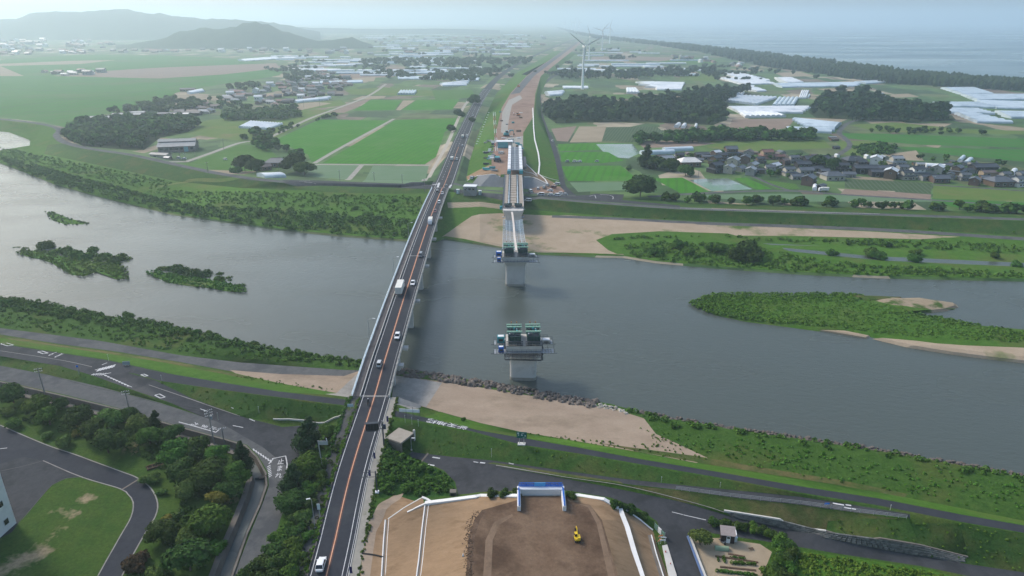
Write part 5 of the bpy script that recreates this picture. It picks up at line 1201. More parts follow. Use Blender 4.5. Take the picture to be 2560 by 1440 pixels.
# right: garden tree, hedge
tree_px(1752, 1344, 54, 'round', LF_LIGHT, 'round bright green tree at the corner of the vegetable garden', cat='tree')
hedge = [(1780,1305),(1795,1310),(1815,1308),(1835,1312),(1860,1318),(1885,1322),(1905,1328),(1920,1335),(1940,1340),(1955,1352),(1965,1365),(1960,1380),(1955,1395),(1945,1408),(1935,1420),(1925,1432),(1965,1400),(1972,1420),(1960,1440),(1930,1450),(1975,1385),(1945,1365)]
for i, (x, y) in enumerate(hedge):
    tree_px(x, y, 44 if i > 8 else 34, 'bush', LF_MID if i % 2 else LF_DARK, 'leafy shrub in the hedge round the vegetable garden' if i < 9 else 'leafy shrub in the tall hedge right of the vegetable garden', group='garden hedge', cat='shrub')
tree_px(1158, 1047, 18, 'bush', LF_MID, 'small lone bush beside the white road lettering', cat='shrub')
for i, (x, y, d) in enumerate([(1430,1240,30),(1230,1235,34),(1262,1234,34),(1290,1232,30),(1540,1262,34),(1575,1275,34),(1605,1290,30),(1560,1268,30)]):
    tree_px(x, y, d, 'bush', LF_DARK, 'low dark weeds shrub along the foot of the white kerb wall', group='weeds at the kerb wall', cat='shrub')
# village big trees etc. across the river
for a in [(1602,466,78,'round',LF_DARK,'big round dark tree standing by the curved levee road'),(1618,395,50,'cone',LF_PINE,'tall dark conifer at the left of the village'),(1640,405,50,'round',LF_DARK,'dark tree right of the tall village conifer'),(1675,412,44,'round',LF_DARK,'dark tree in front of the first village houses'),(1715,425,40,'round',LF_MID,'tree below the white-roofed village house'),
          (740,408,70,'round',LF_DARK,'big dark tree right of the farmhouse by the levee'),(760,420,50,'round',LF_MID,'tree at the right end of the farmhouse garden'),(610,408,56,'round',LF_DARK,'dark tree left of the farmhouse by the levee'),(640,415,50,'round',LF_DARK,'dark tree in front of the farmhouse'),(590,425,36,'bush',LF_MID,'shrub at the left of the farmhouse drive'),
          (1128,322,26,'round',LF_DARK,'round tree beside the country road, upper'),(1145,285,30,'round',LF_DARK,'round tree beside the country road at the track end'),(1186,250,34,'round',LF_DARK,'dark tree at the bend of the country road'),(1180,300,20,'bush',LF_DARK,'small dark bush on the motorway bank'),
          (2045,402,44,'round',LF_DARK,'dark tree beside the long village house'),(2085,410,40,'round',LF_DARK,'dark tree beside the village lane')]:
    tree_px(*a, cat='tree' if a[3] != 'bush' else 'shrub')

# woods: lighter one-mesh trees (crown and trunk in one mesh)
def small_tree(seed, style, lf, n=110):
    rs = np.random.RandomState(seed); k = 5
    if style == 'pine':
        z = rs.uniform(.35, 1.15, k); a = rs.random(k)*6.28; w = rs.uniform(.05, .38, k); c = np.stack([np.cos(a)*w, np.sin(a)*w, z], 1); c[0] = (0, 0, 1.2); r = .26 + .12*rs.random(k)
    else:
        z = rs.uniform(.4, .85, k); a = rs.random(k)*6.28; w = rs.uniform(.1, .36, k); c = np.stack([np.cos(a)*w, np.sin(a)*w, z], 1); r = .30 + .12*rs.random(k)
    V = leaves_np(c, r, n, rs, .15); Q = np.arange(len(V)).reshape(-1, 4); mi = [0]*len(Q)
    for i in range(k):
        bv, bq = blob_quads(c[i], (r[i]*.8,)*3, 3, 5); Q = np.concatenate([Q, bq + len(V)]); V = np.concatenate([V, bv]); mi += [0]*len(bq)
    b = [(-.03,-.03,-.05),(.03,-.03,-.05),(.03,.03,-.05),(-.03,.03,-.05),(-.02,-.02,.8),(.02,-.02,.8),(.02,.02,.8),(-.02,.02,.8)]
    bq = np.array([(0,1,5,4),(1,2,6,5),(2,3,7,6),(3,0,4,7)]); Q = np.concatenate([Q, bq + len(V)]); V = np.concatenate([V, np.array(b)]); mi += [1]*4
    return np_mesh('tree', V, Q, [lf, BARK], mi)
SML = {'pine': [small_tree(i, 'pine', LF_PINE) for i in range(4)], 'dark': [small_tree(10+i, 'r', LF_DARK) for i in range(3)], 'mid': [small_tree(20+i, 'r', LF_MID) for i in range(3)], 'bamboo': [small_tree(30+i, 'r', LF_BAMB) for i in range(2)]}
def wood(poly, n, kinds, h, label, group, cat='tree', name='tree', wfac=.62, sep=.55, mass=False):
    """trees spread over an outline given in photo pixels on the ground"""
    P = [G(*q) for q in poly]; xs = [p.x for p in P]; ys = [p.y for p in P]; done = []; tries = 0; MV = []; MQ = []; MM = []
    while len(done) < n and tries < n*60:
        tries += 1; x = rnd.uniform(min(xs), max(xs)); y = rnd.uniform(min(ys), max(ys)); ins = False
        for i in range(len(P)):
            a, b = P[i], P[i-1]
            if (a.y > y) != (b.y > y) and x < (b.x-a.x)*(y-a.y)/(b.y-a.y) + a.x: ins = not ins
        hh = rnd.uniform(*h)
        if not ins or any((x-q[0])**2 + (y-q[1])**2 < (hh*wfac*sep)**2 for q in done): continue
        done.append((x, y))
        if mass:
            me = rnd.choice(SML[rnd.choice(kinds)]); w = hh*wfac; a = rnd.random()*6.28; nv = len(me.vertices)
            V = np.empty(nv*3, np.float32); me.vertices.foreach_get('co', V); V = V.reshape(-1, 3) * np.array([w*1.5, w*1.5, hh*.78])
            V = np.stack([V[:, 0]*math.cos(a) - V[:, 1]*math.sin(a) + x, V[:, 0]*math.sin(a) + V[:, 1]*math.cos(a) + y, V[:, 2] + gz(x, y) - .1], 1)
            q = np.empty(nv_loops(me), np.int32); me.loops.foreach_get('vertex_index', q); MV.append(V); MQ.append(q.reshape(-1, 4) + sum(len(k) for k in MV[:-1])); MM.append(lfm(me)); continue
        o = link(name, rnd.choice(SML[rnd.choice(kinds)])); w = hh*wfac; o.location = (x, y, gz(x, y) - .1); o.scale = (w*1.5, w*1.5, hh*.78); o.rotation_euler = (0, 0, rnd.random()*6.28)
        tag(o, label, cat, group)
    if mass:
        ms = [LF_PINE, LF_DARK, LF_MID, LF_BAMB]
        o = link(name, np_mesh(name, np.concatenate(MV), np.concatenate(MQ), ms, np.concatenate([np.full(len(q), ms.index(k)) for q, k in zip(MQ, MM)])))
        o['label'] = label; o['category'] = cat; kind(o, 'stuff')
def nv_loops(me): return len(me.loops)
def lfm(me): return me.materials[0]
wood([(165,345),(190,318),(290,302),(470,302),(495,318),(470,330),(420,335),(380,350),(350,372),(290,370),(210,364)], 210, ['dark','dark','mid'], (8,13), 'dense broadleaf wood left of the big shed', None, 'wood', 'woods', mass=True)
wood([(1352,280),(1430,262),(1560,266),(1690,244),(1850,226),(1880,234),(1802,258),(1818,300),(1780,313),(1600,304),(1390,308)], 270, ['pine','pine','pine','dark'], (9,15), 'dark pine wood between the wind turbine and the greenhouses', None, 'wood', 'woods', mass=True)
wood([(2030,282),(2060,245),(2180,250),(2260,283),(2380,296),(2390,303),(2300,308),(2040,298)], 95, ['pine','pine','dark'], (11,18), 'tall pine wood between the two greenhouse fields', None, 'wood', 'woods', mass=True)
wood([(1575,350),(1690,342),(1900,338),(2030,342),(2035,352),(1900,352),(1700,358),(1590,362)], 100, ['dark','mid','dark'], (8,13), 'dark belt of trees behind the village', None, 'wood', 'woods', mass=True)
wood([(1640,498),(1720,499),(1900,506),(2100,513),(2560,528),(2700,534),(2560,536),(2100,520),(1900,514),(1640,505)], 70, ['dark','mid'], (4,7), 'bushy tree in the row along the levee below the village', 'trees along the village levee')
wood([(600,345),(640,330),(680,345),(720,375),(760,400),(740,408),(690,390),(640,368)], 34, ['dark','mid'], (5,9), 'tree in the hedge line beside the left paddy', 'hedge line by the paddy')
wood([(650,335),(720,318),(790,300),(850,285),(840,292),(780,306),(700,335)], 26, ['mid','dark'], (3.5,6), 'bush in the hedge line between paddy and meadow', 'hedge between paddy and meadow', cat='shrub', name='shrub')
wood([(620,290),(720,280),(760,290),(700,300),(560,302),(560,285)], 95, ['bamboo','bamboo','mid'], (7,11), 'pale bamboo grove below the left village', None, 'wood', 'woods', mass=True)
wood([(270,285),(380,262),(420,250),(520,262),(470,280),(400,290)], 70, ['mid','dark','bamboo'], (7,11), 'green grove beside the long low barns', None, 'wood', 'woods', mass=True)
wood([(460,262),(520,240),(640,275),(760,268),(740,282),(600,285)], 50, ['dark','mid'], (5,9), 'tree between the houses of the left village', 'trees in the left village')
wood([(560,225),(640,212),(660,222),(600,235)], 18, ['dark'], (8,12), 'tree at the far edge of the left village', 'trees at the far edge of the left village')
wood([(700,205),(740,180),(780,185),(740,210)], 20, ['dark'], (9,14), 'tall tree on the rise behind the left village', 'trees behind the left village')
wood([(1560,430),(1640,440),(1760,445),(1900,445),(2050,450),(2300,450),(2500,462),(2560,440),(2500,405),(2300,395),(2100,390),(1900,385),(1700,385),(1640,395)], 90, ['dark','mid','mid'], (3,6), 'garden tree among the village houses', 'garden trees in the village')
wood([(1400,188),(1560,184),(1780,178),(1790,186),(1560,198),(1400,198)], 110, ['pine','dark'], (9,15), 'belt of pines behind the nearest wind turbine', None, 'wood', 'woods', mass=True)
wood([(1080,205),(1180,205),(1215,190),(1280,170),(1180,175),(1090,190)], 80, ['dark'], (8,13), 'belt of trees left of the country road', None, 'wood', 'woods', mass=True)
wood([(900,152),(1100,150),(1330,150),(1320,162),(1150,168),(900,166)], 170, ['dark'], (9,15), 'long dark belt of trees across the far plain', None, 'wood', 'woods', mass=True)
wood([(2130,330),(2200,322),(2280,322),(2340,328),(2480,336),(2400,340),(2200,334)], 26, ['dark','mid'], (4,7), 'bush along the upper edge of the right paddies', 'bushes above the right paddies', cat='shrub', name='shrub')
wood([(2130,372),(2200,360),(2240,368),(2230,388),(2150,388)], 110, ['mid'], (2.5,4.5), 'overgrown plot of shrubs behind the village', None, 'scrub', 'shrubbery', mass=True)

# ------------------------------------------------------------------ loose cover: thickets and reeds, one mass each
def clumps(name, label, polys, density, size, lf, leaf=.35, per=26, zadd=0.0, seed=3, flat=.9):
    rs = np.random.RandomState(seed); Vs = []
    for poly in polys:
        P = [G(*q) for q in poly] if len(poly[0]) == 2 else [Vector(q) for q in poly]
        xs = np.array([p.x for p in P]); ys = np.array([p.y for p in P])
        area = abs(sum(P[i-1].x*P[i].y - P[i].x*P[i-1].y for i in range(len(P))))/2; n = int(area*density)
        if n < 1: continue
        X = rs.uniform(xs.min(), xs.max(), n*6); Y = rs.uniform(ys.min(), ys.max(), n*6); ins = np.zeros(len(X), bool)
        for i in range(len(P)):
            a, b = P[i], P[i-1]
            if a.y == b.y: continue
            ins ^= ((a.y > Y) != (b.y > Y)) & (X < (b.x-a.x)*(Y-a.y)/(b.y-a.y) + a.x)
        X = X[ins][:n]; Y = Y[ins][:n]
        Z = np.array([gz(x, y) for x, y in zip(X, Y)]) if zadd is not None else np.zeros(len(X))
        rad = rs.uniform(size[0], size[1], len(X)); C3 = np.stack([X, Y, Z + rad*.35 + (zadd or 0)], 1)
        if len(X): Vs.append(leaves_np(C3, rad, per*len(X), rs, leaf, flat=flat))
    V = np.concatenate(Vs); o = link(name, np_mesh(name, V, np.arange(len(V)).reshape(-1, 4), [lf])); o['label'] = label; o['category'] = 'undergrowth'
    return kind(o, 'stuff')
far_edge = [(x, y) for x, y in FARWL if 0 <= x <= 1100]
clumps('thicket', 'dark dense thicket lining the far bank left of the bridge', [far_edge + [(1060,560),(980,540),(850,535),(700,525),(560,520),(440,505),(360,490),(300,470),(200,445),(100,415),(0,395)]], .17, (1.0,2.1), LF_MID, .45, 24)
clumps('undergrowth', 'patchy green scrub on the far flood plain', [[(360,480),(450,478),(600,480),(800,484),(1050,490),(1060,545),(900,530),(700,515),(480,505)], [(0,370),(100,388),(300,428),(430,456),(420,480),(300,462),(100,410),(0,392)]], .16, (.4,.9), LF_GRASS, .34, 12, seed=5)
clumps('thicket', 'rank green scrub on the spit right of the sand bar', [[(1520,600),(1600,590),(1800,592),(1900,602),(2100,612),(2560,635),(2700,640),(2700,630),(2400,605),(2000,598),(1800,590)], [(1580,640),(1640,652),(1800,665),(2000,679),(2200,688),(2560,696),(2700,698),(2700,686),(2560,682),(2400,674),(2200,665),(1990,643),(1900,618),(1800,610),(1650,605),(1560,612)]], .22, (.5,1.2), LF_GRASS, .36, 16, seed=6)
clumps('undergrowth', 'weeds along the toe of the right levee', [[(1480,540),(1700,550),(2000,562),(2300,575),(2560,590),(2700,596),(2700,590),(2560,583),(2300,570),(2000,556),(1700,545),(1480,533)]], .16, (.4,.9), LF_GRASS, .32, 12, seed=7)
nbl = [(x, y) for x, y in NEARWL if -200 <= x <= 910]
clumps('thicket', 'overgrown green bank along the near waterline left of the bridge', [nbl + [(890,918),(700,898),(550,868),(400,838),(250,815),(100,790),(0,778),(-100,765)]], .30, (.5,1.3), LF_MID, .33, 24, seed=8)
clumps('undergrowth', 'tall grass and weeds between the near bank and the path', [[(-100,770),(0,780),(250,818),(400,842),(550,872),(700,900),(860,915),(600,900),(450,882),(250,846),(0,812),(-100,795)]], .35, (.3,.7), LF_GRASS, .25, 12, seed=9)
clumps('thicket', 'shrubs and weeds along the near waterline right of the sand', [[(1560,1022),(1640,1035),(1680,1046),(1850,1076),(2000,1097),(2200,1127),(2400,1162),(2560,1192),(2640,1210),(2640,1230),(2560,1212),(2400,1182),(2200,1146),(2000,1115),(1850,1096),(1680,1070),(1600,1048)]], .14, (.4,1.1), LF_MID, .3, 22, seed=10)
clumps('undergrowth', 'rough meadow grass between the near water and the right levee path', [[(1650,1080),(1850,1100),(2200,1150),(2560,1215),(2640,1235),(2640,1310),(2560,1290),(2300,1240),(2100,1205),(1900,1172),(1740,1130)]], .30, (.2,.45), LF_GRASS, .2, 9, seed=11)
clumps('thicket', 'dense green weeds covering the mound right of the road', [[(975,1110),(1015,1145),(1060,1162),(1108,1180),(1130,1210),(1130,1232),(1060,1238),(995,1232),(955,1235),(952,1200),(960,1150)]], .9, (.5,1.0), LF_MID, .25, 26, seed=12)
clumps('undergrowth', 'dark weeds on the bank left of the road', [[(838,1068),(860,1060),(830,1180),(800,1290),(770,1400),(755,1450),(640,1450),(700,1365),(730,1290),(760,1180),(800,1112)]], .35, (.4,.9), LF_DARK, .25, 20, seed=13)
clumps('undergrowth', 'weeds at the foot of the stone wall on the right', [[(1830,1288),(1960,1314),(2065,1340),(2250,1374),(2400,1400),(2560,1425),(2560,1431),(2400,1406),(2250,1381),(2065,1346),(1960,1321),(1830,1294)]], .9, (.2,.45), LF_DARK, .2, 12, seed=14)
clumps('undergrowth', 'bright tall grass at the bottom right corner', [[(1995,1385),(2100,1395),(2300,1428),(2420,1455),(2300,1480),(1980,1480)]], 2.0, (.25,.5), LF_GRASS, .2, 12, seed=15)

clumps('undergrowth', 'sparse weeds on the grass slope of the right levee', [[(1060,1062),(1180,1086),(1300,1118),(1600,1167),(2000,1238),(2200,1270),(2000,1241),(1690,1209),(1400,1173),(1230,1149),(1040,1128)], [(2070,1302),(2400,1310),(2560,1337),(2640,1360),(2640,1445),(2400,1405),(2300,1362),(2065,1326)]], .35, (.12,.3), LF_GRASS, .16, 8, seed=16)
clumps('undergrowth', 'sparse weeds on the grass slopes left of the road', [[(390,953),(560,978),(700,997),(864,1019),(850,1050),(700,1049),(600,1040),(480,995)], [(0,892),(150,917),(330,976),(430,1010),(540,1052),(400,1005),(250,965),(0,912)]], .35, (.12,.3), LF_GRASS, .16, 8, seed=17)
clumps('undergrowth', 'dark undergrowth beneath the garden trees by the canal', [[(0,1000),(180,1045),(300,1068),(420,1108),(580,1150),(612,1195),(600,1240),(560,1330),(520,1430),(400,1440),(380,1350),(440,1260),(420,1180),(330,1130),(200,1100),(60,1050)]], .30, (.4,1.0), LF_DARK, .24, 18, seed=18)
clumps('undergrowth', 'tufts of grass creeping over the edge of the near sand', [[(1600,1060),(1680,1100),(1780,1150),(1700,1150),(1560,1122),(1400,1098),(1300,1082),(1420,1092),(1560,1110),(1640,1108),(1600,1075)], [(590,936),(700,952),(830,972),(840,980),(700,962),(590,944)]], .5, (.12,.35), LF_GRASS, .17, 8, seed=19)
def plain_trees():
    r_ = random.Random(21); MV = []; MQ = []; k0 = 0
    for i in range(190):
        px = r_.uniform(700, 2100); py = 92 + 112*r_.random(); lim = 1455 - (py - 95)*1.6
        if abs(px - lim) < 30 + (py - 90)*.3 or (px > 1480 and py < 104 + (px - 1480)*.17) or (px < 930 and py < 140): continue
        c = at(px, py, 3)
        for j in range(r_.randint(2, 7)):
            x = c.x + r_.gauss(0, 14); y = c.y + r_.gauss(0, 6); me = r_.choice(SML['dark']); hh = r_.uniform(6, 11); V = np.empty(len(me.vertices)*3, np.float32); me.vertices.foreach_get('co', V)
            V = V.reshape(-1, 3)*np.array([hh, hh, hh*.8]) + np.array([x, y, gz(x, y)]); q = np.empty(len(me.loops), np.int32); me.loops.foreach_get('vertex_index', q); MV.append(V); MQ.append(q.reshape(-1, 4) + k0); k0 += len(V)
    o = kind(link('woods', np_mesh('woods', np.concatenate(MV), np.concatenate(MQ), [LF_DARK])), 'stuff'); o['label'] = 'small clumps of trees scattered over the far plain'; o['category'] = 'wood'
plain_trees()

# ------------------------------------------------------------------ islets in the river
def islet(outline, h, m, label_name='islet'):
    P = [at(x, y, 0) for x, y in outline]; c = sum(P, Vector()) / len(P); mb = MB()
    n = len(P)
    mb.v += [(p.x, p.y, -.4) for p in P] + [tuple(c.lerp(p, .86)[:2]) + (h*.6,) for p in P] + [tuple(c.lerp(p, .5)[:2]) + (h,) for p in P] + [(c.x, c.y, h)]
    for a in (0, n):
        for k in range(n): mb.f.append((a+k, a+(k+1) % n, a+n+(k+1) % n, a+n+k)); mb.m.append(0)
    for k in range(n): mb.f.append((2*n+k, 2*n+(k+1) % n, 3*n)); mb.m.append(0)
    me = mb.mesh(label_name, m)
    o = kind(link(label_name, me), 'structure')
    b = BVHTree.FromPolygons([Vector(v) for v in mb.v], mb.f); return b
def scatter_islet(name, label, outline, n, size, lf, leaf, per, seed, zb=.3):
    P = [at(x, y, 0) for x, y in outline]; rs = np.random.RandomState(seed); X = []
    while len(X) < n:
        x = rs.uniform(min(p.x for p in P), max(p.x for p in P)); y = rs.uniform(min(p.y for p in P), max(p.y for p in P)); ins = False
        for i in range(len(P)):
            a, b = P[i], P[i-1]
            if (a.y > y) != (b.y > y) and x < (b.x-a.x)*(y-a.y)/(b.y-a.y) + a.x: ins = not ins
        if ins: X.append((x, y, zb))
    C3 = np.array(X); rad = rs.uniform(size[0], size[1], n); C3[:, 2] += rad*.35
    V = leaves_np(C3, rad, per*n, rs, leaf); o = link(name, np_mesh(name, V, np.arange(len(V)).reshape(-1, 4), [lf])); o['label'] = label; o['category'] = 'undergrowth'; kind(o, 'stuff')
I1 = [(35,632),(60,640),(100,648),(130,660),(180,690),(215,693),(245,680),(265,685),(300,702),(322,700),(320,668),(290,660),(200,648),(120,632),(60,622)]
I2 = [(368,682),(372,690),(392,696),(410,706),(470,716),(530,722),(570,730),(615,733),(615,722),(580,708),(520,700),(460,692),(410,682),(385,675)]
I3 = [(112,528),(130,528),(170,545),(222,558),(215,563),(160,562),(125,550)]
I4 = [(1718,762),(1735,772),(1770,788),(1850,805),(1950,818),(2040,830),(2110,832),(2180,846),(2260,865),(2380,885),(2480,900),(2700,925),(2700,840),(2560,832),(2460,818),(2380,800),(2280,780),(2400,772),(2398,760),(2330,752),(2200,738),(2100,735),(1950,738),(1840,735),(1775,738),(1735,750)]
for o_, h in ((I1, .5), (I2, .5)): islet(o_, h, M_br)
islet(I3, .12, M_br); islet(I4, 1.2, M_br)
islet([(2150,750),(2205,744),(2250,748),(2300,747),(2345,754),(2396,761),(2402,769),(2372,778),(2330,783),(2285,780),(2258,774),(2215,771),(2185,763)], 1.5, mat('sand_weedy', (0.30,0.245,0.175), (0.25,0.20,0.14), .3, .95, c3=(0.06,0.10,0.025), s3=.16, t3=(.5,.62), fine=.15), 'sand_spit')
islet([(2170,846),(2260,858),(2400,868),(2700,880),(2700,925),(2480,900),(2380,887),(2260,868)], 1.6, M_sandf, 'sand_spit')
islet([(2040,826),(2110,828),(2180,842),(2170,848),(2100,836)], .8, M_sandf, 'sand_spit')
islet([(2120,740),(2260,746),(2230,760),(2150,758)], 1.35, M_dry, 'sand_spit')
for (px, py, d) in [(45,625,30),(70,628,26),(85,630,26),(118,622,46),(150,634,48),(175,640,40),(195,645,42),(225,648,44),(250,655,44),(235,632,40),(270,650,44),(300,655,46),(310,662,30),(265,668,36),(290,668,34)]:
    tree_px(px, py, d*1.15, 'bush', LF_MID if d > 30 else LF_LIGHT, 'rounded willow bush on the left wooded river islet', group='bushes on the left islet', cat='shrub')
for (px, py, d) in [(412,678,42),(435,680,46),(460,685,50),(485,690,50),(505,695,46),(450,672,30),(545,692,34),(560,705,44),(580,712,30),(602,722,36)]:
    tree_px(px, py, d*1.15, 'bush', LF_DARK if d > 45 else LF_MID, 'rounded willow bush on the smaller wooded river islet', group='bushes on the smaller islet', cat='shrub')
for (px, py, d) in [(1740,758,40),(1770,745,36),(1795,742,36),(1830,735,30),(1760,770,40),(1800,760,40),(1940,748,34),(1960,760,32),(1990,762,32),(2072,750,26),(2234,746,22),(1720,764,24)]:
    tree_px(px, py, d, 'bush', LF_MID, 'bush on the long green island at the right', group='bushes on the right island', cat='shrub')
for (px, py, d) in [(1790,620,50),(1865,625,70),(1880,640,60),(1850,640,60),(2080,632,34),(2175,632,40),(2195,640,40),(2290,628,30),(2290,648,44),(2490,637,26),(2540,660,30),(1700,612,40),(1720,630,44),(1640,630,40),(885,520,14),(985,500,16),(1030,610,1),(2218,610,24),(2120,610,18)]:
    if d > 5: tree_px(px, py, d, 'bush', LF_DARK if d > 50 else LF_MID, 'bush on the scrubby spit beyond the river', group='bushes on the far spit', cat='shrub')
for (px, py, d) in [(120,772,26),(170,783,24),(85,765,24),(205,792,24),(270,795,18),(318,790,34),(455,826,16),(490,830,20),(520,832,24),(600,860,16),(640,862,20),(15,755,24),(1250,1,1)]:
    if d > 5: tree_px(px, py, d, 'bush', LF_MID, 'small bush standing out of the near bank left of the bridge', group='bushes on the near bank', cat='shrub')
scatter_islet('reeds', 'reeds and low plants on the left wooded islet', I1, 520, (.3,.7), LF_GRASS, .28, 14, 21)
scatter_islet('reeds', 'reeds and low plants on the smaller wooded islet', I2, 320, (.3,.7), LF_GRASS, .28, 14, 22)
scatter_islet('reeds', 'floating reeds in the river at the upper left', I3, 130, (.2,.5), LF_BAMB, .3, 10, 23, .0)
scatter_islet('reeds', 'rank grass covering the long right island', [(1718,760),(1775,738),(1840,735),(1950,738),(2100,735),(2160,742),(2180,762),(2280,784),(2380,802),(2460,820),(2560,834),(2700,842),(2700,866),(2400,856),(2260,846),(2180,836),(2110,824),(2040,820),(1950,812),(1850,800),(1770,784)], 4600, (.35,.85), LF_GRASS, .27, 12, 24, .5)

# ------------------------------------------------------------------ coastal pine belt (one mass) and the wooded hills
def belt():
    rs = np.random.RandomState(5); Vs = []; N = 3400; top = [at(x, y, 1.5) for x, y in COAST if y >= 73 and x < 3400]
    bot = [at(x, y, 4.0) for x, y in [(1388,67),(1440,85),(1500,96.5),(1640,113),(1750,131),(1900,166),(2050,186),(2200,208),(2400,220),(2560,228),(3000,276)]]
    def along(P, u):
        L = [0]; 
        for a, b in zip(P[:-1], P[1:]): L.append(L[-1] + 1)
        f = u * L[-1]; i = min(int(f), len(P)-2); return P[i].lerp(P[i+1], f - i)
    C3 = []; rad = []
    for i in range(N):
        u = rs.random()**.8; a = along(top, u); b = along(bot, u); w = rs.random(); p = a.lerp(b, w*.97 + .02)
        h = rs.uniform(8, 14); r = rs.uniform(3.0, 5.2)*(1 + (1-u)*.6); C3.append((p.x, p.y, gz(p.x, p.y) + h - r)); rad.append(r)
    C3 = np.array(C3); rad = np.array(rad)
    V = leaves_np(C3, rad, N*16, rs, 2.2); Q = np.arange(len(V)).reshape(-1, 4)
    BV = []; BQ = []; o = len(V)
    for c, r in zip(C3, rad):
        bv, bq = blob_quads(c, (r*.9, r*.9, r*1.6), 3, 5); BV.append(bv); BQ.append(bq + o); o += len(bv)
    m = np_mesh('coastal_forest', np.concatenate([V] + BV), np.concatenate([Q] + BQ), [LF_PINE])
    ob = kind(link('coastal_forest', m), 'stuff'); ob['label'] = 'long dark pine forest along the sea shore'; ob['category'] = 'forest'
belt()
M_hill = mat('hill_forest', (0.022,0.042,0.020), (0.045,0.070,0.032), 0.02, 0.95, 1.0, 0.05)
def hill(name, ridge, depth, base_y, seed, m=M_hill):
    """ridge: (px, py) skyline points at a ground distance set by base_y"""
    D = at(1280, base_y, 3).y; rs = np.random.RandomState(seed); mb = MB(); n = len(ridge)
    F = smooth_path([Vector((*r, 0)) for r in ridge], 14.0); NR = 9
    prev = None
    for j in range(NR + 1):
        v = j / NR; row = []
        for i, f in enumerate(F):
            Y = D + depth * v; d = ray(f.x, f.y); t = (D + depth*.45) / d.y; top = CAM + d*t
            prof = math.sin(min(1.0, v/.45)*math.pi/2)**1.2 if v < .45 else math.cos((v-.45)/.55*math.pi/2)
            X = top.x * (Y / (D + depth*.45)); zz = 3 + max(0, top.z - 3) * prof
            zz += (rs.random()-.5) * min(14, (top.z-3)*.16) * (1 if .05 < v < .95 and v != .45 else .4); row.append((X, Y, zz))
        mb.v += row
        if prev is not None:
            for i in range(len(F)-1): a = (j-1)*len(F)+i; mb.f.append((a, a+1, a+len(F)+1, a+len(F))); mb.m.append(0)
        prev = row
    return kind(mb.build(name, m, smooth=True), 'structure')
hill('hill', [(290,122),(340,108),(400,98),(450,80),(500,72),(560,71),(590,64),(625,57),(655,58),(690,72),(740,88),(790,101),(830,100),(880,94),(905,104),(930,112)], 520, 122, 3)
hill('hill', [(-500,70),(-300,60),(-100,52),(0,50),(40,46),(90,30),(140,29),(220,30),(300,24),(340,28),(430,38),(500,47),(560,47),(620,52),(700,60),(760,72),(800,80)], 1800, 100, 4)
hill('hill', [(-700,66),(-400,58),(-200,60),(100,58),(350,56),(600,64),(900,72),(1100,72),(1250,76)], 1500, 84, 5)
# ------------------------------------------------------------------ houses
ROOFS = {k: mat('roof_' + k, c, tuple(x*1.25 for x in c), 0.5, rg, 0.1, 3.0, spec=0.4) for k, (c, rg) in dict(
    grey=((0.085,0.095,0.110), .5), dark=((0.040,0.045,0.055), .5), pale=((0.22,0.24,0.26), .5), red=((0.17,0.085,0.07), .6), brown=((0.105,0.08,0.075), .6), painted_glint=((0.50,0.52,0.54), .35), white=((0.60,0.58,0.55), .5), blue=((0.06,0.12,0.22), .5)).items()}  # roofs catching the sun: their glint is put into a pale base colour
WALLS = {k: mat('wall_' + k, c, tuple(x*.85 for x in c), 0.4, .85) for k, c in dict(cream=(0.44,0.41,0.35), grey=(0.30,0.30,0.29), white=(0.70,0.70,0.68), brown=(0.16,0.115,0.085), black=(0.05,0.048,0.05), brick=(0.15,0.105,0.095), tan=(0.34,0.27,0.19)).items()}
WINF = pmat('window_frame', (0.42,0.43,0.44), 0.5)
def gable(w, d, h0, h1, ov=.5, hip=0.0):
    """roof as thin shell: ridge along x"""
    W, D = w/2 + ov, d/2 + ov; t = .18; hx = W - hip
    v = [(-W,-D,h0), (W,-D,h0), (W,D,h0), (-W,D,h0), (-hx,0,h1), (hx,0,h1)]
    v2 = [(x, y, z + t) for x, y, z in v]
    f = [(0,1,5,4), (2,3,4,5), (1,2,5), (3,0,4)] if hip else [(0,1,5,4), (2,3,4,5)]
    n = len(v); fs = [tuple(i + n for i in q) for q in f] + [q[::-1] for q in f]
    loop = [0,1,2,3] if hip else [0,1,5,2,3,4]
    fs += [(a, b, b + n, a + n) for a, b in zip(loop, loop[1:] + loop[:1])]
    return v + v2, fs
def wins(t, par, spots):
    for (x, y, z, w, h, ax) in spots:
        o = MB().box((x, y, z), (w, .10, h) if ax == 'y' else (.10, w, h)).build('window', WINF, par)
        MB().box((x + (.04 if x > 0 else -.04)*(ax == 'x'), y + (.04 if y > 0 else -.04)*(ax == 'y'), z), (w*.86, .06, h*.84) if ax == 'y' else (.06, w*.86, h*.84)).build('pane', GLASS, o)
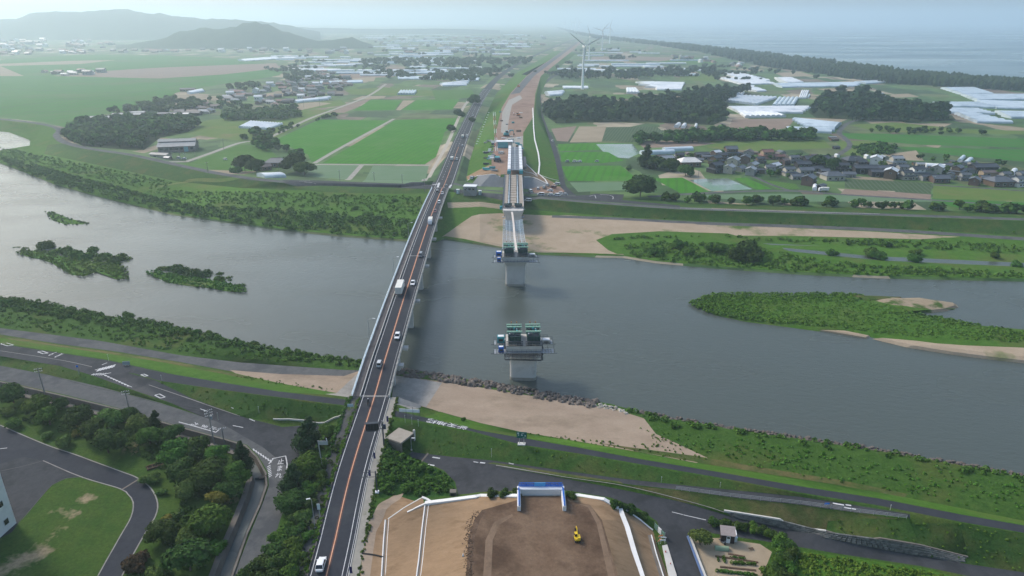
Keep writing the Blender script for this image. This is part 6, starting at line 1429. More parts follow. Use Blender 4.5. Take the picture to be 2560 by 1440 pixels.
def house_proto(kind_, w, d):
    t = empty('house')
    def body(x, y, W, D, H, rise, hip=0, along='x'):
        mb = MB().box((x, y, H/2), (W, D, H))
        if not hip:
            mb.add([(x-W/2,y-D/2,H),(x-W/2,y+D/2,H),(x-W/2,y,H+rise*.95),(x+W/2,y-D/2,H),(x+W/2,y+D/2,H),(x+W/2,y,H+rise*.95)], [(0,2,1),(3,4,5)])
        mb.build('wall', WALLS['cream'], t)
        v, f = gable(W, D, H - .1, H + rise, .6, hip); r = MB().add([(a+x, b+y, c) for a, b, c in v], f).build('roof', ROOFS['grey'], t)
        MB().box((x, y, H + rise + .24), (W + (1.0 if not hip else -2*hip + .8), .35, .22)).build('ridge_cap', ROOFS['dark'], r)
    if kind_ == 'two':
        body(0, 0, w, d, 3.0, 1.3, hip=d*.45); body(-w*.04, .2, w*.72, d*.70, 5.9, 1.7)
        sp = [(x, -d/2, 1.5, 1.7, 1.5, 'y') for x in (-w*.3, 0, w*.3)] + [(x, -d*.35+.2, 4.9, 1.5, 1.1, 'y') for x in (-w*.22, w*.12)] + [(w/2, 0, 1.5, 1.5, 1.2, 'x'), (w*.32, .2, 4.9, 1.2, 1.0, 'x')]
    elif kind_ == 'one':
        body(0, 0, w, d, 3.1, 1.9); sp = [(x, -d/2, 1.5, 1.8, 1.5, 'y') for x in (-w*.3, .2, w*.32)] + [(w/2, 0, 1.5, 1.5, 1.2, 'x')]
    elif kind_ == 'tall':
        body(0, 0, w, d, 5.8, 1.9); body(w*.42, -d*.15, w*.5, d*.7, 3.0, 1.2); sp = [(x, -d/2, 4.6, 1.4, 1.1, 'y') for x in (-w*.25, w*.2)] + [(x, -d/2, 1.5, 1.6, 1.4, 'y') for x in (-w*.28,)] + [(-w/2, 0, 4.4, 1.3, 1.0, 'x')]
    elif kind_ == 'hip':
        body(0, 0, w, d, 3.4, 2.4, hip=d*.4); sp = [(x, -d/2, 1.6, 2.0, 1.6, 'y') for x in (-w*.32, 0, w*.32)] + [(w/2, 0, 1.6, 1.5, 1.2, 'x')]
    elif kind_ == 'barn':
        body(0, 0, w, d, 3.6, 1.3); sp = [(-w*.2, -d/2, 1.5, 2.6, 2.4, 'y')]
    wins(t, t, sp)
    if kind_ != 'barn': MB().box((w*.12, -d/2 - .05, 1.05), (1.0,.12,2.1)).build('door', WOODB, t)
    return t
HP = {'two': house_proto('two', 12, 9), 'one': house_proto('one', 11, 7.5), 'tall': house_proto('tall', 9, 8), 'hip': house_proto('hip', 14, 10), 'barn': house_proto('barn', 14, 7)}
_hf = set()
def house(k, p, rz, sc_, roof, wall, label, group=None, cat='house'):
    if k in _hf: t = copy_tree(HP[k])
    else: t = HP[k]; _hf.add(k)
    t.location = p; t.rotation_euler = (0, 0, rz); t.scale = sc_ if isinstance(sc_, tuple) else (sc_,)*3
    for ch in t.children:
        b = ch.name.split('.')[0]
        if b == 'wall': setmat(ch, 0, WALLS[wall])
        elif b == 'roof': setmat(ch, 0, ROOFS[roof])
    return tag(t, label, cat, group)
VIL = [('one',1666,402,20,.9,'pale','cream'),('hip',1722,414,4,1.15,'white','brown'),('one',1664,413,-15,.7,'brown','tan'),('tall',1789,392,30,.75,'painted_glint','brown'),('barn',1754,393,10,.85,'dark','black'),('two',1827,390,5,1.1,'grey','brown'),('two',1790,409,35,.9,'dark','brown'),
       ('tall',1870,393,60,.85,'brown','grey'),('two',1790,430,30,1.0,'dark','black'),('tall',1832,416,60,1.0,'pale','cream'),('tall',1822,432,55,.85,'pale','cream'),('tall',1862,408,65,.9,'dark','brown'),('one',1882,417,50,.8,'pale','cream'),('tall',1876,437,60,.8,'pale','grey'),
       ('two',1917,396,8,1.0,'red','tan'),('one',1946,397,8,.8,'red','brown'),('one',1935,420,40,.85,'painted_glint','white'),('tall',1960,412,30,.7,'brown','brick'),('two',1972,438,10,.85,'grey','cream'),('barn',2038,410,3,1.35,'dark','black'),('one',2006,418,3,1.0,'dark','black'),('one',2012,433,5,.95,'grey','grey'),
       ('tall',2020,462,50,.95,'grey','brick'),('barn',2052,471,45,.6,'dark','black'),('hip',2080,448,6,1.0,'grey','cream'),('hip',2133,410,3,1.1,'dark','black'),('tall',2188,412,60,1.0,'painted_glint','white'),('two',2240,412,3,.95,'pale','cream'),('barn',2160,432,-3,1.2,'dark','black'),('barn',2198,440,-5,1.0,'dark','black'),
       ('tall',2225,445,55,1.0,'painted_glint','brown'),('two',2292,441,5,1.0,'dark','white'),('tall',2342,433,50,.9,'painted_glint','grey'),('one',2346,455,2,1.05,'grey','brick'),('two',2392,435,40,.9,'grey','brown'),('barn',2455,430,5,1.3,'dark','black'),('barn',2472,440,0,.9,'brown','tan'),('tall',2434,462,50,.75,'grey','brick'),('hip',2495,463,6,1.1,'grey','brown'),('two',2545,464,20,.9,'grey','white'),('one',2555,440,15,.8,'grey','grey'),('one',2300,415,-5,.6,'pale','cream'),('one',2090,372,5,.5,'dark','black'),('barn',2085,352,3,.55,'brown','brown'),('barn',2080,347,3,.5,'pale','brown'),('one',2404,412,60,.6,'grey','grey')]
_vr = random.Random(3)
for px, py in [(1700,398),(1745,405),(1770,398),(1805,400),(1850,427),(1900,432),(1900,407),(1925,432),(1955,430),(1985,407),(1990,447),(2042,427),(2060,440),(2108,427),(2120,442),(2152,417),(2207,427),(2255,432),(2265,447),(2312,432),(2318,450),(2375,447),(2372,420),(2412,450),(2420,432),(2460,457),(2512,447),(2528,457)]:
    VIL.append((_vr.choice(('one','two','two','barn')), px, py, _vr.choice((4, 8, 50, -6)), _vr.uniform(.65, .85), _vr.choice(('dark','grey','grey','dark')), _vr.choice(('black','brown','grey','cream'))))
for i, (k, px, py, a, s_, rf, wa) in enumerate(VIL):
    kn = {'two': 'two-storey', 'one': 'low', 'tall': 'gabled', 'hip': 'broad hipped', 'barn': 'long'}[k]; rn_ = {'painted_glint': 'glinting pale', 'pale': 'pale grey', 'dark': 'near-black', 'white': 'white', 'brown': 'brownish', 'red': 'red', 'grey': 'grey'}[rf]
    house(k, G(px, py), R(a), s_, rf, wa, '%s house with %s roof and %s walls in the village' % (kn, rn_, wa), 'village houses')
# left village: roofs too small for their parts
def mini_house(seed, roof, wall):
    r_ = random.Random(seed); w, d, h = r_.uniform(9, 14), r_.uniform(7, 9), r_.choice((3.2, 3.2, 5.6)); mb = MB().box((0,0,h/2), (w,d,h), 1)
    mb.add([(-w/2,-d/2,h),(-w/2,d/2,h),(-w/2,0,h+1.8),(w/2,-d/2,h),(w/2,d/2,h),(w/2,0,h+1.8)], [(0,2,1),(3,4,5)], 1)
    v, f = gable(w, d, h - .1, h + 2.0, .6); mb.add(v, f, 0)
    if seed % 2: v, f = gable(w*.5, d*.6, 2.6, 3.8, .4); mb.add([(a + w*.5, b - d*.3, c) for a, b, c in v], f, 0); mb.box((w*.5, -d*.3, 1.3), (w*.5, d*.6, 2.6), 1)
    for x in (-w*.28, .2, w*.3): mb.box((x, -d/2 - .03, h*.5), (1.7,.1,1.5), 2)
    return mb.mesh('house', [roof, wall, GLASS])
MINI = [mini_house(i, ROOFS[r], WALLS[w]) for i, (r, w) in enumerate([('red','tan'),('grey','cream'),('brown','brown'),('pale','cream'),('dark','brown'),('grey','grey'),('red','cream'),('painted_glint','white'),('dark','black'),('brown','tan')])]
MINIL = ['red-roofed','grey-roofed','brown-roofed','pale-roofed','dark-roofed','dull grey','rust-roofed','bright-roofed','blackish','tan-walled']
def hamlet(poly, n, label, group, sep=11.0, rz0=0.1, s0=(.85,1.1), mass=False):
    MB_ = MB(); mats_ = []
    P = [G(*q) for q in poly]; xs = [p.x for p in P]; ys = [p.y for p in P]; done = []; tries = 0
    while len(done) < n and tries < n*80:
        tries += 1; x = rnd.uniform(min(xs), max(xs)); y = rnd.uniform(min(ys), max(ys)); ins = False
        for i in range(len(P)):
            a, b = P[i], P[i-1]
            if (a.y > y) != (b.y > y) and x < (b.x-a.x)*(y-a.y)/(b.y-a.y) + a.x: ins = not ins
        if not ins or any((x-q[0])**2 + (y-q[1])**2 < sep*sep for q in done): continue
        done.append((x, y)); i = rnd.randrange(len(MINI))
        if mass:
            me = MINI[i]; a = rz0 + rnd.choice((0, math.pi/2)); k = rnd.uniform(*s0); M = Matrix.Translation((x, y, gz(x, y))) @ Matrix.Rotation(a, 4, 'Z') @ Matrix.Scale(k, 4)
            base = len(mats_); mats_ += [m for m in me.materials]
            oo = len(MB_.v); MB_.v += [tuple(M @ v.co) for v in me.vertices]; MB_.f += [tuple(q + oo for q in p.vertices) for p in me.polygons]; MB_.m += [base + p.material_index for p in me.polygons]; continue
        o = link('house', MINI[i]); o.location = (x, y, gz(x, y) - .05); o.rotation_euler = (0, 0, rz0 + rnd.choice((0, 0, math.pi/2)) + rnd.uniform(-.15, .15)); o.scale = (rnd.uniform(*s0),)*3
        tag(o, MINIL[i] + ' ' + label, 'house', group)
    if mass:
        um = list(dict.fromkeys(mats_)); MB_.m = [um.index(mats_[k]) for k in MB_.m]; o = kind(MB_.build('far_town', um), 'stuff'); o['label'] = label; o['category'] = 'town'
hamlet([(500,262),(560,235),(640,222),(720,205),(790,196),(880,198),(870,225),(850,240),(760,252),(700,268),(610,272),(540,272)], 95, 'house in the crowded left village', 'left village houses', 11.5)
hamlet([(420,285),(440,272),(500,268),(530,285),(470,292)], 12, 'house beside the grove at the near end of the left village', 'near end of the left village')
hamlet([(760,196),(800,180),(850,182),(840,196)], 14, 'house on the rise behind the left village', 'houses on the rise')
hamlet([(1640,398),(1760,392),(1900,400),(2050,405),(2250,418),(2500,440),(2540,425),(2450,412),(2300,400),(2100,392),(1900,384),(1700,386)], 30, 'small outbuilding squeezed between the village houses', 'village outbuildings', 13.0, s0=(.35,.6))
hamlet([(0,140),(130,136),(300,132),(560,132),(800,136),(900,140),(860,128),(560,124),(300,126),(0,128)], 70, 'house at the foot of the left hills', 'houses at the foot of the hills', 24.0, s0=(1.2,1.9))
hamlet([(100,182),(250,176),(290,186),(150,190)], 14, 'shed alone on the wide left paddies', 'sheds on the left paddies', 20.0, s0=(1.0,1.4))
hamlet([(1680,140),(1760,146),(1900,168),(1880,176),(1760,158),(1690,148)], 26, 'house at the edge of the coastal forest', 'houses by the coastal forest', 15.0, s0=(1.0,1.3))
hamlet([(2010,176),(2060,170),(2190,184),(2180,196),(2060,186)], 16, 'house in the hamlet below the coastal forest', 'hamlet below the forest', 14.0)
hamlet([(850,100),(1100,96),(1360,86),(1380,110),(1200,140),(900,142),(840,120)], 90, 'far houses scattered over the hazy plain', None, 40.0, s0=(1.3,2.2), mass=True)
hamlet([(0,100),(280,105),(280,122),(0,126)], 45, 'far town below the blue hills', None, 30.0, s0=(1.6,2.6), mass=True)

# big shed with raised roof, its annexes, the long barns
def px_box(name, corners, h, m, parent, z=None):
    P = [G(*c) for c in corners]; z0 = min(p.z for p in P) - .2
    return MB().prism([(p.x - parent.location.x, p.y - parent.location.y) for p in P], z0 - parent.location.z, z0 - parent.location.z + h).build(name, m, parent)
sp_ = G(448, 375); sh = empty('farm_shed', tuple(sp_), R(14))
tag(sh, 'large weathered shed with stepped grey roof, dark gables and blue door', 'shed')
SW, SD = 30.0, 21.0
MB().box((0,0,2.6),(SW,SD,5.2)).add([(-SW/2,-SD/2,5.2),(-SW/2,SD/2,5.2),(-SW/2,0,9.2),(SW/2,-SD/2,5.2),(SW/2,SD/2,5.2),(SW/2,0,9.2)],[(0,2,1),(3,4,5)]).build('wall', mat('shed_wall', (0.15,0.125,0.12), (0.24,0.215,0.205), 0.35, .9), sh)
RFM = mat('shed_roof', (0.34,0.33,0.32), (0.42,0.41,0.40), 0.25, .6)
for s1 in (-1, 1):
    MB().add([(-SW/2-.8,s1*(SD/2+.8),5.0),(SW/2+.8,s1*(SD/2+.8),5.0),(SW/2+.8,s1*3.6,7.8),(-SW/2-.8,s1*3.6,7.8)],[(0,1,2,3)]).build('roof', RFM, sh)
    MB().add([(-SW/2-.8,s1*4.2,8.4),(SW/2+.8,s1*4.2,8.4),(SW/2+.8,0,10.2),(-SW/2-.8,0,10.2)],[(0,1,2,3)]).build('raised_roof', RFM, sh)
    MB().box((0,s1*3.7,8.0),(SW,.15,.9)).build('clerestory', WALLS['black'], sh)
for k in range(7): MB().box((-SW/2+2.5+k*4.2,-SD/2-.06,2.9),(2.4,.12,1.6)).build('window', GLASS, sh)
for k in range(4): MB().box((-SW/2-.06,-SD/2+3+k*5,2.6),(.12,2.6,1.6)).build('window', GLASS, sh)
for x, y, w, ax in ((SW/2-7,-SD/2-.1,3.5,'y'),(-SW/2-.1,1.0,3.6,'x')): MB().box((x,y,2.3),(w,.14,4.4) if ax == 'y' else (.14,w,4.4)).build('door', pmat('door_blue', (0.16,0.36,0.40), .6), sh)
house('barn', G(403,394), R(-14), (1.15,1.0,.85), 'grey', 'cream', 'long low grey-roofed annex in front of the big shed', cat='outbuilding')
house('one', G(420,398), R(-20), .5, 'pale', 'brown', 'small brown lean-to at the end of the long annex', cat='outbuilding')
for px, py, a, s_, rf, lab in ((240,302,8,(2.2,1.3,1.1),'pale','long barn with striped grey roof at the grove edge, left one'),(320,294,6,(2.2,1.3,1.1),'pale','long barn with grey roof at the grove edge, right one'),(215,312,6,(1.4,1.0,.9),'grey','low dark shed below the left long barn'),(345,288,10,(1.2,1.0,1.0),'pale','short barn behind the long barns'),(470,228,6,(1.6,1.0,1.0),'dark','dark long shed beside the white greenhouse above the village'),(452,290,5,(1.4,1,.8),'white','white-roofed shed below the left village'),(420,290,5,(1.5,1,.9),'grey','grey open shed below the left village')):
    house('barn', G(px, py), R(a), s_, rf, 'brown', lab, cat='barn')
for k, px, py, a, s_, rf, wa, lab in (('hip',692,415,2,1.1,'grey','brown','farmhouse with L-shaped blue-grey roof beside the levee'),('one',660,424,35,.9,'brown','brown','brown farmhouse wing left of the L-shaped roof'),('one',620,406,10,.8,'pale','brown','small pale-roofed shed behind the farmhouse trees')):
    house(k, G(px, py), R(a), s_, rf, wa, lab, cat='farmhouse')

# white tall building at the left edge
wc = at(41, 1307, 2.9); wb_ = empty('white_building', tuple(wc), R(-8))
BW, BD, BH = 22.0, 26.0, 23.0
MB().box((-BW/2, -BD/2 + 0, BH/2 - .5), (BW, BD, BH + 1)).build('wall', WALLS['white'], wb_)
MB().box((-BW/2, -BD/2, BH + .2), (BW + .5, BD + .5, .5)).build('roof', CONC2, wb_)
for y, z in ((-2.2, 2.2), (-2.2, 7.0), (-2.2, 11.5), (-7, 2.2), (-7, 7.0), (-7, 11.5), (-12, 2.2), (-12, 7)):
    o = MB().box((.03, y, z), (.12, 1.3, 1.5)).build('window', WINF, wb_); MB().box((.08, y, z), (.06, 1.1, 1.3)).build('pane', GLASS, o)
for x in (-3, -8, -13):
    for z in (2.2, 7, 11.5): o = MB().box((x, .03, z), (1.3,.12,1.5)).build('window', WINF, wb_); MB().box((x, .08, z), (1.1,.06,1.3)).build('pane', GLASS, o)
tag(wb_, 'tall white building cut by the left edge of the photo', 'building')

# ------------------------------------------------------------------ greenhouses
PLAST = mat('greenhouse_film', (0.68,0.70,0.72), (0.76,0.78,0.79), 0.15, 0.35, spec=0.5, c3=(0.46,0.51,0.55), s3=0.05)
PLASTB = mat('greenhouse_film_blue', (0.46,0.54,0.60), (0.54,0.62,0.67), 0.15, 0.3, spec=0.5, c3=(0.30,0.38,0.44), s3=0.05)
def tunnel(A, B, w, h, side, mb=None):
    """arched tunnel from A to B (ground points), width w, total height h"""
    mb = mb or MB(); d = Vector((B.x-A.x, B.y-A.y, 0)).normalized(); r = Vector((d.y, -d.x, 0)); n = 7
    prof = [(-w/2, 0)] + [(-w/2*math.cos(math.pi*k/n), side + (h - side)*math.sin(math.pi*k/n)) for k in range(n + 1)] + [(w/2, 0)]
    o = len(mb.v)
    for p in (A, B):
        for q in prof: mb.v.append((p.x + r.x*q[0], p.y + r.y*q[0], p.z + q[1]))
    m = len(prof)
    for k in range(m - 1): mb.f.append((o+k, o+k+1, o+m+k+1, o+m+k)); mb.m.append(0)
    mb.f.append(tuple(o + k for k in range(m))[::-1]); mb.f.append(tuple(o + m + k for k in range(m))); mb.m += [0, 0]
    return mb
def greenhouse(q, n, label, h=3.4, film=PLAST, parts=True, group='greenhouses'):
    """q: four photo pixels; tunnels run from edge q0-q1 to edge q3-q2"""
    a, b, c, d = [G(*p) for p in q]; o = a.copy(); t = empty('greenhouse', tuple(o)) if parts else None; allm = MB()
    for k in range(n):
        u = (k + .5) / n; p0 = a.lerp(b, u) - o; p1 = d.lerp(c, u) - o
        dirv = Vector((p1.x-p0.x, p1.y-p0.y, 0)).normalized(); perp = Vector((dirv.y, -dirv.x, 0))
        w = abs(((b - a)/n).dot(perp))*.96; w = max(w, 1.0)
        hh = min(h, 1.2 + w*.45)
        if parts:
            tn = tunnel(p0, p1, w, hh, hh*.45).build('tunnel', film, t)
        else: tunnel(p0, p1, w, hh, hh*.45, allm)
    if not parts: t = allm.build('greenhouse', film); t.location = o
    return tag(t, label, 'greenhouse', group)
GH = [([(1776,250),(1890,264),(1943,246),(1800,239)],14,'ranked white tunnels left of the row of five grey ones',0,1),([(1929,266),(1985,266),(1997,247),(1945,247)],5,'five rounded tunnels standing apart right of the ranked ones',1,1),([(1818,270),(1845,283),(2000,285),(2024,269)],4,'long bright white greenhouse roof in the middle of the right cluster',0,1),
 ([(1862,295),(1965,293),(1925,281),(1845,282)],8,'scalloped white tunnels at the front of the right cluster',0,1),([(1790,239),(1855,240),(1862,233),(1795,233)],8,'small tunnels behind the ranked ones by the pine wood',0,1),([(1996,247),(2015,247),(2023,228),(2003,228)],4,'four upright white tunnels in a small block',0,1),([(2017,246),(2022,246),(2026,238),(2021,238)],1,'single small tunnel right of the four upright ones',1,1),
 ([(1982,299),(2013,319),(2087,324),(2100,312)],5,'wedge-shaped blue-white greenhouse beside the village lane',1,1),([(1963,322),(1975,329),(2075,335),(2087,325)],2,'long low blue-white greenhouse at the front by the lane',1,1),([(1800,184),(1860,203),(1925,203),(1850,184)],8,'upper white greenhouse block behind the pine wood',0,0),([(1797,197),(1855,213),(1935,211),(1880,197)],6,'lower white greenhouse block behind the pine wood',0,0),
 ([(1862,216),(1880,231),(1905,229),(1882,217)],3,'small white greenhouse at the tip of the pine wood',0,1),([(1936,211),(1950,220),(2135,217),(2145,208)],3,'very long flat greenhouse across the middle of the plain',1,0),([(1940,196),(1960,209),(2000,207),(1975,196)],4,'white greenhouse left above the very long flat one',0,0),([(2140,206),(2160,211),(2215,208),(2200,203)],2,'thin greenhouse at the right end of the very long one',1,0),
 ([(2355,222),(2400,237),(2480,237),(2430,221)],6,'topmost blue-white greenhouse of the right edge cluster',1,0),([(2405,239),(2440,253),(2570,251),(2560,239)],6,'second blue-white greenhouse of the right edge cluster',1,0),([(2435,254),(2490,273),(2580,275),(2570,258)],6,'third blue-white greenhouse of the right edge cluster',1,0),([(2330,259),(2370,269),(2505,273),(2450,259)],5,'wide greenhouse left of the third one in the right edge cluster',1,0),
 ([(2255,272),(2290,281),(2490,288),(2440,275)],5,'wide flat greenhouse behind the pine clump at the right',1,0),([(2222,282),(2250,291),(2330,291),(2300,281)],4,'greenhouse half hidden by the pine clump at the right',1,0),([(2390,286),(2440,308),(2535,310),(2425,284)],6,'lowest scalloped greenhouse of the right edge cluster',1,1),([(2490,281),(2520,297),(2600,297),(2580,283)],3,'greenhouse cut by the right edge of the photo',1,0),
 ([(2132,233),(2135,251),(2155,253),(2150,234)],3,'narrow upright greenhouse left behind the pines',1,1),([(2170,234),(2185,251),(2222,252),(2205,236)],4,'square greenhouse right behind the pines',1,1),([(1640,207),(1640,226),(1700,226),(1712,209)],7,'white greenhouse with notched front left of the pine wood top',0,0),([(1595,207),(1632,223),(1652,215),(1635,207)],3,'white greenhouse slanting left of the notched one',0,0),
 ([(1566,234),(1600,234),(1590,223),(1566,223)],4,'four small tunnels in the field right of the wind turbine',0,1),([(1406,218),(1408,222),(1470,222),(1468,218)],1,'long white tunnel at the foot of the nearest wind turbine',0,1),([(1365,233),(1370,241),(1400,239),(1408,229)],4,'white greenhouse at the left tip of the dark pine wood',0,0),([(996,193),(998,199),(1083,199),(1083,194)],2,'long greenhouse in the middle distance left of the road',1,0),
 ([(1103,211),(1105,216),(1165,216),(1170,203)],3,'lower of two greenhouses by the bend of the road',0,0),([(1140,196),(1142,202),(1197,202),(1198,197)],2,'upper of two greenhouses by the bend of the road',1,0),([(993,237),(1036,237),(1042,229),(1000,229)],6,'small blue-white tunnels among the dark hedges',1,1),([(597,320),(672,325),(708,312),(625,306)],12,'big flat white greenhouse alone in the meadow',0,1),([(735,255),(740,258),(815,251),(828,244)],2,'bright white greenhouse strip beside the left village',0,0),
 ([(785,207),(790,211),(905,208),(905,203)],2,'long greenhouse roof behind the left village',1,0),([(470,232),(474,236),(508,231),(505,226)],3,'white greenhouse above the left village by the dark shed',0,1),([(650,441),(655,447),(706,447),(704,437)],1,'white tunnel in front of the farmhouse by the levee',0,1),([(1600,384),(1604,388),(1685,386),(1682,380)],1,'lower long tunnel beside the bare field left of the village',1,1),([(1658,376),(1660,380),(1730,377),(1728,373)],1,'upper long tunnel beside the bare field left of the village',1,1),
 ([(2312,416),(2315,420),(2360,424),(2362,418)],1,'white tunnel between the village houses',0,1),([(2394,402),(2402,406),(2412,396),(2405,393)],1,'left of two round grey tunnels in the village',1,1),([(2408,410),(2420,414),(2432,403),(2420,399)],1,'right of two round grey tunnels in the village',1,1),([(2520,440),(2536,442),(2542,430),(2530,428)],1,'white tunnel at the right edge of the village',0,1),([(2030,476),(2042,477),(2042,468),(2032,467)],1,'small white tunnel shed beside the village garage',0,1),
 ([(1685,318),(1695,320),(1702,313),(1692,312)],1,'left of two small white tunnels below the dark wood',0,1),([(1702,320),(1712,321),(1716,314),(1708,313)],1,'right of two small white tunnels below the dark wood',0,1),([(1735,320),(1742,321),(1744,313),(1737,313)],1,'lone white tunnel right of the pair below the dark wood',0,1),([(600,150),(606,154),(690,149),(688,143)],3,'white greenhouses at the far edge of the big paddies',0,0)]
for q, n, lab, f, pr_ in GH: greenhouse(q, n, lab, film=PLASTB if f else PLAST, parts=bool(pr_))
# far white strips on the plain
fr_ = random.Random(11)
FS = [((700,1480),(86,190),230),((1480,1750),(92,190),40)]
nfs = 0
for (x0, x1), (y0, y1), n in FS:
    for _ in range(n):
        px = fr_.uniform(x0, x1); py = y0 + (y1 - y0)*fr_.random()**1.3
        lim = 1455 - (py - 95)*1.6
        if px < 1480 and abs(px - lim) < 40: continue
        if 540 < px < 930 and py < 140: continue
        if px > 1480 and py < 90 + (px - 1480)*.16 + 16: continue
        hw_ = 65*scale_at(at(px, py, 3.2))
        if px - hw_ < lim + 35 and px + hw_ > lim - 80: continue
        p = at(px, py, 3.2); p.z = gz(p.x, p.y); L_ = fr_.uniform(30, 130)*(1 if py > 110 else 1.5); w_ = fr_.choice((7, 14, 22)); an = fr_.uniform(-.10, .10)
        dv = Vector((math.cos(an), math.sin(an), 0))*L_/2; mb = MB()
        for k in range(max(1, int(w_/7))):
            of = Vector((-math.sin(an), math.cos(an), 0))*7*k; tunnel(-dv + of, dv + of, 6.8, 3.6, 1.6, mb)
        o = mb.build('greenhouse', PLAST if fr_.random() < .75 else PLASTB); o.location = p; nfs += 1
        tag(o, 'pale greenhouse strip far out on the plain', 'greenhouse', 'far greenhouse strips')

# ------------------------------------------------------------------ wind turbines
TURB = mat('turbine_white', (0.80,0.82,0.83), (0.84,0.85,0.86), 0.1, 0.5)
def turbine(base_px, hub_py, yaw, spin, label, blade=36.0, foot=4.0, zfix=None):
    b = at(base_px[0], base_px[1], 4.0); dist = b.y
    d = ray(base_px[0], hub_py); hub = CAM + d*(dist/d.y); h = hub.z - b.z
    t = empty('wind_turbine', (b.x, b.y, b.z), R(yaw)); k = h/66.0
    MB().bar((0,0,-1),(0,0,h-1.5),2.1*k,0,16,1.15*k).build('tower', TURB, t, smooth=False)
    MB().box((0,-1.5*k,h),(3.0*k,8.0*k,3.0*k)).build('nacelle', TURB, t)
    hb_ = MB().bar((0,-5.4*k,h),(0,-7.6*k,h),1.5*k,0,12,.7*k).build('hub', TURB, t)
    B = blade*k
    for j in range(3):
        a = R(spin + 120*j); mb = MB(); ux, uz = math.sin(a), math.cos(a); px_, pz_ = math.cos(a), -math.sin(a)
        secs = [(1.2,.9,.9),(5,1.25,.55),(10,1.5,.40),(20,1.0,.28),(30,.6,.18),(35.5,.22,.08)]
        for i, (r_, c_, th) in enumerate(secs):
            r_ *= B/36; c_ *= k*.85; th *= k*1.2
            for sx, sy in ((-c_,0),(0,-th),(c_*.6,0),(0,th)): mb.v.append((ux*r_ + px_*sx, -6.4*k + sy, h + uz*r_ + pz_*sx))
        for i in range(len(secs)-1):
            for q in range(4): a0 = i*4+q; b0 = i*4+(q+1) % 4; mb.f.append((a0, b0, b0+4, a0+4)); mb.m.append(0)
        mb.f.append((0,1,2,3)); mb.f.append(tuple(range(len(mb.v)-4, len(mb.v)))); mb.m += [0,0]
        mb.build('blade', mat('blade_grey', (0.42,0.45,0.47), (0.48,0.50,0.52), 0.1, 0.5), t)
    return tag(t, label, 'wind turbine', 'wind turbines along the coast')
turbine((1456,222), 115, 20, -55, 'nearest and tallest white wind turbine, left of the pine wood')
turbine((1472,150), 92, 15, -18, 'second wind turbine just behind the nearest one')
turbine((1505,128), 76, -25, 45, 'third wind turbine with raised blades before the coastal forest')
turbine((1524,110), 69, -30, 18, 'fourth wind turbine, right of the third')
turbine((1411,74), 56, 10, 30, 'faint far wind turbine, leftmost of the distant four')
turbine((1429,76), 55, 20, 70, 'faint far wind turbine, second of the distant four')
turbine((1437,78), 54, 0, 10, 'faint far wind turbine, third of the distant four')
turbine((1447,82), 56, 30, 90, 'faint far wind turbine, rightmost of the distant four')
m_ = empty('radio_mast', tuple(at(240, 97, 3)))
mh = ((CAM + ray(243, 14)*(at(1280, 100, 3).y + 800)/ray(243, 14).y))
m_.location = (mh.x, mh.y, mh.z - 50)
MB().bar((0,0,0),(0,0,50),2.2,0,4,.6).build('mast', TURB, m_); MB().box((0,0,36),(5,5,3)).build('platform', TURB, m_)
tag(m_, 'thin radio mast on the skyline of the left hill', 'mast')
# ------------------------------------------------------------------ armour stones along the bank
def stone_mesh(seed):
    r_ = random.Random(seed); v = []; f = []
    t = (1 + 5**.5)/2
    ico = [(-1,t,0),(1,t,0),(-1,-t,0),(1,-t,0),(0,-1,t),(0,1,t),(0,-1,-t),(0,1,-t),(t,0,-1),(t,0,1),(-t,0,-1),(-t,0,1)]
    for p in ico: k = r_.uniform(.38, .6); v.append((p[0]*k, p[1]*k*.9, p[2]*k*.75))
    f = [(0,11,5),(0,5,1),(0,1,7),(0,7,10),(0,10,11),(1,5,9),(5,11,4),(11,10,2),(10,7,6),(7,1,8),(3,9,4),(3,4,2),(3,2,6),(3,6,8),(3,8,9),(4,9,5),(2,4,11),(6,2,10),(8,6,7),(9,8,1)]
    return v, f
STONE = mat('armour_stone', (0.115,0.098,0.088), (0.165,0.145,0.13), 1.2, .9, .2, 4.0, objr=.35)
STONEP = mat('pale_stone', (0.36,0.33,0.28), (0.44,0.41,0.36), 1.2, .9, objr=.2)
SM = []
for i in range(5):
    v, f = stone_mesh(i); SM.append(MB().add(v, f).mesh('boulder', STONE))
rs_ = random.Random(4)
rip = empty('riprap', tuple(at(1250, 970, 0)))
tag(rip, 'bank of dark brown boulders along the water below the sand right of the bridge', 'boulder bank')
up_ = [at(*p, .1) for p in [(985,921),(1080,934),(1150,945),(1230,957),(1300,970),(1400,988),(1495,1004)]]; lo_ = [at(*p, 1.3) for p in [(975,936),(1080,952),(1150,962),(1230,976),(1300,990),(1400,1007),(1482,1022)]]
nb = 0; rest = MB()
spots = []
for i in range(430):
    u = rs_.random()*5.999; k = int(u); a = up_[k].lerp(up_[k+1], u-k); b = lo_[k].lerp(lo_[k+1], u-k); w = rs_.random(); spots.append((a.lerp(b, w), w))
spots.sort(key=lambda q: q[0].y)
for j, (p, w) in enumerate(spots):
    s_ = rs_.uniform(.75, 1.35); z = .05 + 1.25*w + rs_.uniform(0, .35)
    if j < 300:
        o = link('boulder', SM[j % 5], rip); o.location = (p.x - rip.location.x, p.y - rip.location.y, z); o.scale = (s_, s_*rs_.uniform(.8, 1.1), s_*rs_.uniform(.7, 1)); o.rotation_euler = (rs_.random()*6, rs_.random()*6, rs_.random()*6)
    else:
        v, f = stone_mesh(j); rest.add([(x*s_ + p.x - rip.location.x, y*s_ + p.y - rip.location.y, q*s_ + z) for x, y, q in v], f)
kind(rest.build('boulders', STONE, rip), 'stuff')
